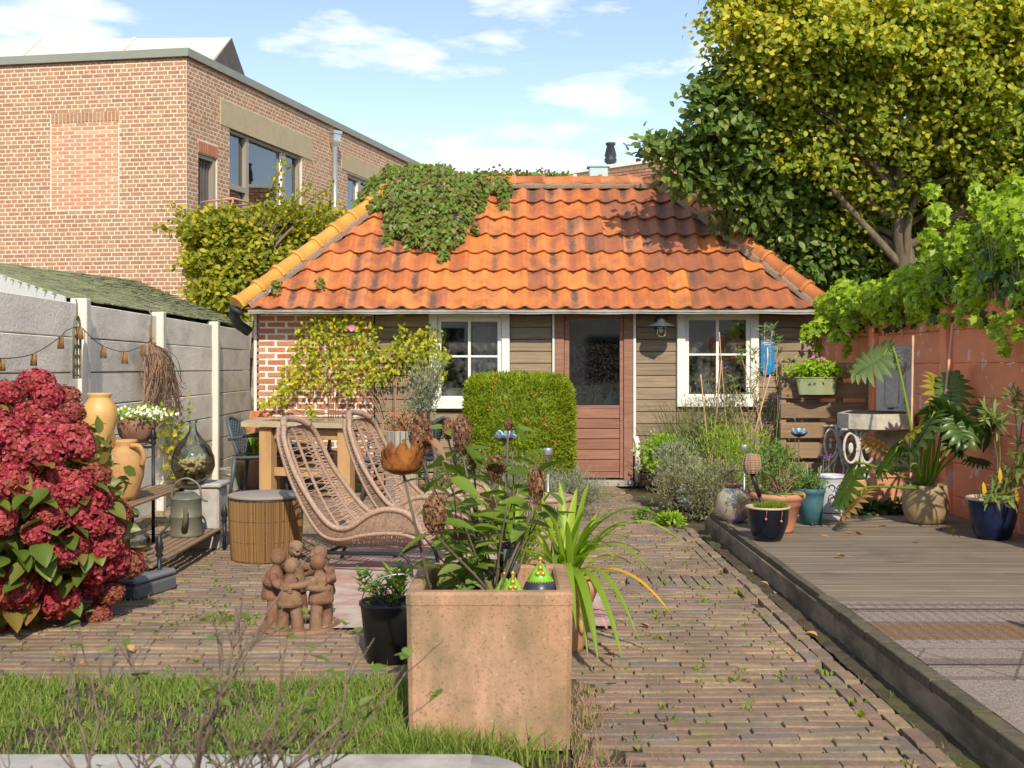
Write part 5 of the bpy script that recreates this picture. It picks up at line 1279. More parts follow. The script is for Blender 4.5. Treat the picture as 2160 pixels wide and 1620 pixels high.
def figure(b, ang, hs=1., face=False):
    """one figure standing on the ring at angle ang, facing the centre"""
    c = SC_+V(cos(ang)*rr_, sin(ang)*rr_, 0); inw = -V(cos(ang), sin(ang), 0); sd_ = V(-inw[1], inw[0], 0)
    def q(f, s_, z): return c+inw*f+sd_*s_+V(0, 0, z*hs)
    rtz = axes(sd_, -inw, (0, 0, 1)) if Matrix(axes(sd_, -inw, (0, 0, 1))).determinant() > 0 else axes(-sd_, -inw, (0, 0, 1))
    for s_ in (-1, 1): b.tube([q(0, s_*.042, .015), q(0, s_*.040, .08), q(0, s_*.028, .175)], [.036, .033, .034], 12)
    b.tube([q(0, 0, .155), q(0, 0, .17), q(.0, 0, .22), q(.005, 0, .275), q(.01, 0, .31)], [.066, .071, .058, .046, .026], 16)
    b.tube([q(.01, 0, .30), q(.018, 0, .345)], .022, 10)
    hc = q(.022, 0, .365); b.ball(hc, (.042, .045, .047), 18, 12, rot=rtz)
    # arms to the neighbours' shoulders
    for s_ in (-1, 1):
        a2 = ang+(-s_)*2*pi/5*1.0
        c2 = SC_+V(cos(a2)*(rr_+.045), sin(a2)*(rr_+.045), 0)+V(0, 0, (.262 if s_ > 0 else .235)*hs)
        s0 = q(-.0, s_*.045, .275); md_ = (s0+c2)/2; md_ = SC_+(md_-SC_)*V(1.18, 1.18, 1)+V(0, 0, -.006)
        s0, c2 = np.array(s0), np.array(c2)
        b.tube(smooth_pts([s0, md_, c2], 6), np.linspace(.023, .016, 13), 10)
        b.ball(c2, (.02, .02, .016), 10, 6)
        dd_ = nrm(c2-md_)
        for f_ in range(4): b.tube([c2+V(0, 0, .012-.008*f_), c2+dd_*.034+V(0, 0, .016-.010*f_)-V(*(dd_*0))], [.006, .0045], 6)
    if face:
        fdir = inw; up = V(0, 0, 1)
        b.tube([hc+fdir*.043+up*.012, hc+fdir*.056-up*.006], [.007, .011], 8)
        for s_ in (-1, 1):
            b.tube([hc+fdir*.040+sd_*s_*.010+up*.010, hc+fdir*.038+sd_*s_*.027+up*.012], .0045, 6)
            b.tube([hc+fdir*.041+sd_*s_*.008+up*.021, hc+fdir*.036+sd_*s_*.028+up*.022], .004, 6)
        b.tube(smooth_pts([hc+fdir*.040+sd_*-.017-up*.016, hc+fdir*.047-up*.024, hc+fdir*.040+sd_*.017-up*.016], 4), .0045, 6)
        b.tube(smooth_pts([hc+fdir*.040+sd_*-.013-up*.026, hc+fdir*.044-up*.031, hc+fdir*.040+sd_*.013-up*.026], 4), .004, 6)
    for f_ in range(11 if face else 5):       # hair ridges
        a_ = -1.1+2.2*f_/(10 if face else 4); dr_ = inw*.6*cos(0)+V(0, 0, .0); t0 = hc+inw*.030+sd_*sin(a_)*.030+V(0, 0, cos(a_)*.030); t1 = hc+inw*.012+sd_*sin(a_)*.044+V(0, 0, cos(a_)*.046); b.tube([t0, t1], .0045, 5)
angs = [radians(-102)+i*2*pi/5 for i in range(5)]
figs = MB(); figs.V, figs.F, figs.R, figs.S, figs.n = b.V, b.F, b.R, b.S, b.n
for i, a in enumerate(angs): figure(figs, a, [.97, 1.0, 1.05, 1.12, 1.06][i], face=(i in (2, 3)))
o = remeshed(figs, 'figures', m_clay, fg, .0033, 1)
b = MB(); b.lathe([(.001, .05), (.05, .055), (.062, .085), (.058, .085), (.001, .062)], SC_+V(.03, 0, 0), 20); b.build('candle_dish', m_grille, fg)

# ---- black bucket with shrub
bb_ = thing('black_bucket_planter', 'black plastic bucket planted with a small glossy green shrub left of the square planter', 'planter', (-.56, 5.28, 0))
c = V(-.585, 5.30, 0); b = MB(); b.lathe([(.001, 0), (.105, 0), (.135, .27), (.142, .275), (.142, .29), (.13, .29), (.125, .25), (.001, .25)], c, 32); b.build('bucket', mat('scuffed_black_plastic', [(.022,.024,.027)], .45, stains=[((.12,.09,.07), 6, .6, .75, .5)]), bb_)
b = MB(); b.tube(smooth_pts([c+V(-.14, 0, .27), c+V(-.07, -.11, .40), c+V(.1, -.1, .43), c+V(.14, 0, .28)], 6), .003, 5); b.build('handle', m_zinc, bb_)
lmb = ovate('leaf', m_herb if False else leafm('glossy_leaf', [(.10,.22,.02),(.15,.30,.03),(.08,.17,.02),(.24,.36,.04)], .25, .35, .5), 5, 2, .2, .1, .4)
b = MB()
for k in range(15):
    e = c+V(U(-.13, .14), U(-.1, .1), U(.36, .47)); b.tube([c+V(U(-.05, .05), U(-.05, .05), .24), e], .003, 5)
    for j in range(18):
        if len([1]) and k*18+j > 290: break
        a = U(0, 6.28); s_ = U(.038, .06); p = e+V(U(-.02, .02), U(-.02, .02), -U(0, .1))
        inst('leaf', lmb, Matrix.Translation(tuple(p)) @ Matrix.Rotation(a, 4, 'Z') @ Matrix.Rotation(-U(.1, 1.0), 4, 'Y') @ Matrix.Diagonal((s_, s_, s_, 1)), bb_)
b.build('stem', m_twig, bb_)

# ---- square terracotta planter
PX0, PX1, PY0, PY1, PH = -.386, .222, 4.06, 4.66, .58
sq = thing('square_terracotta_planter', 'large weathered cube shaped terracotta planter in the foreground', 'planter', ((PX0+PX1)/2, (PY0+PY1)/2, 0))
b = MB(); t = .055; cx_ = (PX0+PX1)/2
def pshell():
    o_ = [(PX0, PY0), (PX1, PY0), (PX1, PY1), (PX0, PY1)]; i_ = [(PX0+t, PY0+t), (PX1-t, PY0+t), (PX1-t, PY1-t), (PX0+t, PY1-t)]
    tp_ = .008
    def ring(pts, z, k=0): return [(x+(tp_ if x < cx_ else -tp_)*k, y_+(tp_ if y_ < 4.36 else -tp_)*k, z) for x, y_ in pts]
    cr = .010
    rings = [ring(o_, 0, 1.2), ring(o_, PH-.05, 0), ring(o_, PH-.046, -.25), ring(o_, PH-cr, -.25), [(x+(cr if x < cx_ else -cr)*.7, y_+(cr if y_ < 4.36 else -cr)*.7, PH) for x, y_ in o_], [(x-(cr if x < cx_ else -cr), y_-(cr if y_ < 4.36 else -cr), PH) for x, y_ in i_], ring(i_, PH-cr, 0), ring(i_, .40, 0)]
    # subdivide edges for gentle irregularity and chamfer vertical corners
    V_ = []; n = 4*12
    for rg in rings:
        for e in range(4):
            a_, c_ = V(*rg[e]), V(*rg[(e+1) % 4])
            for k in range(12):
                u = k/12; u = .03 if k == 0 else (u if k < 11.5 else .97)
                if k == 11: u = .97
                p = a_*(1-u)+c_*u
                nn = noise.noise(Vector(p)*3.1); p = p+V(0, (-.004*nn), .002*nn); V_.append(p)
    f = [(r*n+i, r*n+(i+1) % n, (r+1)*n+(i+1) % n, (r+1)*n+i) for r in range(len(rings)-1) for i in range(n)]
    b.add(V_, f, .5, False)
pshell(); b.build('body', m_cube, sq)
b = MB(); b.box((cx_, 4.36, .42), (PX1-PX0-2*t-.004, PY1-PY0-2*t-.004, .05)); b.build('soil', m_soil, sq)

# bottle, ornaments, lotus
bo = thing('upturned_bottle', 'dark wine bottle stuck upside down in the square planter', 'bottle', (-.018, 4.47, .44))
cb = V(-.018, 4.47, .44); b = MB(); b.lathe([(.015, 0), (.018, .06), (.042, .12), (.0435, .25), (.041, .262), (.034, .266), (.02, .258), (.001, .25)], cb, 30); b.build('glass', m_bottle, bo)
b = MB(); b.lathe([(.0440, .150), (.0440, .238)], cb, 40); me = b.V[0]
lb = MB(); an = np.linspace(-pi/2-.35, -pi/2+1.2, 14); vv = [(cb[0]+cos(a)*.0443, cb[1]+sin(a)*.0443, cb[2]+z) for z in (.150, .238) for a in an]; lb.add(vv, [(i, i+1, i+15, i+14) for i in range(13)], .5, True); lb.build('label', m_label, bo)
R180 = FRONT @ Matrix.Rotation(pi, 3, 'Z')
ra = Matrix.Rotation(.45, 3, 'Z')
def lab(txt, z, s_, a=.45, m_=m_print):
    text_mesh(txt, s_, cb+V(sin(a)*.0452, -cos(a)*.0452, z), Matrix.Rotation(a, 3, 'Z') @ R180, m_, bo)
lab('ROSSO', .186, .0115); lab('RIVANA', .198, .0105); lab('2', .166, .012); lab('vino', .218, .007)
text_mesh('O', .03, cb+V(.024, -.039, .118), Matrix.Rotation(.55, 3, 'Z') @ FRONT, m_print, bo)
def onion(lbl, c, s_):
    t_ = thing('lidded_onion_jar', lbl, 'ornament', c, 'lime topped jars in the square planter')
    c = V(*c); b = MB(); b.lathe([(.001, 0), (.035*s_, 0), (.062*s_, .03*s_), (.066*s_, .06*s_), (.055*s_, .085*s_), (.042*s_, .10*s_)], c, 28); b.build('jar', m_anth, t_)
    b = MB(); b.lathe([(.046*s_, .096*s_), (.047*s_, .100*s_), (.030*s_, .125*s_), (.014*s_, .150*s_), (.004*s_, .158*s_), (.001, .158*s_)], c, 28); b.build('lid', m_lime, t_)
    b = MB(); b.ball(c+V(0, 0, .172*s_), (.009*s_, .009*s_, .010*s_), 10, 8); b.ball(c+V(0, 0, .160*s_), (.0065*s_, .0065*s_, .008*s_), 8, 6)
    b.tube([c+V(0, -.012*s_, .155*s_), c+V(0, -.024*s_, .135*s_)], [.007*s_, .011*s_], 8)
    for q in (-1, 1): b.ball(c+V(q*.009*s_, -.033*s_, .124*s_), (.010*s_, .008*s_, .010*s_), 10, 8)
    b.build('gold_knob', m_gold, t_)
    b = MB()
    for k in range(26): a = k*2*pi/26; b.ball(c+V(cos(a)*.047*s_, sin(a)*.047*s_, .094*s_), .0028*s_, 6, 4)
    b.build('bead_rim', m_gold, t_)
    b = MB()
    for k in range(7):
        a = -pi/2+(k-3)*.55
        for da, dz, l_ in ((-.12, .0, .016), (0, .006, .02), (.12, 0, .016)): b.ball(c+V(cos(a+da)*.0665*s_, sin(a+da)*.0665*s_, (.048+dz)*s_), (.003, .003, l_*s_*.5), 6, 5)
    b.build('petal_motif', m_print, t_)
onion('larger black and lime lidded jar with gold knob, right of the bottle', (.108, 4.27, .485), 1.05)
onion('smaller black and lime lidded jar with gold knob, just below the bottle', (.003, 4.20, .452), 1.0)
onion('black and lime jar almost hidden behind the bottle', (-.03, 4.34, .45), .85)
lt = thing('rusty_lotus_candle_holder', 'rust coloured metal lotus flower on a tall thin stake in the square planter', 'garden ornament', (-.33, 4.2, .42))
lc = at(848, 975, 4.2); lc = V(*lc)
for ring, (n_, r0, z0_, tilt, L_) in enumerate(((8, .052, -.035, .12, .115), (8, .060, -.042, .35, .095), (8, .058, -.048, .55, .07))):
    for k in range(n_):
        a = k*2*pi/n_+ring*.39; b = MB()
        def fn(u, v, a=a, r0=r0, z0_=z0_, tilt=tilt, L_=L_):
            s_ = (v-.5)*2; wd = .033*(sin(pi*(.22+.78*u))**.8)*(1 if u < .99 else 0)+.0005; rad = .012+(r0)*min(1, u*2.2)**.7+tilt*.03*u*u; ang = a+s_*wd/max(rad, .02)
            return lc+V(cos(ang)*rad, sin(ang)*rad, z0_+L_*u**1.35-.0)
        b.grid(fn, 8, 4); b.build('petal', m_rust, lt)
b = MB(); e = at(925, 1245, 4.25); b.tube([lc+V(.006, 0, -.05), V(e.x, e.y, .42)], .0055, 8); b.build('stake', m_bark, lt)

# panicle hydrangea in the planter
ph_ = thing('panicle_hydrangea', 'leggy hydrangea with faded brown cone shaped flowers growing in the square planter', 'hydrangea', (-.1, 4.35, .44))
heads = [(887, 915, 4.42, .055, .095), (975, 915, 4.6, .05, .09), (945, 905, 4.75, .03, .055), (1072, 895, 4.6, .022, .03), (1045, 985, 4.5, .05, .06), (1132, 1020, 4.35, .042, .085), (918, 1085, 4.15, .055, .085), (1000, 965, 4.7, .035, .06)]
pm = [head_mesh(30+i, m_pan, 420, fs=.17, core=False) for i in range(3)]
stem = MB(); base = V(-.09, 4.36, .44); P = []; D = []
def clear(p):
    px, py = 1080+F*p[0]/p[1], HY-(p[2]-HC)*F/p[1]; return 1010 < px < 1200 and py > 1110
lf = ovate('leaf', m_panl, 7, 4, .15, .22, .52); lfb = ovate('leaf', m_pan, 6, 4, .35, .5, .6)
cnt = 0
for i, (px, py, Y, w_, h_) in enumerate(heads):
    c = V(*at(px, py, Y)); inst('flower_head', pm[i % 3], Matrix.Translation(tuple(c)) @ Matrix.Rotation(i*1.3, 4, 'Z') @ Matrix.Diagonal((w_*.78, w_*.78, h_*.95, 1)), ph_)
    b0 = base+V(U(-.05, .05), U(-.05, .05), 0); m1 = b0*.55+c*.45+V(U(-.05, .05), U(-.04, .04), -.04); pts = smooth_pts([b0, m1, c-V(0, 0, h_*.8), c+V(0, 0, h_*.3)], 6); stem.tube(pts, np.linspace(.0065, .003, len(pts)), 6)
    n_ = len(pts)
    for k in range(4, n_-4, 2):
        for s_ in (0, pi):
            if RR.random() < .12 or clear(pts[k]): continue
            a = k*1.3+s_+U(-.5, .5); L_ = U(.10, .155); ml = lfb if RR.random() < .05 else lf
            inst('leaf', ml, Matrix.Translation(tuple(pts[k])) @ Matrix.Rotation(a, 4, 'Z') @ Matrix.Rotation(U(-.5, .65), 4, 'Y') @ Matrix.Rotation(U(-.5, .5), 4, 'X') @ Matrix.Translation((.02, 0, 0)) @ Matrix.Diagonal((L_, L_, L_, 1)), ph_); cnt += 1
for k in range(17):      # leafy side shoots
    e = V(*at(U(870, 1150), U(930, 1130), U(4.2, 4.7))); b0 = base+V(U(-.04, .04), U(-.05, .05), .02); pts = smooth_pts([b0, b0*.5+e*.5+V(U(-.04, .04), 0, -.03), e], 6); stem.tube(pts, np.linspace(.005, .0025, len(pts)), 5)
    for j in range(5, 13, 2):
        for s_ in (0, pi):
            if clear(pts[min(j, len(pts)-1)]): continue
            a = j*1.4+s_+U(-.4, .4); L_ = U(.09, .15)
            inst('leaf', lf, Matrix.Translation(tuple(pts[min(j, len(pts)-1)])) @ Matrix.Rotation(a, 4, 'Z') @ Matrix.Rotation(U(-.6, .5), 4, 'Y') @ Matrix.Rotation(U(-.5, .5), 4, 'X') @ Matrix.Translation((.015, 0, 0)) @ Matrix.Diagonal((L_, L_, L_, 1)), ph_)
stem.build('stem', m_bark, ph_)
wd_ = thing('planter_seedlings', 'small ferny seedlings at the left inside the square planter', 'seedlings', (-.25, 4.3, .44))
n_ = 130; P = V(-.22, 4.28, .49)+NP.normal(size=(n_, 3))*V(.055, .06, .035); b = MB(); b.leaves(P, rdir(n_, .6), rdir(n_, 1), .05, .02, T_LF); b.build('foliage', m_sedum, wd_, kind='stuff')

# ---- agapanthus pot and plant
def strapmesh(b, p0, p1, lift, w, n=12, r=None, tw=0.):
    p0, p1 = V(*p0), V(*p1); mid = (p0+p1)/2+V(0, 0, lift); pts = np.array([(1-t)**2*p0+2*t*(1-t)*mid+t*t*p1 for t in np.linspace(0, 1, n)])
    tg = nrm(np.gradient(pts, axis=0)); sd_ = nrm(np.cross(tg, V(0, 0, 1)+V(.001, .002, 0))); nn = np.cross(sd_, tg)
    ww = w*np.sin(pi*np.clip(.14+.86*np.linspace(0, 1, n), 0, 1))**.6; ww[-1] = .001
    a_ = pts-sd_*ww[:, None]/2+nn*w*.16; c_ = pts+sd_*ww[:, None]/2+nn*w*.16
    vs = np.stack([a_, pts, c_], 1).reshape(-1, 3)
    f = [(3*i+j, 3*i+j+1, 3*i+j+4, 3*i+j+3) for i in range(n-1) for j in (0, 1)]
    b.add(vs, f, 0., True)
ag = thing('agapanthus_pot', 'ornate round terracotta pot with arching strap leaved agapanthus beside the square planter', 'potted plant', (.27, 5.5, 0))
c = V(.265, 5.5, 0); b = MB(); b.lathe([(.001, 0), (.085, 0), (.09, .03), (.115, .14), (.12, .20), (.128, .205), (.132, .22), (.128, .235), (.138, .25), (.150, .285), (.158, .30), (.160, .33), (.150, .36), (.132, .36), (.125, .32), (.001, .32)], c, 36)
for k in range(14): a = k*2*pi/14; b.ball(c+V(cos(a)*.118, sin(a)*.118, .14), (.018, .018, .035), 8, 6)
b.build('pot', mat('warm_terracotta', [(.48,.25,.14)], .85, grain=(10, .12), stains=[((.58,.37,.24), 6, .5, .7, .6)]), ag)
root = c+V(0, 0, .36)
tips = [((1425, 1135), 5.3, .34), ((1402, 1100), 5.4, .36), ((1372, 1205), 5.2, .30), ((1350, 1165), 5.5, .22), ((1345, 1350), 5.1, .35), ((1312, 1395), 5.0, .38), ((1262, 1405), 5.0, .40), ((1240, 1395), 5.1, .42), ((1215, 1330), 4.95, .36),
        ((1245, 1020), 5.6, .12), ((1218, 1030), 5.7, .1), ((1180, 1015), 5.7, .1), ((1290, 1075), 5.6, .12), ((1135, 1045), 5.6, .14), ((1320, 1110), 5.6, .16), ((1270, 1100), 5.3, .12), ((1235, 1075), 5.4, .08), ((1160, 1090), 5.4, .12), ((1300, 1180), 5.2, .18), ((1195, 1100), 5.3, .06), ((1110, 1110), 5.5, .16)]
for (xy, Y, li) in tips:
    b = MB(); strapmesh(b, root+V(U(-.04, .04), U(-.04, .04), -.02), at(*xy, Y), li, U(.034, .048)); b.build('leaf', m_strap, ag)
for k in range(26):
    a = U(0, 6.28); L_ = U(.2, .42); b = MB(); strapmesh(b, root+V(U(-.05, .05), U(-.05, .05), -.02), root+V(cos(a)*L_, sin(a)*L_*.7, U(.0, .33)), U(.08, .2), U(.030, .042)); b.build('leaf', m_strap, ag)
b = MB(); strapmesh(b, root+V(.05, -.05, 0), at(1415, 1298, 5.15), .24, .034); b.build('leaf', m_strapy, ag, label='orange yellow dying leaf')
b = MB(); strapmesh(b, root+V(.02, -.03, 0), at(1140, 1235, 5.2), .14, .024); b.build('leaf', m_strapy, ag, label='yellow leaf')
a2 = thing('second_agapanthus', 'upright strap leaved agapanthus in a plain terracotta pot behind the square planter', 'potted plant', (0.0, 6.1, 0))
c2 = V(.0, 6.1, 0); b = MB(); b.lathe([(.001, 0), (.1, 0), (.135, .27), (.15, .28), (.15, .33), (.135, .33), (.125, .3), (.001, .3)], c2, 30); b.build('pot', m_terra, a2)
for k in range(46):
    a = U(0, 6.28); L_ = U(.1, .36); b = MB(); strapmesh(b, c2+V(U(-.07, .07), U(-.07, .07), .3), c2+V(cos(a)*L_, sin(a)*L_*.7, U(.42, .78)), U(.05, .18), U(.028, .04)); b.build('leaf', m_strap, a2)

# ---- ceramic flowers, solar lamps
def cflower(lbl, c, r_, zb):
    t_ = thing('ceramic_flower_on_stick', lbl, 'garden ornament', (c[0], c[1], zb), 'blue ceramic flowers on sticks'); c = V(*c)
    for ring in range(2):
        for k in range(7):
            a = k*2*pi/7+ring*.4; b = MB(); L_ = r_*(1-.25*ring)
            b.grid(lambda u, v: c+V(cos(a+(v-.5)*(1.0-.3*u))*L_*u, sin(a+(v-.5)*(1.0-.3*u))*L_*u, .012*ring+.55*r_*u*u*(1+.3*ring)-.16*r_*abs(v-.5)*2*u), 5, 5); b.build('petal', m_cerb, t_)
    b = MB(); b.tube([c, (c[0], c[1], zb)], .005, 6); b.build('stick', m_bark, t_)
    b = MB(); b.lathe([(.001, -.01), (r_*.5, .0), (r_*.8, r_*.25)], c, 16); b.build('cup', m_pipe, t_)
cflower('pale blue ceramic flower on a thin stick in front of the clipped hedge', at(1065, 930, 8.5), .10, 0)
cflower('pale blue ceramic flower on a stick above the teal pot', at(1685, 920, 9.6), .082, .14)
def solar(lbl, px, py, Y, h, zb=0):
    c = V(*at(px, py, Y)); t_ = thing('solar_garden_light', lbl, 'garden light', (c[0], c[1], zb))
    b = MB(); b.lathe([(.001, 0), (.034, 0), (.036, -.005), (.036, -.045), (.032, -.05)], c, 20); b.build('cap', m_zinc, t_)
    b = MB(); b.lathe([(.033-.0012*k*(k % 2 == 0)-.001*k, -.052-.011*k) for k in range(13)], c, 20); b.build('lens', m_glassc, t_)
    b = MB(); b.tube([c-V(0, 0, .19), (c[0], c[1], zb)], .009, 8); b.build('stake', m_zinc, t_)
solar('steel solar garden light in front of the clipped hedge', 1156, 945, 8.2, .2)
solar('steel solar garden light behind the rattan torch lamp', 1570, 938, 9.9, .2, .0)
# ================================================================== ON THE SHED WALL
# barn lamp
wl_ = thing('wall_lamp', 'dark grey barn style lamp with clear glass jar on the boarded shed wall', 'lamp', (sx(1387), SY-.1, szz(690)))
lc_ = V(sx(1388)-.0, SY-.27, szz(684))
b = MB(); b.lathe([(.02, .075), (.045, .06), (.05, .02), (.16, -.03), (.165, -.036), (.155, -.034), (.05, .005), (.001, .01)], lc_, 30); b.build('shade', mat('lamp_grey', [(.10,.11,.12)], .4, metal=.4), wl_)
b = MB(); b.tube(smooth_pts([V(lc_[0], SY+.02, lc_[2]+.02), V(lc_[0], SY-.08, lc_[2]+.10), V(lc_[0], SY-.2, lc_[2]+.135), lc_+V(0, 0, .12), lc_+V(0, 0, .06)], 6), .013, 8)
b.box((lc_[0], SY+.015, lc_[2]+.0), (.08, .03, .12), ch=.006); b.build('bracket', m_pipe, wl_)
b = MB(); b.lathe([(.055, -.01), (.06, -.04), (.06, -.12), (.045, -.15), (.001, -.158)], lc_, 22); b.build('glass_jar', m_glassc, wl_)
b = MB(); b.ball(lc_+V(0, 0, -.075), (.025, .025, .035)); b.build('bulb', m_white, wl_)
b = MB()
for k in range(4): a = k*pi/2+.4; b.tube([lc_+V(cos(a)*.064, sin(a)*.064, z) for z in (-.02, -.13)]+[lc_+V(cos(a)*.045, sin(a)*.045, -.158)], .004, 5)
b.lathe([(.064, -.06), (.068, -.064), (.064, -.068)], lc_, 22); b.build('cage', m_pipe, wl_)
# small blue solar lamp
sb_ = thing('eaves_solar_panel', 'small blue glass solar light under the eaves left of the door', 'solar light', (sx(1132), SY-.03, szz(660)))
b = MB(); b.box((sx(1132), SY-.0, szz(658)), (.19, .06, .085), ch=.006); b.build('housing', m_pipe, sb_)
b = MB(); 
for q in (-.046, .046): b.box((sx(1132)+q, SY-.034, szz(657)), (.08, .008, .05), ch=.002)
b.build('panel', mat('solar_blue', [(.12,.30,.42)], .2, coat=.5), sb_)
# enamel thermometer sign
es = thing('enamel_sign', 'tall blue enamel soap advertising thermometer on the boards right of the window', 'sign', (sx(1620), SY, szz(738)))
c = V(sx(1619), SY-.012, szz(737)); hw_, hh_ = .082, .235; out = []
for (x, z) in [(-1, .80), (-.8, .86), (-.72, .93), (-.4, .99), (0, 1.0), (.4, .99), (.72, .93), (.8, .86), (1, .80), (1, -.80), (.8, -.88), (.6, -.9), (.35, -.98), (0, -1), (-.35, -.98), (-.6, -.9), (-.8, -.88), (-1, -.8)]: out.append((c[0]+x*hw_, c[1], c[2]+z*hh_*1.28))
b = MB(); b.prism(out, (0, .012, 0)); b.build('plate', m_enamel, es)
def st(t, x, z, s_, m_=m_print, bold=.0006): text_mesh(t, s_, (c[0]+x, c[1]-.002, c[2]+z), FRONT, m_, es, bold=bold)
st('SAVON', 0, .222, .028); st('LE CHAT', 0, .188, .040, m_printr, .0015); st('LE CHAT', -.0015, .1895, .040, m_print, .0005); st('L.ABTEY & Cie', 0, .078, .022); st('MARSEILLE', 0, .055, .016)
b = MB(); b.lathe([(.001, 0), (.026, .001)], (0, 0, 0), 20, rot=FRONT); em = b.mesh('emblem'); em.materials.append(m_print)
inst('emblem', em, Matrix.Translation((c[0], c[1]-.003, c[2]+.132)), es)
b = MB(); b.prism([c+V(-.066, -.003, .134), c+V(-.02, -.003, .116), c+V(-.02, -.003, .150)], (0, .001, 0)); b.prism([c+V(.066, -.003, .134), c+V(.02, -.003, .150), c+V(.02, -.003, .116)], (0, .001, 0)); b.build('emblem_wing', m_print, es)
b = MB(); b.box(c+V(-.005, -.008, -.08), (.012, .008, .20)); b.build('thermometer_tube', m_print, es)
for k in range(9): text_mesh(str(abs(50-k*10)), .014, (c[0]+.034, c[1]-.002, c[2]+.02-.026*k), FRONT, m_print, es)
# rose trellis and rambling rose
tr_ = thing('wire_trellis', 'low fan shaped wire trellis against the brick part of the shed', 'trellis', (sx(705), SY-.06, .9))
b = MB()
for k in range(5):
    b.tube([(sx(705)+(k-2)*.028, SY-.06, .75), (sx(705)+(k-2)*.028, SY-.06, 1.05), (sx(705)+(k-2)*.085, SY-.07, 1.35)], .0045, 5)
b.tube([(sx(680), SY-.06, szz(872)), (sx(735), SY-.06, szz(872))], .0045, 5); b.build('wire', m_rustb, tr_)
ro = thing('climbing_rose', 'climbing rose with yellow green leaves trained over the brick end of the shed', 'climbing rose', (sx(835), SY-.2, 0))
zones = [(650,705,28,.9),(690,690,34,1),(735,680,34,1),(775,700,26,.8),(640,745,30,.9),(690,740,42,1.3),(740,740,40,1.2),(785,745,30,1),(615,790,26,.8),(650,800,34,1),(700,785,40,1.2),(760,790,36,1),(735,820,18,.4),(800,790,26,.7),(590,840,22,.5),(560,850,16,.3),(845,720,20,.5),(880,730,36,1.1),(905,710,28,.8),(850,770,34,1),(900,760,38,1.1),(930,750,20,.5),(830,745,22,.6),(660,665,30,.5),(740,665,30,.5),(850,690,10,.25),(845,660,8,.15),(655,865,14,.2),(930,790,14,.25),(605,815,20,.5)]
P = []
for (px, py, r_, w_) in zones:
    n_ = int(100*w_)
    for k in range(n_):
        a = U(0, 6.28); q = r_*sqrt(U(0, 1)); P.append(tuple(at(px+cos(a)*q, py+sin(a)*q*.9, SY-U(.03, .34))))
P = np.array(P); n_ = len(P); b = MB(); b.leaves(P, rdir(n_, -.6), rdir(n_, .6)+V(.1, -1, .2), NP.uniform(.04, .072, n_), NP.uniform(.028, .046, n_), T_LF); b.build('foliage', m_lrose, ro, kind='stuff')
b = MB(); rt_ = V(sx(835), SY-.22, .0)
for k in range(15):
    z_ = RR.choice(zones[:24]); e = V(*at(z_[0], z_[1], SY-.12)); m_ = V(rt_[0]*.8+e[0]*.2, SY-.2, .5+.25*e[2]); m2 = V(rt_[0]*.3+e[0]*.7, SY-.15, e[2]*.8+.1)
    b.tube(smooth_pts([rt_+V(U(-.08, .08), 0, 0), m_, m2, e], 5), np.linspace(.008, .002, 16), 5)
b.build('stem', m_dry, ro)
c = V(*at(742, 692, SY-.36)); b = MB()
for k in range(14): a = k*2.4; b.leaves([c], (cos(a), -.3, sin(a)), (0, -1, 0), .042, .04, T_LF)
b.build('flower', m_pinkp, ro)
b = MB()
for px, py in ((880, 805), (895, 815), (860, 800), (905, 800), (875, 825)): b.ball(at(px, py, SY-.3), .018, 8, 6)
b.build('rose_hip', m_printr, ro)

# ================================================================== HEDGE, OLIVE, SHRUBS BY THE SHED
hc = V(.075, 12.1, .66); hr = V(.585, .48, .66)
he = thing('clipped_yew_hedge', 'clipped cube shaped yew bush with a few orange tips beside the door', 'hedge', (hc[0], hc[1], 0))
n_ = 30000; pw = 6.0; d = NP.uniform(-1, 1, (n_, 3)); ax_ = NP.randint(0, 3, n_); d[np.arange(n_), ax_] = np.where(NP.random_sample(n_) < .5, -1, 1); d[:, 1] = np.where((ax_ == 1) & (NP.random_sample(n_) < .7), -1, d[:, 1]); s_ = 1/((np.abs(d)**pw).sum(1)**(1/pw)); P = hc+d*s_[:, None]*hr*(1-.10*NP.random_sample((n_, 1))**1.5)
P += .045*np.array([[noise.noise(Vector(p)*7.), noise.noise(Vector(p)*7.+Vector((9, 0, 0))), noise.noise(Vector(p)*7.+Vector((0, 9, 0)))] for p in P[::1]])
b = MB(); b.leaves(P, nrm(d*.6+NP.normal(size=(n_, 3))*.6+V(0, 0, .35)), rdir(n_), NP.uniform(.035, .06, n_), .013, T_RH, np.clip(NP.random_sample(n_)*.55+.22*(np.array([noise.noise(Vector(p)*9.) for p in P])+1), 0, .98)); b.build('foliage', m_yew, he, kind='stuff')  # leaf tones vary in patches: shade between clumps put into the colour
b = MB(); m_ = 9
b.grid(lambda u, v: hc+(lambda dd: dd*(1/((np.abs(dd)**pw).sum()**(1/pw)))*hr*.90)(V(sin(pi*u)*cos(2*pi*v), sin(pi*u)*sin(2*pi*v), cos(pi*u))), 16, 24); b.build('core', m_yew, he)
b = MB()
for px, py in ((1048, 806), (1030, 862), (1068, 850), (1112, 892), (1146, 880), (1150, 895), (1165, 900), (1170, 932), (1182, 885), (1130, 832)):
    q = at(px, py, hc[1]-hr[1]-.0); m_ = 9; b.leaves(np.array([tuple(q)])+NP.normal(size=(m_, 3))*.014, rdir(m_, .3), rdir(m_)+V(0, -1, 0), .04, .014, T_RH)
b.build('orange_tip', m_yewo, he, kind='stuff')
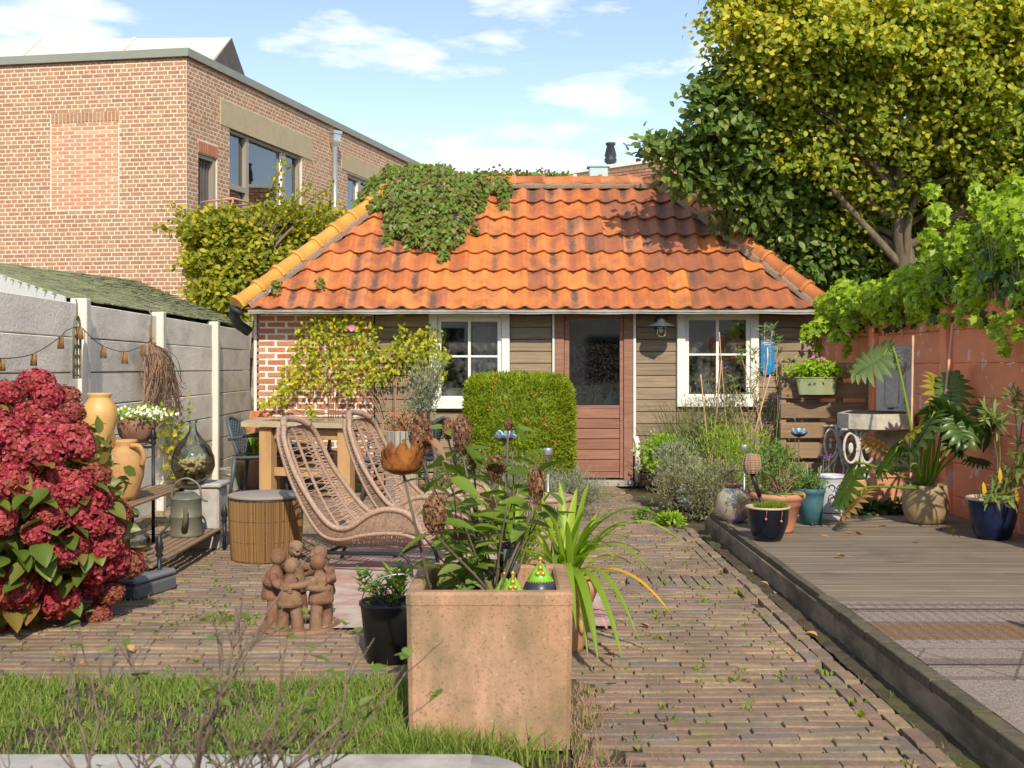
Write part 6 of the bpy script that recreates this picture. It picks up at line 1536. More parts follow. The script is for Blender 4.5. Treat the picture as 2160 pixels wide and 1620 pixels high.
# tall tub with succulents
tbv = thing('tall_weathered_tub', 'tall striped weathered wooden tub with reddish succulents behind the rusty lotus', 'planter', (-1.07, 10.6, 0))
c = V(-1.05, 10.6, 0)
for k in range(18):
    a = k*2*pi/18; b = MB(); b.box(c+V(cos(a)*.145, sin(a)*.145, .40), (.045, .02, .80), Matrix.Rotation(a+pi/2, 3, 'Z'), ch=.004); b.build('stave', mat('bleached_stave', [(.34,.28,.22),(.30,.31,.30),(.42,.34,.25),(.26,.24,.22)], .85, grain=((14, 14, 2), .3)) if k == 0 else bpy.data.materials['bleached_stave'], tbv)
b = MB(); b.lathe([(.14, .78), (.001, .79)], c, 18); b.build('soil', m_soil, tbv)
b = MB()
for k in range(70): e = c+V(U(-.15, .12), U(-.1, .1), U(.75, 1.0)); b.tube([c+V(U(-.08, .08), U(-.06, .06), .78), e], .004, 4); m_ = 5; b.leaves(np.repeat(e[None], m_, 0), rdir(m_, .2), rdir(m_, 1), .035, .016, T_RH)
b.build('succulent', m_reds, tbv, kind='stuff')
ol = thing('olive_tree', 'small grey green olive tree standing beside the tall tub', 'tree', (-.78, 11.2, 0))
tr0 = V(-.80, 11.2, 0); cen = V(*at(898, 848, 11.2))
b = MB(); b.tube(smooth_pts([tr0, tr0+V(.03, 0, .5), cen+V(0, 0, -.25)], 5), np.linspace(.025, .014, 11), 8); ends = []
for k in range(34):
    a = U(0, 6.28); e = cen+V(cos(a)*U(.08, .26), sin(a)*U(.05, .2), U(-.18, .44)); ends.append(e); b.tube(smooth_pts([cen+V(0, 0, -.3), (cen+e)/2+V(0, 0, -.08), e], 4), np.linspace(.007, .002, 9), 4)
b.build('branch', m_twig, ol)
P = np.array([e-(e-cen)*U(0, .7)+NP.normal(size=3)*.035 for e in ends for _ in range(46)]); D = nrm((P-cen)*2+NP.normal(size=P.shape)*.35+V(0, 0, .35)); b = MB(); b.leaves(P, D, rdir(len(P)), .055, .012, T_RH); b.build('foliage', m_olive, ol, kind='stuff')
def bush(name, lbl, cat, c, r_, n_, m_, L, Wd, T=T_RH, up=.6, stems=10, ms=None, hollow=.5, flowers=None, grp=None):
    t_ = thing(name, lbl, cat, (c[0], c[1], max(0, c[2]-r_[2])), grp); c = V(*c); r_ = V(*r_)
    nc = max(8, n_//45); cl = c+rdir(nc, .2)*r_*(NP.random_sample((nc, 1))**hollow)
    P = np.repeat(cl, n_//nc, 0)+NP.normal(size=(nc*(n_//nc), 3))*r_*.17
    P = P[P[:, 2] > .01]; b = MB(); b.leaves(P, nrm((P-c)/r_*.8+NP.normal(size=P.shape)*.6+V(0, 0, up)), rdir(len(P), .6), NP.uniform(.75, 1.25, len(P))*L, Wd, T); b.build('foliage', m_, t_, kind='stuff')
    b = MB(); base = V(c[0], c[1], max(0, c[2]-r_[2]))
    for k in range(stems): e = cl[k % nc]; b.tube([base+V(U(-.04, .04), U(-.04, .04), 0), (base+e)/2+V(0, 0, .03), e], [.006, .004, .002], 4)
    b.build('stem', ms or m_twig, t_, kind='stuff')
    if flowers:
        fm, k_, fs_ = flowers; b = MB(); q = c+rdir(k_, .5)*r_*1.08; 
        for p in q: m2 = 8; b.leaves(p[None]+NP.normal(size=(m2, 3))*fs_*.5, rdir(m2, .3), rdir(m2), fs_*.6, fs_*.4, T_RH)
        b.build('flower', fm, t_, kind='stuff')
    return t_
bush('lavender', 'silvery grey lavender mound with violet spikes at the foot of the clipped hedge', 'lavender', (.56, 10.3, .20), (.32, .3, .24), 3800, m_lav, .05, .006, stems=30, flowers=(m_purple, 8, .022))
bush('lavender', 'taller grey lavender between the hedge and the planter hydrangea', 'lavender', (.02, 9.4, .30), (.38, .35, .34), 3600, m_lav, .05, .006, stems=30, flowers=(m_purple, 12, .022))
bush('low_mixed_bush', 'patch of low green plants between the rattan chairs and the hedge', 'bush', (-.45, 10.9, .28), (.35, .3, .3), 1500, m_sage, .05, .02)
# right of the door
bush('lime_herb', 'bright lime green herb mound spilling over a rusty barrel by the door', 'herb', (1.72, 12.5, .42), (.31, .24, .20), 3200, m_herb, .04, .03, T_LF, up=.5)
br = thing('rusty_barrel', 'small rusty brown barrel under the lime green herb', 'barrel', (1.78, 12.55, 0))
b = MB(); b.lathe([(.001, 0), (.17, 0), (.20, .14), (.19, .36), (.17, .37), (.001, .34)], (1.80, 12.55, 0), 24); b.build('staves', m_rustb, br)
b = MB(); 
for z in (.05, .3): b.lathe([(.178+.08*z, z), (.188+.08*z, z+.002), (.190+.07*z, z+.035), (.18+.08*z, z+.038)], (1.80, 12.55, 0), 24)
b.build('hoop', m_pipe, br)
hb = thing('half_barrel', 'pale wooden half barrel planter below the right hand window', 'barrel', (2.35, 12.2, 0))
c = V(2.33, 12.2, 0)
for k in range(26):
    a = k*2*pi/26; b = MB(); b.box(c+V(cos(a)*.40, sin(a)*.40, .215), (.090, .025, .43), Matrix.Rotation(a+pi/2, 3, 'Z') @ Matrix.Rotation(.05, 3, 'X'), ch=.004); b.build('stave', m_straw, hb)
b = MB()
for z in (.08, .30): b.lathe([(.405+.03*z, z), (.424, z+.002), (.426, z+.035), (.405+.03*z, z+.037)], c, 30)
b.build('hoop', m_zinc, hb); b = MB(); b.lathe([(.39, .38), (.001, .39)], c, 24); b.build('soil', m_soil, hb)
rd = thing('ornamental_reed', 'tuft of tall thin pale green reed blades in front of the shed boards', 'grass', (1.95, 12.7, 0))
b = MB()
for k in range(260):
    p0 = V(1.98+U(-.14, .30), 12.75+U(-.1, .1), .15); l_ = U(-.75, .35)*U(.3, 1); p1 = p0+V(l_, U(-.2, .1), U(.55, 1.02)-abs(l_)*.35)
    q = MB(); strapmesh(b, p0, p1, U(.05, .2), U(.006, .011), 6)
b.build('blade', m_reed, rd, kind='stuff')
ow = thing('oleander', 'tall slender oleander with narrow leaf whorls in front of the right window', 'shrub', (2.6, 12.0, .3))
b = MB(); P = []; D = []
whorl = [(1565,830),(1600,780),(1590,740),(1613,690),(1630,690),(1640,830),(1655,870),(1620,860),(1650,905),(1615,905),(1575,880),(1560,740),(1545,800),(1520,880),(1500,930),(1640,950),(1600,940),(1665,840),(1585,805),(1540,850),(1645,790),(1480,900),(1555,920),(1625,1000),(1655,980),(1640,720),(1600,830),(1530,930),(1500,870),(1560,960)]
for (px, py) in whorl:
    e = V(*at(px, py, 12.0+U(-.25, .25))); b0 = V(2.62+U(-.2, .2), 12.1+U(-.1, .1), .3); b.tube(smooth_pts([b0, b0*.45+e*.55+V(U(-.04, .04), 0, -.02), e], 5), np.linspace(.010, .0035, 11), 5)
    m_ = 34; q = e+np.stack([NP.normal(size=m_)*.02, NP.normal(size=m_)*.02, -NP.random_sample(m_)*.17+.02], -1); P.append(q); D.append(nrm(NP.normal(size=(m_, 3))*V(1, 1, .4)+V(0, 0, .55)))
b.build('stem', m_bamboo, ow, kind='stuff')
P = np.vstack(P); D = np.vstack(D); b = MB(); b.leaves(P, D, rdir(len(P), 1), NP.uniform(.06, .115, len(P)), .014, T_RH); b.build('foliage', m_lily, ow, kind='stuff')
vb = thing('verbena', 'thin stemmed verbena with small violet flower clusters behind the terracotta bowl', 'flower', (2.4, 10.6, 0))
b = MB(); fl = MB()
for (px, py, Y) in ((1518, 757, 11.4), (1530, 775, 11.3), (1593, 900, 10.8), (1598, 932, 10.6), (1590, 925, 10.6), (1641, 838, 11), (1645, 848, 11), (1677, 877, 10.8), (1743, 966, 9.6), (1750, 962, 9.6), (1611, 890, 10.9), (1738, 963, 9.6)):
    e = V(*at(px, py, Y)); b0 = V(e[0]+U(-.12, .05), e[1], .05); b.tube(smooth_pts([b0, (b0+e)/2+V(U(-.03, .03), 0, 0), e], 4), .003, 4); m_ = 16; fl.leaves(e+NP.normal(size=(m_, 3))*.014, rdir(m_, .5), rdir(m_, 1), .014, .012, T_RH)
b.build('stem', m_sage, vb, kind='stuff'); fl.build('flower', m_purple, vb, kind='stuff')
def cane(lbl, p0, p1, r_=.007):
    t_ = thing('bamboo_cane', lbl, 'cane', p0); p0, p1 = V(*p0), V(*p1); n_ = 26; pts = [p0+(p1-p0)*k/n_ for k in range(n_+1)]
    b = MB(); b.tube(pts, [r_*(1.25 if k % 5 == 0 else 1) for k in range(n_+1)], 7); b.build('culm', m_bamboo, t_)
cane('thin bamboo cane leaning before the left half of the right window', at(1500, 1010, 11.8), at(1478, 790, 11.8))
cane('tall leaning bamboo cane crossing the middle of the right window', at(1498, 1010, 11.8), at(1522, 760, 11.8))
cane('thin dark tipped cane at the centre of the right window', at(1540, 1000, 11.9), at(1517, 700, 11.9), .005)
cane('pale cane leaning right beside the oleander', at(1560, 1030, 11.5), at(1625, 790, 11.6))
cane('straight cane tied to the highest philodendron leaf', (3.20, 8.95, .4), at(1926, 708, 9.3), .009)
cane('tallest cane leaning against the red wall behind the philodendron', (3.40, 8.95, .4), at(2010, 682, 9.3), .010)
bush('sage_shrub', 'woody grey green sage shrub growing at the corner of the deck', 'shrub', (1.75, 10.3, .26), (.42, .32, .30), 3200, m_sage, .045, .012, up=.8, stems=46)
bush('grey_green_shrub', 'loose grey green shrub in front of the enamel pot', 'shrub', (1.62, 10.9, .36), (.30, .25, .34), 1900, m_lav, .045, .010, up=.8, stems=36)
bush('feathery_plant', 'light green feathery plants filling the bed in front of the half barrel', 'plants', (2.25, 11.3, .42), (.46, .3, .42), 2600, m_herb, .055, .009, up=1.0, stems=30)
bush('tall_mixed_perennials', 'airy tall perennials between the reed tuft and the oleander', 'plants', (2.25, 12.1, .72), (.45, .25, .45), 2300, m_sage, .06, .010, up=1.0, stems=46)
bush('small_weed', 'small fresh green weed beside the deck corner', 'weed', (1.42, 9.75, .06), (.16, .14, .08), 500, m_herb, .04, .02, T_LF, up=.5)
bush('small_weed', 'low green weed at the foot of the sage shrub', 'weed', (1.22, 10.2, .05), (.13, .12, .06), 300, m_sedum, .035, .018, T_LF, up=.5)
ep = thing('enamel_pot', 'large white and pale blue ringed enamel pot among the shrubs', 'pot', (1.8, 10.97, 0))
b = MB(); b.lathe([(.001, 0), (.15, 0), (.17, .04), (.2, .08), (.2, .1), (.185, .12), (.2, .19), (.215, .2), (.2, .22), (.2, .3), (.22, .33), (.215, .345), (.19, .33), (.001, .3)], (1.80, 10.97, 0), 32); b.build('pot', mat('white_blue_enamel', [(.62,.66,.68)], .3, stains=[((.40,.36,.28), 5, .52, .7, .7)], coat=.3), ep)
b = MB()
for z, q in ((.09, .202), (.2, .217), (.335, .222)): b.tube([V(1.8+cos(a)*q, 10.97+sin(a)*q, z) for a in np.arange(0, 2*pi, .25)], .009, 6, closed=True)
b.build('blue_ring', mat('ring_blue', [(.25,.42,.55)], .3), ep)

# ================================================================== DECK OBJECTS
def pot(name, lbl, cat, c, prof, m_, rim=None, soil=None, part='pot'):
    t_ = thing(name, lbl, cat, c); b = MB(); b.lathe(prof, c, 40, wob=.004); b.build(part, m_, t_)
    if rim: b = MB(); b.lathe(rim, c, 40); b.build('rim', m_rim, t_)
    if soil: b = MB(); b.lathe([(soil[0], soil[1]), (soil[0]*.5, soil[1]+.01), (.001, soil[1]+.012)], c, 24); b.build('soil', m_soil, t_)
    return t_
nv = pot('navy_glazed_pot', 'small dark navy glazed pot with moss standing at the front of the deck', 'pot', (1.865, 8.12, DZ), [(.001, 0), (.085, 0), (.105, .02), (.143, .13), (.150, .235)], m_navy, [(.150, .235), (.162, .238), (.163, .25), (.145, .252), (.138, .2)], (.14, .225))
P = V(1.89, 8.10, DZ+.245)+NP.normal(size=(2600, 3))*V(.055, .05, .010); P = P[np.hypot(P[:, 0]-1.88, P[:, 1]-8.12) < .13]; b = MB(); b.leaves(P, rdir(len(P), 1.5), rdir(len(P)), .035, .005, T_NDL); b.build('moss', m_moss, nv, kind='stuff')
b = MB()
for (x, z, y_) in ((-.05, -.06, -.158), (.06, -.075, -.158)): q = V(1.865+x, 8.12+y_, DZ+.235+z); b.ball(q, .009, 8, 6); b.tube([q, q+V(.01, .01, .07)], .0015, 4)
b.build('bead', m_terra, nv)
to = thing('rattan_torch_lamp', 'solar torch lamp with barrel shaped rattan shade on a black stake in the navy pot', 'garden light', (1.78, 8.15, .37))
c = V(*at(1586, 978, 8.15)); e = V(*at(1608, 1070, 8.15))
b = MB(); b.lathe([(.044, -.068), (.058, -.03), (.060, 0), (.056, .04), (.046, .066), (.001, .066)], c, 24); b.build('lamp_core', m_jar2, to)
b = MB()
for k in range(12): z = -.066+.012*k; q = np.interp(z, [-.068, -.03, 0, .04, .066], [.046, .060, .062, .058, .048]); b.tube([c+V(cos(a)*q, sin(a)*q, z) for a in np.arange(0, 2*pi, .3)], .0035, 5, closed=True)
for k in range(10): a = k*2*pi/10; b.tube([c+V(cos(a)*q, sin(a)*q, z) for z, q in ((-.068, .048), (-.03, .062), (0, .065), (.04, .060), (.066, .050))], .004, 5)
b.build('rattan_shade', m_ratt, to)
b = MB(); b.tube([c-V(0, 0, .066), c+(e-c)*.75], [.018, .016], 8); b.tube([c+(e-c)*.75, e], [.012, .008], 8); b.build('stake', m_black, to)
bt = pot('terracotta_bowl', 'large rimmed terracotta pot full of sedum behind the navy pot', 'potted plant', (2.04, 8.55, DZ), [(.001, 0), (.115, 0), (.12, .02), (.165, .2), (.175, .205), (.178, .235), (.195, .25), (.207, .265), (.210, .285), (.20, .30), (.18, .30), (.17, .27), (.001, .27)], m_terra, None, (.175, .275))
nc = 60; cl = V(2.02, 8.6, .62)+rdir(nc, .4)*V(.24, .2, .17)*(NP.random_sample((nc, 1))**.4); P = np.repeat(cl, 44, 0)+NP.normal(size=(nc*44, 3))*V(.018, .018, .035); b = MB(); b.leaves(P, rdir(len(P), 1.2), rdir(len(P), 1), .028, .013, T_RH); b.build('foliage', m_sedum, bt, kind='stuff')
b = MB()
for q in cl: b.tube([V(2.03+U(-.08, .08), 8.57+U(-.08, .08), .42), q], .003, 4)
b.build('stem', m_dry, bt, kind='stuff')
lr = ovate('leaf', m_sedum, 5, 4, .1, .05, .9)
for k in range(9): q = V(1.93+k*.028, 8.42+U(-.03, .03), .45+U(-.01, .02)); inst('leaf', lr, Matrix.Translation(tuple(q)) @ Matrix.Rotation(U(-3, 0), 4, 'Z') @ Matrix.Rotation(.15, 4, 'Y') @ Matrix.Diagonal((.07, .075, .07, 1)), bt)
tq = pot('teal_bucket_pot', 'teal blue plastic pot between the terracotta bowl and the blue and white crock', 'pot', (2.40, 8.95, DZ), [(.001, 0), (.085, 0), (.10, .2), (.108, .25), (.115, .255), (.116, .29), (.112, .292), (.106, .25), (.001, .25)], m_teal, None, (.105, .255))
P = V(2.38, 8.95, .47)+NP.normal(size=(420, 3))*V(.06, .06, .045); b = MB(); b.leaves(P, rdir(420, .9), rdir(420, .5), .05, .012, T_RH); b.build('foliage', m_sedum, tq, kind='stuff')
b = MB()
for k in range(6): x = U(-.06, .06); b.tube([V(2.40+x, 8.95, .45), V(2.40+x*1.6, 8.93, .45+U(.1, .2))], [.003, .007], 5)
b.build('faded_spike', m_lav, tq)
ck = pot('salt_glazed_crock', 'grey and white stoneware crock with cobalt blue painted flowers', 'crock', (2.64, 9.22, DZ), [(.001, 0), (.096, 0), (.1, .02), (.102, .2), (.108, .29), (.106, .33), (.116, .345), (.116, .37), (.11, .375), (.1, .36), (.1, .2), (.001, .2)], m_crock, part='body')
b = MB(); cc_ = V(2.64, 9.22, DZ)
for z in (.06, .345): b.lathe([(.1025+.014*(z > .2), z), (.1045+.014*(z > .2), z+.003), (.1025+.014*(z > .2), z+.008)], cc_, 40)
def onc(an, z): r_ = np.interp(z, [.02, .2, .29], [.1, .102, .108])+.001; return cc_+V(sin(an)*r_, -cos(an)*r_, z)
for k in range(7):
    a = k*2*pi/7; b.tube([onc(cos(a+q)*.5*s_/.1*.045+.1, .19+sin(a+q)*s_) for q, s_ in ((0, .01), (.25, .05), (0, .07), (-.25, .05), (0, .01))], .0045, 4)
for s0 in (-1, 1): b.tube([onc(.1+s0*(.35+.25*cos(t)), .19+.05*sin(t)+.02*s0) for t in np.arange(0, 5.2, .5)], .004, 4); b.tube([onc(.1+s0*(.3+.2*cos(t)), .27+.03*sin(t)) for t in np.arange(0, 5, .5)], .004, 4)
b.tube([onc(-.5+t, .28+.015*sin(t*6)) for t in np.arange(0, 1.3, .12)], .004, 4)
b.build('blue_painting', m_cobalt, ck)
gl = pot('iridescent_globe', 'iridescent round glass globe vase with brown neck at the corner of the deck', 'vase', (1.80, 9.05, DZ), [(.001, 0), (.07, 0), (.12, .05), (.146, .12), (.146, .17), (.125, .235), (.08, .275), (.055, .285), (.055, .3)], m_irid, part='globe')
b = MB(); b.lathe([(.055, .285), (.066, .29), (.068, .31), (.060, .315), (.05, .312), (.05, .28)], (1.80, 9.05, DZ), 32); b.build('neck', m_rustb, gl)
bpz = pot('mottled_brown_pot', 'round mottled brown stoneware pot holding the big philodendron', 'pot', (3.34, 9.0, DZ), [(.001, 0), (.12, 0), (.15, .03), (.178, .12), (.180, .2), (.170, .28), (.165, .315), (.158, .318), (.155, .28), (.001, .28)], m_brownpot, None, (.155, .285))
# philodendron
pl = thing('philodendron', 'large split leaved philodendron on long stalks growing in the mottled brown pot', 'plant', (3.34, 9.0, .42))
def philomesh(seed, m_, m2=None):
    rs_ = random.Random(seed); b = MB(); n_ = 9
    # central midrib strip plus finger lobes on both sides
    def pt(u, s_, w): return V(u, s_*w, 0)
    for side in (-1, 1):
        for k in range(n_):
            u = -.18+1.05*k/(n_-1); ang = radians(150-125*k/(n_-1)); L_ = (.50+.16*sin(pi*k/(n_-1)*.9))*(1-.30*(k/(n_-1))**2)*rs_.uniform(.88, 1.08)
            uu = max(u, 0)*.85; d_ = V(cos(ang), side*sin(ang), 0); pr = V(-d_[1], d_[0], 0)
            wv = .150; vs = []
            for t, q in ((0, 1.1), (.45, 1.05), (.75, .80), (1, .12)):
                z = .10*sin(t*pi)*.6-.30*t*t*L_; base_ = V(uu, 0, 0)+d_*L_*t
                for e in (-1, 0, 1): vs.append(base_+pr*wv*q*e*.62+V(0, 0, z+.03*abs(e)))
            b.add(vs, [(3*i+j, 3*i+j+1, 3*i+j+4, 3*i+j+3) for i in range(3) for j in (0, 1)], 0., True)
    vs = [V(.80+.0*t, 0, 0) for t in (0,)]
    b.tube([V(0, 0, .012), V(.45, 0, .015), V(.95, 0, -.06)], [.013, .010, .004], 5, r=.7)
    me = b.mesh('leaf'); me.materials.append(m_); return me
pms = [philomesh(1, m_philo), philomesh(2, m_philo)]; pmy = philomesh(3, m_philoy); pmb = philomesh(4, m_philob); pmg = philomesh(5, leafm('pale_green_leaf', [(.16,.24,.09),(.20,.27,.12)], .25))
def pleaf(px, py, Y, size, yaw, pitch, roll, me, base=None, st_=True, label=None):
    e = V(*at(px, py, Y)); M_ = Matrix.Translation(tuple(e)) @ Matrix.Rotation(yaw, 4, 'Z') @ Matrix.Rotation(pitch, 4, 'Y') @ Matrix.Rotation(roll, 4, 'X') @ Matrix.Diagonal((size, size, size, 1))
    o = inst('leaf', me, M_, pl)
    if label: o['label'] = label
    b0 = V(3.34+U(-.05, .05), 9.0+U(-.04, .04), .42); d_ = M_.to_3x3() @ Vector((-1, 0, 0)); d_ = V(*d_.normalized())
    b = MB(); b.tube(smooth_pts([b0, b0*.6+e*.4+V((e[0]-b0[0])*-.08, 0, .14*abs(e[2]-b0[2])+.03), e+d_*.10+V(0, 0, .02), e], 6), np.linspace(.013, .006, 19), 7); b.build('stalk', m_strap, pl)
pleaf(1862, 752, 9.0, .30, radians(185), radians(30), radians(70), pmg, label='pale leaf with brown edges, highest on the left')
pleaf(1965, 880, 8.8, .30, radians(200), radians(35), radians(20), pmy, label='yellowing leaf at the centre')
pleaf(1985, 870, 8.65, .36, radians(-15), radians(35), radians(-40), pms[0])
pleaf(1960, 895, 8.6, .34, radians(215), radians(45), radians(35), pms[1])
pleaf(2005, 850, 9.1, .30, radians(60), radians(-60), radians(10), pms[1])
pleaf(1990, 850, 9.2, .28, radians(110), radians(-60), radians(10), pmy, label='upright yellow green leaf')
pleaf(2085, 905, 8.9, .34, radians(-10), radians(10), radians(-50), pms[0])
pleaf(2080, 880, 9.0, .30, radians(30), radians(-10), radians(50), pms[1])
pleaf(1888, 955, 8.8, .24, radians(190), radians(50), radians(55), pms[0])
pleaf(1862, 950, 9.0, .18, radians(150), radians(-30), radians(60), pmb, label='withered brown leaf')
pleaf(1800, 1005, 8.7, .28, radians(190), radians(60), radians(60), pms[1])
pleaf(1815, 1050, 8.6, .26, radians(215), radians(35), radians(30), pmb, label='limp orange brown leaf hanging above the deck')
pleaf(2005, 935, 8.7, .16, radians(-60), radians(40), radians(0), pms[0]); pleaf(2050, 970, 8.8, .15, radians(0), radians(15), radians(-30), pms[1]); pleaf(1905, 988, 8.7, .12, radians(180), radians(10), radians(20), pms[0])
pleaf(2010, 880, 8.6, .30, radians(-75), radians(50), radians(10), pms[0])
# blue pot on the right with oleander
bp_ = pot('cobalt_glazed_pot', 'large cobalt blue glazed pot with cream rim at the right edge of the deck', 'pot', (3.54, 8.2, DZ), [(.001, 0), (.10, 0), (.13, .03), (.165, .16), (.172, .285)], m_blue, [(.172, .285), (.19, .288), (.192, .305), (.17, .308), (.16, .25)], (.165, .27))
bz = thing('potted_oleander', 'young oleander with narrow leaves growing in the cobalt glazed pot', 'plant', (3.54, 8.2, .42))
b = MB(); P = []; D = []
for (px, py, Y) in ((2105, 890, 7.9), (2085, 875, 8.0), (2160, 870, 7.9), (2150, 990, 8.0), (2120, 1010, 8.1), (2105, 1030, 8.1), (2165, 940, 8.0), (2140, 840, 8.3), (2095, 1045, 8.0), (2125, 1050, 8.0)):
    e = V(*at(px, py, Y)); b0 = V(3.56+U(-.08, .08), 8.2, .42); b.tube(smooth_pts([b0, b0*.5+e*.5+V(.05, 0, -.03), e], 5), np.linspace(.008, .004, 11), 5); m_ = 26
    P.append(e+NP.normal(size=(m_, 3))*.02); D.append(nrm(NP.normal(size=(m_, 3))+V(0, -.3, .1)))
b.build('stem', m_sage, bz, kind='stuff'); P = np.vstack(P); D = np.vstack(D); b = MB(); b.leaves(P, D, rdir(len(P), 1), NP.uniform(.08, .15, len(P)), .022, T_SP); b.build('foliage', m_lily, bz, kind='stuff')
for (px, py) in ((2110, 1000), (2077, 1030), (2147, 1045)):
    b = MB(); b.leaves([at(px, py+18, 8.0)], (U(-.1, .2), 0, 1), (0, -1, 0), .11, .03, T_SP); b.build('leaf', m_strapy, bz, label='yellow leaf')
# planks fence section with planter box
SFY = 11.55; x0, x1 = at(1647, 0, SFY).x, at(1842, 0, SFY).x
sf = thing('slatted_screen', 'low screen of horizontal brown boards with gaps at the right end of the shed', 'fence', ((x0+x1)/2, SFY, 0))
zt = 1.45
for k in range(7):
    z = zt-.085-k*.207; bb = MB(); bb.box(((x0+x1)/2+U(-.006, .006), SFY, z), (x1-x0, .022, .155), ch=.004); bb.box(((x0+x1)/2+U(-.006, .006), SFY+.10, z+.075), (x1-x0, .10, .018), ch=.003); bb.build('board', m_slat, sf)
for xx in (x0+.03, x0+.62, x1-.03): bb = MB(); bb.box((xx, SFY+.05, zt/2-.02), (.06, .07, zt-.05), ch=.004); bb.build('upright', m_slat, sf)
px_ = thing('green_balcony_planter', 'sage green scalloped balcony planter with yellow green plants hung on the slatted screen', 'planter', (3.15, SFY-.12, 1.15))
c = V(at(1722, 0, SFY-.12).x, SFY-.13, 0); zb, ztp = szz(833)*1.0, 0
zb = HC-(832-HY)/F*(SFY-.1); ztp = HC-(796-HY)/F*(SFY-.1)
b = MB()
for i, z in enumerate(np.linspace(zb, ztp, 6)): pass
def scal(u, v, inn=0):
    a = 2*pi*u; z = zb+(ztp-zb)*v; R_ = (.175+.03*v+(.012 if v > .93 else 0)); x = cos(a)*R_; y_ = sin(a)*(.075+.015*v)*(1+.16*cos(4*a)); return c+V(x*(1+.05*cos(4*a)), y_, z)
b.grid(scal, 48, 12); b.add([scal(i/48, 0) for i in range(48)], [tuple(range(48))[::-1]], .5, False); b.build('trough', m_green, px_)
b = MB(); b.tube([scal(i/48, .98) for i in range(48)], .006, 5, closed=True); b.tube([scal(i/48, .8) for i in range(48)], .003, 5, closed=True); b.build('rim', m_green, px_)
P = c+V(0, 0, ztp+.075)+NP.normal(size=(1300, 3))*V(.12, .05, .045); b = MB(); b.leaves(P, rdir(1300, .3), rdir(1300, 1)+V(0, -.5, .3), .034, .03, T_LF); b.build('foliage', m_herb, px_, kind='stuff')
b = MB()
for (px, py) in ((1722, 748), (1727, 756), (1716, 752), (1735, 758)): q = V(*at(px, py, SFY-.15)); m_ = 7; b.leaves(q+NP.normal(size=(m_, 3))*.008, rdir(m_), (0, -1, 0), .025, .022, T_LF)
b.build('flower', m_pinkp, px_)

# ================================================================== STONE FOUNTAIN
fo_ = thing('stone_fountain', 'arched carved stone wall fountain with basin on white scrolled iron legs', 'fountain', (3.45, 10.4, 0))
rz = Matrix.Rotation(radians(-42), 3, 'Z')
def slab(c, w, h, th, arch, rz, name, m_):
    n_ = 14; out = [(-w/2, 0), (w/2, 0)]+([(w/2*cos(a), h-w/2*.9+w/2*.9*sin(a)) for a in np.linspace(0, pi, n_)] if arch else [(w/2, h), (-w/2, h)])
    pts = [V(*c)+np.array(rz @ Vector((x, 0, z))) for x, z in out]; d_ = np.array(rz @ Vector((0, th, 0))); b = MB(); b.prism(pts, d_); b.build(name, m_, fo_)
    return lambda x, z: V(*c)+np.array(rz @ Vector((x, -.004, z)))
bpc = V(*at(1902, 868, 10.55)); q = slab(bpc, .50, .63, .09, True, rz, 'back_panel', m_sand)
b = MB()
for s_ in (.86, .70, .52, .36): b.tube([q(cos(a)*.22*s_, .46+.20*s_*sin(a)*1.0) for a in np.linspace(-.6, pi+.6, 22)], .007, 5)
for s_ in (-1, 1): b.tube([q(s_*.17, .40), q(s_*.17, .07), q(s_*.12, .04), q(s_*.03, .04)], .007, 5); b.tube([q(s_*.03, .38), q(s_*.03, .08)], .006, 5)
b.ball(q(0, .44), (.05, .05, .05)); b.ball(q(0, .40), (.03, .035, .05)); b.build('relief', m_sand, fo_)
lp = V(*at(1893, 1018, 10.4)); q = slab(lp, .42, .48, .05, False, rz, 'lower_panel', m_sand)
b = MB()
for s_ in (-1, 1): b.tube([q(s_*(.07+.0045*t*cos(t)*3), .16+.0045*t*sin(t)*3) for t in np.arange(.3, 9, .35)], .005, 5)
b.build('relief', m_sand, fo_)
bt_ = V(0, 0, .985); pts = [V(*at(x, y_, Y)) for x, y_, Y in ((1766, 900, 10.3), (1790, 905, 10.05), (1850, 910, 9.9), (1928, 905, 10.0), (1930, 900, 10.9), (1790, 900, 10.9))]
pts = [V(p[0], p[1], .845) for p in pts]; ctr = sum(pts)/6
b = MB(); b.prism(pts, (0, 0, .135)); b.build('basin', m_sand, fo_)
b = MB(); b.prism([ctr+(p-ctr)*.80+V(0, 0, .1365) for p in pts], (0, 0, .002)); b.build('basin_dark_sheet', m_dark, fo_)  # flat dark sheet on the solid basin: shade of a hollow as colour
b = MB(); b.tube([bpc+V(-.16, -.1, .03), bpc+V(-.10, -.04, .03)], .012, 6); b.build('tap', m_rustb, fo_)
def scroll(xc, y_, flip):
    P2 = []
    for t in np.linspace(0, 2*pi, 24): P2.append((xc+flip*.07*cos(t)*1.0, y_, .66+.15*sin(t)))
    return P2
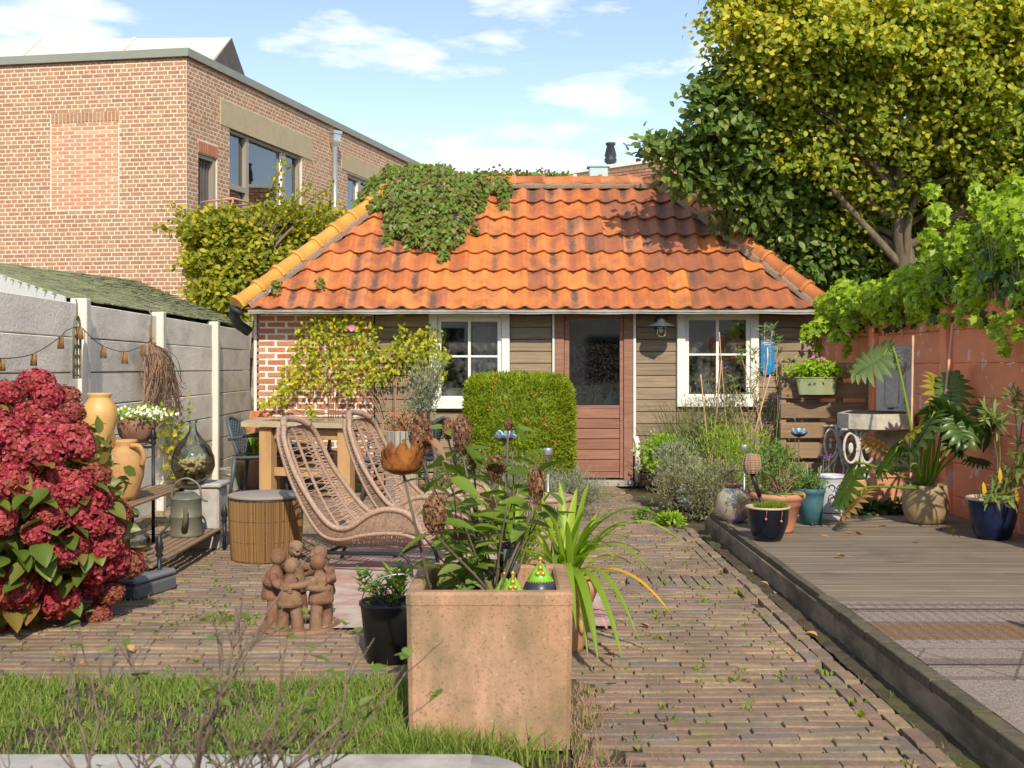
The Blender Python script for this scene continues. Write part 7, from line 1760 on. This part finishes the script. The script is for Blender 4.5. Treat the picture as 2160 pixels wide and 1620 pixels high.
for yy in (10.08, 10.7):
    b = MB(); xb = at(1812, 0, 10.08).x
    for f_ in (-1, 1):
        b.tube([(xb+f_*.075+.062*cos(t), yy, .67+.135*sin(t)) for t in np.linspace(0, 2*pi, 20)], .013, 6, closed=True)
        b.ball((xb+f_*.075, yy, .67), (.024, .016, .05)); 
        b.tube(smooth_pts([(xb+f_*.03, yy, .84), (xb+f_*.004, yy, .70), (xb+f_*.02, yy, .55), (xb+f_*.10, yy, .44), (xb+f_*.15, yy, .40), (xb+f_*.13, yy, .36)], 5), .014, 6)
        b.tube(smooth_pts([(xb+f_*.02, yy, .52), (xb+f_*.05, yy, .42), (xb+f_*.02, yy, .33), (xb, yy, .38)], 5), .010, 6)
        b.tube(smooth_pts([(xb+f_*.10, yy, .44), (xb+f_*.05, yy, .25), (xb+f_*.13, yy, .02)], 5), .015, 6)
    b.tube([(xb-.16, yy, .838), (xb+.16, yy, .838)], .012, 6); b.build('scrolled_leg', m_iron, fo_)
tg_ = thing('terracotta_trough', 'long terracotta trough with dead stalks under the stone fountain', 'planter', (3.40, 9.85, DZ))
b = MB(); b.box((3.42, 9.86, .30), (.44, .2, .28), ch=.008); b.box((3.42, 9.86, .455), (.47, .23, .05), ch=.01); b.build('trough', m_terra, tg_)
b = MB(); P = V(3.4, 9.86, .48)+NP.uniform(-1, 1, (260, 3))*V(.21, .08, .0); b.leaves(P, rdir(260, 1.2), rdir(260), .09, .004, T_NDL); b.build('dry_stalks', m_sage, tg_, kind='stuff')
sp_ = thing('square_clay_pot', 'small square clay pot beside the ground ivy under the fountain', 'pot', (3.0, 9.75, 0)); b = MB(); b.box((3.03, 9.78, .28), (.15, .15, .28), ch=.008); b.build('pot', m_jar2, sp_)
gi = thing('ground_ivy', 'dark green ivy creeping over the back corner of the deck', 'ivy', (3.0, 9.6, DZ))
P = V(3.05, 9.58, DZ+.04)+NP.normal(size=(700, 3))*V(.20, .05, .035)*V(1, 1, 1); P[:, 2] = np.abs(P[:, 2]-DZ)+DZ; b = MB(); b.leaves(P, rdir(700), rdir(700, 1.5), .045, .05, T_IVY); b.build('foliage', m_livyd, gi, kind='stuff')

# patterned deck rug
drg = rugmesh((3.0, 4.35), 2.5, 3.2, 0, DZ+.006, None, 10, 10, .0015)
def rugmat():
    m = mat('patterned_deck_rug', [(.30,.25,.215)], .95, bump=(120, .6, .004)); N = m.node_tree.nodes; L = m.node_tree.links; b = N['Principled BSDF']
    g = N.new('ShaderNodeNewGeometry'); s_ = N.new('ShaderNodeSeparateXYZ'); L.new(g.outputs['Position'], s_.inputs[0])
    def ramp(src, lo, hi, els, interp='CONSTANT'):
        mr = N.new('ShaderNodeMapRange'); L.new(src, mr.inputs[0]); mr.inputs[1].default_value = lo; mr.inputs[2].default_value = hi; r_ = N.new('ShaderNodeValToRGB'); r_.color_ramp.interpolation = interp
        while len(r_.color_ramp.elements) < len(els): r_.color_ramp.elements.new(.5)
        for e, (p, c_) in zip(r_.color_ramp.elements, els): e.position = p; e.color = (*c_, 1)
        L.new(mr.outputs[0], r_.inputs[0]); return r_.outputs[0]
    cr, br_, dk, mv = (.27,.22,.185), (.22,.13,.07), (.05,.04,.035), (.19,.14,.125)
    bands = ramp(s_.outputs[1], 4.3, 5.95, [(0, cr), (.10, mv), (.13, cr), (.23, dk), (.245, mv), (.30, cr), (.42, cr), (.50, br_), (.545, mv), (.56, br_), (.64, br_), (.68, mv), (.72, cr), (.85, mv), (.885, dk), (.90, cr), (.94, mv), (.97, cr)])
    def math_(op, a, b_=None, v=None):
        q = N.new('ShaderNodeMath'); q.operation = op; L.new(a, q.inputs[0])
        if b_ is not None: L.new(b_, q.inputs[1])
        if v is not None: q.inputs[1].default_value = v
        return q.outputs[0]
    wx = N.new('ShaderNodeTexWave'); wx.wave_type = 'BANDS'; wx.bands_direction = 'X'; wx.inputs['Scale'].default_value = 5.2; wx.inputs['Distortion'].default_value = 1.5; L.new(g.outputs['Position'], wx.inputs[0])
    wy = N.new('ShaderNodeTexWave'); wy.bands_direction = 'Y'; wy.inputs['Scale'].default_value = 11; wy.inputs['Distortion'].default_value = .6; L.new(g.outputs['Position'], wy.inputs[0])
    m1 = math_('MULTIPLY', wx.outputs['Fac'], wy.outputs['Fac']); msk = math_('GREATER_THAN', s_.outputs[1], v=5.05); m1 = math_('MULTIPLY', m1, msk); m1 = math_('GREATER_THAN', m1, v=.55)
    # diamond lines in the field
    def line(ax, ay, per, wd):
        a = math_('MULTIPLY', s_.outputs[0], v=ax); c_ = math_('MULTIPLY', s_.outputs[1], v=ay); t = math_('ADD', a, c_); t = math_('FRACT', math_('MULTIPLY', t, v=1/per)); return math_('LESS_THAN', t, v=wd)
    l1 = line(1, .55, .45, .035); l2 = line(1, -.55, .45, .035); l3 = line(0, 1, .31, .03); lm = math_('MAXIMUM', math_('MAXIMUM', l1, l2), l3)
    f1 = math_('LESS_THAN', s_.outputs[1], v=4.98); f2 = math_('GREATER_THAN', s_.outputs[1], v=4.45); lm = math_('MULTIPLY', math_('MULTIPLY', lm, f1), f2)
    mm = math_('MAXIMUM', m1, lm)
    fz_ = N.new('ShaderNodeTexNoise'); fz_.inputs['Scale'].default_value = 90; L.new(g.outputs['Position'], fz_.inputs['Vector'])
    mx_ = N.new('ShaderNodeMix'); mx_.data_type = 'RGBA'; k = math_('MULTIPLY', mm, fz_.outputs[0]); L.new(math_('MULTIPLY', k, v=1.1), mx_.inputs[0]); L.new(bands, mx_.inputs[6]); mx_.inputs[7].default_value = (*dk, 1)
    # woven speckle
    ck_ = N.new('ShaderNodeTexNoise'); ck_.inputs['Scale'].default_value = 160; L.new(g.outputs['Position'], ck_.inputs['Vector']); mr = N.new('ShaderNodeMapRange'); L.new(ck_.outputs[0], mr.inputs[0]); mr.inputs[1].default_value = .35; mr.inputs[2].default_value = .65; mr.inputs[3].default_value = .55; mr.inputs[4].default_value = 1.4
    h = N.new('ShaderNodeHueSaturation'); L.new(mr.outputs[0], h.inputs['Value']); L.new(mx_.outputs[2], h.inputs['Color']); L.new(h.outputs[0], b.inputs['Base Color']); return m
o = drg.build('patterned_outdoor_rug', rugmat()); tag(o, 'beige and brown patterned outdoor rug lying on the deck', 'rug')
oc = thing('orange_chair_leg_piece', 'orange object just entering the picture at the right edge of the deck', 'orange object', (2.54, 5.55, DZ)); b = MB(); cx2 = at(2163, 1330, 5.35); b.tube([(cx2.x+.03, 5.35, DZ+.008), (cx2.x+.015, 5.35, DZ+.12)], [.03, .02], 8); b.build('body', mat('orange_plastic', [(.65,.13,.05)], .4), oc)
# ================================================================== VEGETATION
# ---- vine on the shed roof
def onroof(px, py, off=0):
    d = V((px-1080)/F, 1, -(py-HY)/F); n_ = np.array(nr_); p0 = V(0, EY, EZ)+n_*off; t = ((p0-V(0, 0, HC))*n_).sum()/(d*n_).sum(); return V(0, 0, HC)+d*t
vi = thing('roof_vine', 'wild vine with green and reddish leaves tumbling over the left part of the tiled roof', 'vine', onroof(900, 450))
blobs = [(800,400,34,.10),(830,375,30,.12),(850,410,45,.18),(880,370,35,.16),(900,420,50,.2),(930,380,40,.18),(950,420,48,.2),(900,465,42,.16),(850,455,38,.14),(945,470,38,.14),(980,400,40,.16),(975,440,26,.12),(1010,385,26,.12),(870,495,22,.08),(905,500,24,.08),(940,505,20,.08),(935,535,11,.05),(960,490,20,.08),(825,480,16,.06),(820,505,9,.04),(835,440,24,.1),(1035,380,22,.1),(1060,385,20,.1),(1065,410,13,.06),(1063,430,8,.04),(1015,420,11,.05),(1017,437,6,.03),(785,425,18,.1),(768,410,12,.1),(755,425,8,.06),(1000,480,6,.03),(860,515,6,.03),(990,460,8,.04)]
P = []; Nn = []
for (px, py, r_, dp) in blobs:
    n_ = int(r_*r_*.30)+16
    for k in range(n_):
        a = U(0, 6.28); q = r_*sqrt(U(0, 1)); h = sqrt(max(0, 1-(q/r_)**2))
        P.append(onroof(px+cos(a)*q, max(py+sin(a)*q, 345), .03+dp*h*U(.35, 1.15))); Nn.append(np.array(nr_)*h+V(cos(a)*.5, -.2, -sin(a)*.3)+NP.normal(size=3)*.35)
P = np.array(P); n_ = len(P); b = MB(); b.leaves(P, nrm(V(0, -.5, -1)+NP.normal(size=(n_, 3))*.55), np.array(Nn), NP.uniform(.06, .095, n_), NP.uniform(.042, .07, n_), T_LF); b.build('foliage', m_lvine, vi, kind='stuff')
b = MB()
for k in range(30): z_ = RR.choice(blobs[:14]); e = onroof(z_[0]+U(-15, 15), z_[1]+U(-10, 25), .06); b.tube(smooth_pts([onroof(905+U(-30, 30), 385, .05), (onroof(905, 385, .08)+e)/2, e], 4), .006, 4)
b.build('stem', m_dry, vi)
b = MB()
for (px, py) in ((958, 452), (840, 435), (822, 428), (925, 400), (895, 440), (975, 465), (860, 400)):
    for k in range(9): b.ball(onroof(px+U(-7, 7), py+U(-8, 8), .2), .011, 6, 4)
b.build('berry', m_anth, vi, kind='stuff')
def sprig(lbl, px, py, r_, n_, off=.04, m_=m_lvine, L=.06):
    P = np.array([onroof(px+U(-1, 1)*r_, py+U(-1, 1)*r_, off+U(0, .05)) for _ in range(n_)]); b = MB(); b.leaves(P, rdir(n_, -.4), rdir(n_)+np.array(nr_)*1.5, L, L*.65, T_LF); o = b.build('roof_sprig', m_, kind='stuff'); tag(o, lbl, 'plant')
sprig('small green tuft growing low on the left hip of the tiled roof', 580, 602, 11, 60)
sprig('thin sprig hanging over the tiles at the lower left of the roof', 676, 595, 8, 30)
sprig('green creeper tuft where the ridge meets the right hip', 1395, 372, 18, 160)
# vine strands along the ridge top
P = []
for k in range(900):
    px = U(1000, 1205); t = (px-1000)/205; P.append(tuple(at(px, 377-abs(NP.normal())*9*(1-.45*t), 14.6+U(-.1, .3))))
P = np.array(P); b = MB(); b.leaves(P, rdir(len(P)), rdir(len(P), .6), .055, .04, T_LF); o = b.build('ridge_creeper', m_lvine, kind='stuff'); tag(o, 'low creeper running along the top of the roof ridge', 'creeper')

# ---- bush between building and shed
def crown(parent, cents, n_leaf, m_, L, Wd, T, spread=.16, up=.25, name='crown', bias=None):
    """cents: (centre, radii, weight); leaves in small clumps near each lobe's surface"""
    P = []; D = []; N_ = []
    tot = sum(c[2] for c in cents)
    for (c, r_, w_) in cents:
        c, r_ = V(*c), V(*r_); n_ = int(n_leaf*w_/tot); nc = max(6, n_//38); d = rdir(nc, .15); rad = NP.random_sample((nc, 1))**.38
        cl = c+d*rad*r_; k = n_//nc; q = np.repeat(cl, k, 0)+NP.normal(size=(nc*k, 3))*spread*V(1, 1, .75); P.append(q); dd = np.repeat(d, k, 0)
        N_.append(dd*.5+NP.normal(size=q.shape)*.55+V(.08, -.8, .75)); D.append(nrm(dd*.5+NP.normal(size=q.shape)*.8+V(0, 0, -.35)))
    P = np.vstack(P); D = np.vstack(D); N_ = np.vstack(N_); n_ = len(P)
    b = MB(); r = NP.random_sample(n_)
    if bias is not None: r = bias(P, r)
    b.leaves(P, D, N_, NP.uniform(.7, 1.25, n_)*L, NP.uniform(.8, 1.2, n_)*Wd, T, r); return b.build(name, m_, parent, kind='stuff')
bs = thing('hazel_bush', 'leafy yellow green bush between the brick building and the tiled shed', 'bush', (-3.6, 15.9, 0))
lob = []
for (px, py, r_, Y) in ((430,520,45,15.8),(470,500,50,16),(420,570,35,15.6),(455,600,50,15.8),(500,560,60,16),(540,520,55,16.2),(590,510,50,16.4),(560,480,40,16.4),(620,490,45,16.6),(660,480,40,16.8),(700,455,28,17),(690,480,30,16.8),(400,500,22,15.6),(640,520,40,16.5),(480,640,40,15.8),(520,600,50,16),(580,560,45,16.2),(440,650,30,15.8),(430,470,25,15.8),(600,455,20,16.5),(470,465,22,16)):
    q = at(px, py, Y); rr2 = r_/F*Y; lob.append((q, (rr2, rr2*1.1, rr2), r_*r_))
crown(bs, lob, 15000, m_lbush, .085, .065, T_LF, .085)
b = MB(); br0 = V(-3.7, 16, 0); shoots = []
for (px, py) in ((365,460),(330,478),(360,432),(598,345),(600,400),(655,395),(710,425),(690,440),(520,440),(475,430),(625,430),(560,450),(440,440),(700,390)):
    e = V(*at(px, py, 16)); b.tube(smooth_pts([br0+V(U(-.2, .4), 0, 0), V(*at(540, 620, 16)), (V(*at(520, 540, 16))+e)/2, e], 5), np.linspace(.03, .005, 16), 5); 
    for t in np.linspace(.55, 1, 12): shoots.append((V(*at(520, 540, 16))*(1-t)+e*t))
b.build('branch', m_twig, bs)
P = np.repeat(np.array(shoots), 5, 0)+NP.normal(size=(len(shoots)*5, 3))*.05; b = MB(); b.leaves(P, rdir(len(P)), rdir(len(P), .5), .07, .055, T_LF); b.build('shoot_leaves', m_lbush, bs, kind='stuff')
b = MB(); b.tube([(at(498, 0, 15.7).x, 15.7, 0), (at(498, 0, 15.7).x, 15.7, at(0, 575, 15.7).z)], .02, 6); o = b.build('blue_pole', m_pipe); tag(o, 'thin dark pole standing behind the left corner of the tiled shed', 'pole')

# ---- big maple on the right
mp_ = thing('maple_tree', 'large maple with yellow green autumn leaves towering over the right side', 'tree', (4.9, 13.2, 0))
lob = []
for (px, py, r_, Y) in ((1560,60,75,12.5),(1620,150,90,12.6),(1580,-40,90,12.5),(1700,60,110,12.3),(1720,200,110,12.8),(1680,-80,120,12.6),(1840,60,120,12.4),(1850,220,120,13),(1980,120,130,12.6),(2080,40,130,12.2),(2120,200,120,12.4),(2000,300,110,12.8),(1880,380,110,13.4),(1760,330,95,13.2),(1660,290,80,13),(2100,350,90,12.8),(1780,450,90,13.8),(1900,500,80,13.8),(2000,430,90,13.4),(1700,470,70,14),(1850,560,60,14),(2200,100,140,12.5),(1900,-80,140,12.8),(2100,-100,140,12.8),(1540,150,30,12.8),(1960,600,60,13.6),(1760,560,45,14.2),(2220,330,120,12.6)):
    q = at(px, py, Y); rr2 = r_/F*Y*.92; lob.append((q, (rr2, rr2*1.25, rr2), r_*r_))
def bias(P, r):     # higher leaves yellower and brighter: sunlight on the top put into leaf colour
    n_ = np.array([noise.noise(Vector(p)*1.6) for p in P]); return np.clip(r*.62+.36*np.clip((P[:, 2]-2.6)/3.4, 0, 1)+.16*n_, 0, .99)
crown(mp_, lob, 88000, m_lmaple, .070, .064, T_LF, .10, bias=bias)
b = MB(); tr0 = V(4.95, 13.3, 0); tt = V(*at(1900, 480, 13.2)); tt[1] = 13.2
b.tube(smooth_pts([tr0, tr0*.5+tt*.5+V(.05, 0, 0), tt, V(*at(1880, 260, 13)), V(*at(1850, 40, 12.8))], 6), np.linspace(.17, .05, 25), 12)
b.build('trunk', m_bark, mp_)
for i, c_ in enumerate(lob):
    e = V(*c_[0]); s0 = tr0+(tt-tr0)*U(.75, 1.05) if e[2] < 4.2 else tt*(1-.3)+V(*at(1880, 260, 13))*.3; b = MB(); m_ = s0*.5+e*.5+V(U(-.2, .2), U(-.2, .2), U(-.25, .1)); pts = smooth_pts([s0, m_, e], 6); b.tube(pts, np.linspace(.055, .014, len(pts)), 7)
    for k in range(9): d = rdir(1)[0]; b.tube(smooth_pts([pts[6+k % 6], pts[6+k % 6]*.4+(e+d*V(*c_[1]))*.6+V(0, 0, .05), e+d*V(*c_[1])*.95], 3), np.linspace(.014, .004, 7), 4)
    b.build('limb', m_bark, mp_)
# ---- darker tree in front of it, reaching over the shed roof
ap = thing('dark_leaved_tree', 'dark green broad leaved tree reaching left over the right end of the shed roof', 'tree', (4.35, 15.2, 0))
lob = []
for (px, py, r_, Y) in ((1520,190,30,13.6),(1490,200,22,13.5),(1540,250,45,13.7),(1500,300,42,13.8),(1450,320,34,13.8),(1400,315,24,13.8),(1375,310,14,13.8),(1560,340,60,14),(1500,370,45,14),(1440,365,26,13.9),(1600,280,50,14),(1620,400,70,14.3),(1560,430,55,14.4),(1680,360,60,14.4),(1660,480,60,14.6),(1610,500,45,14.6),(1720,540,60,14.8),(1680,430,50,14.5),(1480,240,16,13.5),(1540,150,24,13.6),(1770,500,60,14.8),(1820,600,60,14.8),(1900,640,60,14.8)):
    Y -= .9; ex_ = py+r_*.8-(400+(px-1425)*.656); py -= max(0, ex_)*1.0; px += max(0, ex_)*.45; q = at(px, py, Y); rr2 = r_/F*Y; lob.append((q, (rr2, rr2, rr2), r_*r_))
crown(ap, lob, 17000, m_lapple, .11, .075, T_LF, .11)
b = MB(); t0_ = V(4.35, 15.2, 0); t1_ = V(*at(1790, 560, 15)); b.tube(smooth_pts([t0_, (t0_+t1_)/2, t1_], 5), np.linspace(.12, .09, 11), 10); b.build('trunk', m_bark, ap)
for c_ in lob: e = V(*c_[0]); b = MB(); pts = smooth_pts([t1_, t1_*.5+e*.5+V(0, 0, .12), e], 5); b.tube(pts, np.linspace(.04, .010, len(pts)), 6); b.build('limb', m_bark, ap)
# background lime shrub glimpsed below
bush('lime_shrub', 'bright yellow green shrub glimpsed behind the right corner of the roof', 'shrub', tuple(at(1790, 580, 17.5)), (.9, .5, .5), 1600, m_herb, .10, .08, T_LF)
bush('dark_backdrop_hedge', 'dark green hedge behind the red wall under the trees', 'hedge', (6.2, 15.6, 1.5), (2.6, .6, 1.5), 5200, m_lapple, .13, .09, T_LF, up=0)

# ---- ivy over the red wall
iv = thing('ivy', 'bright lime green ivy cascading over the top of the red wall', 'ivy', (wallX(10), 10, 1.9))
P = []; N_ = []; D = []; rr_ = []
def ivl(c, r_, n_, out=(-.5, -.6, .4), dark=0.):
    global P
    c, r_ = V(*c), V(*r_); d = rdir(n_); q = c+d*r_*(NP.random_sample((n_, 1))**.35); P.append(q); N_.append(d*.8+V(*out)+NP.normal(size=q.shape)*.4); D.append(nrm(V(-.35, -.3, -.7)+NP.normal(size=q.shape)*.6)); rr_.append(NP.random_sample(n_))
for (px, py, r_, Y) in ((2080,430,30,9.2),(2060,400,16,9.2),(1980,450,24,9.8),(1970,400,12,9.8),(2130,470,60,8.9),(2140,400,30,8.9),(2050,520,55,9.3),(2140,560,60,8.9),(1990,550,45,9.8),(1960,500,20,9.8),(2070,610,55,9.2),(1990,610,45,9.8),(2150,640,45,8.8),(1920,600,45,10.3),(1880,620,38,10.7),(1840,625,36,11.1),(1800,640,32,11.6),(1770,655,28,11.9),(1740,680,26,12),(1715,695,18,12),(1700,705,12,12),(1950,640,35,10),(1860,650,28,10.8),(1780,610,26,11.8),(1740,640,24,12.2),(1790,680,16,11.5),(1785,715,8,11.5),(1765,705,12,11.7),(2200,500,80,8.5),(2210,620,70,8.4),(1725,730,5,12.2),(1722,760,5,12.2)):
    q = V(*at(px, py, Y)); rr2 = r_/F*Y; n_ = int(r_*r_*.22)+30; ivl(q, (rr2, rr2*1.2, rr2), n_)
for (yy, zz, rr2) in ((8.2,2.1,.35),(7.7,2.05,.35),(7.3,2.2,.32),(6.9,2.1,.3),(6.5,2.05,.28),(7.9,2.1,.35)):
    ivl(V(wallX(yy)+.12, yy, zz), (.16, rr2*.5, rr2*.45), 160)
for (px, py) in ((1695,712),(1930,665),(1960,668),(1990,672),(2030,668),(2060,675),(2100,680),(2130,670),(2110,705),(2120,730),(2150,700),(1890,668),(1850,675),(1800,695),(1830,668),(1788,740)):
    q = V(*wall_at(px, py, .12)); ivl(q, (.05, .05, .07), 22)
P = np.vstack(P); N_ = np.vstack(N_); D = np.vstack(D); n_ = len(P); b = MB(); sz_ = NP.uniform(.04, .085, n_); b.leaves(P, D, N_, sz_, sz_*.95, T_IVY); b.build('foliage', m_livy, iv, kind='stuff')
b = MB()
for k in range(60):
    i = RR.randrange(n_); e = P[i]; s0 = V(wallX(e[1]), e[1]+U(-.4, .4), 1.95); b.tube(smooth_pts([s0, (s0+e)/2+V(-.05, -.05, .1), e], 4), .006, 4)
b.build('stem', m_sage, iv, kind='stuff')
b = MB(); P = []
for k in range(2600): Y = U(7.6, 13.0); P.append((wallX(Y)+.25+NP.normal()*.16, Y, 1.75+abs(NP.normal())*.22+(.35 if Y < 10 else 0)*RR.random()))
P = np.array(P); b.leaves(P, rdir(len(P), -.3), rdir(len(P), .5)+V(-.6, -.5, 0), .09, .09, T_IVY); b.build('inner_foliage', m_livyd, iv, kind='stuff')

# ================================================================== LAWN AND FOREGROUND
def blades(name, lbl, n_, fn, hmin, hmax, m_=m_grass, w_=.0035):
    base = np.array([fn() for _ in range(n_)]); h = NP.uniform(hmin, hmax, n_); lean = NP.normal(size=(n_, 2))*.45
    b = MB(); k = 4; t = np.linspace(0, 1, k); pts = base[:, None]+np.stack([lean[:, :1]*h[:, None]*t**2, lean[:, 1:]*h[:, None]*t**2, h[:, None]*(t-.18*t**2*np.abs(lean[:, :1]))], -1)
    ang = NP.uniform(0, pi, n_); s_ = np.stack([np.cos(ang), np.sin(ang)*.4, 0*ang], -1)[:, None]*(w_*(1-t)**.6)[None, :, None]; 
    v = np.stack([pts-s_, pts+s_], 2).reshape(n_, -1, 3); f = np.array([(2*i, 2*i+1, 2*i+3, 2*i+2) for i in range(k-1)]); F_ = (np.arange(n_)[:, None, None]*2*k+f[None]).reshape(-1, 4)
    b.add(v.reshape(-1, 3), F_, np.repeat(NP.random_sample(n_), k-1), True); o = b.build(name, m_, kind='stuff'); tag(o, lbl, 'grass'); return o
def lawn():
    while True:
        x = U(-3.3, -.36); y_ = U(3.70, 5.02-.05*noise.noise(Vector((x*3, 0, 0))))
        if noise.noise(Vector((x*2.1, y_*2.6, 4))) > -.02 or RR.random() < .25: return (x, y_+.10*noise.noise(Vector((x*5, 1, 0))), -.01)
blades('lawn_grass', 'strip of rough green lawn grass behind the kerb stone', 20000, lawn, .01, .068)
def tuft():
    a = RR.random()
    if a < .75: return (-.42+abs(NP.normal())*.22, 4.03-abs(NP.normal())*.07, -.01)
    return (-.42-abs(NP.normal())*.08, U(4.0, 4.8), -.01)
blades('planter_grass', 'longer grass growing up against the front of the square planter', 1900, tuft, .05, .15)
def weed():
    k = RR.choice(wspots); return (k[0]+NP.normal()*.022, k[1]+NP.normal()*.02, -.01)
wspots = [(U(.45, 1.45), U(3.1, 8)) for _ in range(60)]+[(.29+U(-.06, .06), U(3.1, 5.2)) for _ in range(26)]+[(1.56+U(-.03, .03), U(3.5, 9)) for _ in range(14)]
blades('path_weeds', 'small tufts of grass between the path bricks', 1500, weed, .015, .05, w_=.0022)
def drytuft(): return (.29+NP.normal()*.05, U(3.2, 4.9), -.005)
blades('dry_grass_clippings', 'dry brown grass litter in the soil strip beside the square planter', 1500, drytuft, .01, .05, m_dry, .002)
b = MB()
for (cx2, cy2, r2) in ((-3.0, 9.9, .45), (-2.75, 10.8, .35), (-3.05, 11.6, .4), (-2.2, 9.4, .3), (-1.9, 12.6, .5), (1.2, 10.6, .25), (-2.2, 6.6, .25), (-1.6, 6.2, .25)):
    m_ = int(900*r2); q = np.stack([cx2+NP.normal(size=m_)*r2*.6, cy2+NP.normal(size=m_)*r2*.35, NP.random_sample(m_)*.006+.006], -1); b.leaves(q, rdir(m_, .3), (0, 0, 1), .025, .012, T_RH)
o = b.build('moss_patches', m_moss, kind='stuff'); tag(o, 'yellow green moss patches on the brick paving along the left side', 'moss')
# bare shrub in the foreground
def twigshrub(lbl, base, tops, seed):
    rs_ = random.Random(seed); t_ = thing('bare_shrub', lbl, 'shrub', base, 'nearly leafless shrubs in the foreground'); b = MB(); tips_ = []
    def grow(p, d, L_, r_, dep):
        n_ = 5; pts = [p]
        for i in range(n_): d = nrm(d+V(rs_.uniform(-.16, .16), rs_.uniform(-.12, .12), rs_.uniform(-.04, .12))); p = p+d*L_/n_; pts.append(p)
        b.tube(pts, np.linspace(r_, r_*.62, n_+1), 6)
        if dep > 0:
            for i in range(rs_.choice((2, 3))):
                q = pts[rs_.randint(2, n_)]; a = rs_.uniform(-1, 1); grow(q, nrm(d+V(a*1.1, rs_.uniform(-.6, .6), rs_.uniform(-.1, .3))), L_*rs_.uniform(.45, .8), r_*.6, dep-1)
        else: tips_.append((p, d))
        for i in range(2, n_):
            if rs_.random() < .5: b.ball(pts[i]+V(rs_.uniform(-.004, .004), 0, 0), r_*1.25, 6, 4)
    for tp_ in tops:
        p0 = V(*base)+V(tp_[0]*.4, rs_.uniform(-.1, .1), 0); e = V(base[0]+tp_[0], base[1], tp_[1]); grow(p0, nrm(e-p0), np.linalg.norm(e-p0)*.55, tp_[2], 3)
    b.build('twig', m_twig, t_)
    lm = ovate('leaf', m_panl, 5, 4, .15, .1, .8)
    for (p, d) in rs_.sample(tips_, min(len(tips_), 26)):
        s_ = rs_.uniform(.02, .042)
        for q in range(rs_.choice((1, 2, 3))): inst('leaf', lm, Matrix.Translation(tuple(p)) @ Matrix.Rotation(rs_.uniform(0, 6.3), 4, 'Z') @ Matrix.Rotation(rs_.uniform(-.6, .3), 4, 'Y') @ Matrix.Diagonal((s_, s_, s_, 1)), t_)
YB = 2.45
def bx(px): return (px-1080)/F*YB
twigshrub('leafless twiggy shrub at the lower left corner of the view', (bx(140), YB, 0), [(-.10, .72, .006), (-.03, .80, .007), (.03, .70, .006), (.08, .66, .005), (-.14, .60, .006), (.0, .55, .005)], 1)
twigshrub('bare shrub with the thickest upright stem, left of centre in the foreground', (bx(310), YB, 0), [(.0, .84, .010), (-.06, .74, .006), (.06, .68, .006), (.03, .5, .005)], 2)
twigshrub('thin forked leafless shrub in the foreground below the black bucket', (bx(440), YB+.05, 0), [(0, .78, .009), (.07, .80, .007), (-.05, .66, .006), (.14, .74, .006)], 3)
twigshrub('slender bare shrub just left of the square planter in the foreground', (bx(620), YB+.1, 0), [(.0, .72, .006), (.09, .80, .006), (-.04, .6, .005), (.05, .55, .005)], 4)
# fallen leaves
DL = ['fallen leaf lying in front of the teal pot', 'fallen leaf on the deck in front of the blue painted crock', 'fallen leaf right of the one before the painted crock', 'fallen leaf under the limp philodendron leaf at the back of the deck', 'fallen leaf touching the left foot of the mottled brown pot', 'fallen leaf against the red wall between the brown and cobalt pots', 'fallen leaf on the deck right of the mottled brown pot, farther front', 'fallen leaf on the deck just right of the mottled brown pot', 'fallen leaf on the deck left below the mottled brown pot', 'fallen leaf at the middle of the deck back, left of the brown pot', 'fallen leaf on bare deck boards, farthest forward of all on the deck', 'fallen leaf right of the small navy pot']
PL = ['large pale curled leaf on the paving between the hydrangea and the lawn', 'dry leaf on the paving below the red hydrangea, next to its edge', 'reddish dry leaf on the path behind the arching strap leaves', 'brown leaf on the path right of the square planter, nearer the front', 'brown leaf on the path right of the square planter, just behind the nearer one', 'brown leaf in the soil strip beside the middle of the deck edge', 'brown leaf nearest to the deck edging halfway along the path', 'dry leaf on the path at the border bricks below the deck corner', 'leaf in the soil strip beside the patterned rug', 'dry leaf at the back edge of the lawn under the hydrangea', 'small dry leaf in the middle of the path', 'lowest dry leaf at the right border of the path']
flm = [ovate('fallen_leaf', m_fallen, 5, 4, .5, -.3, .7), ovate('fallen_leaf', m_fallen, 5, 4, -.4, .35, .55)]
spots = [(x, y_) for x, y_ in ((1713, 1110), (1784, 1125), (1805, 1127), (1850, 1087), (1945, 1107), (2045, 1080), (2008, 1127), (1985, 1118), (1938, 1147), (1870, 1110), (1782, 1178), (1730, 1130))]
for i, (px, py) in enumerate(spots):
    p = gnd(px, py, DZ); o = bpy.data.objects.new('fallen_leaf', flm[i % 2]); COL.objects.link(o); o.location = (p.x, p.y, DZ+.012); s_ = U(.045, .07); o.scale = (s_, s_, s_); o.rotation_euler = (U(-.3, .3), U(-.3, .3), U(0, 6.3)); tag(o, DL[i], 'leaf', 'fallen leaves on the deck')
for i, (px, py) in enumerate([(283, 1378), (125, 1375), (1135, 1085), (1290, 1405), (1280, 1378), (1630, 1250), (1622, 1238), (1580, 1205), (1725, 1345), (175, 1395), (1370, 1325), (1660, 1375)]):
    p = gnd(px, py, .01); o = bpy.data.objects.new('fallen_leaf', flm[i % 2]); COL.objects.link(o); o.location = (p.x, p.y, .018); s_ = U(.04, .075); o.scale = (s_, s_, s_); o.rotation_euler = (U(-.3, .3), U(-.3, .3), U(0, 6.3)); tag(o, PL[i], 'leaf', 'fallen leaves on the paving')
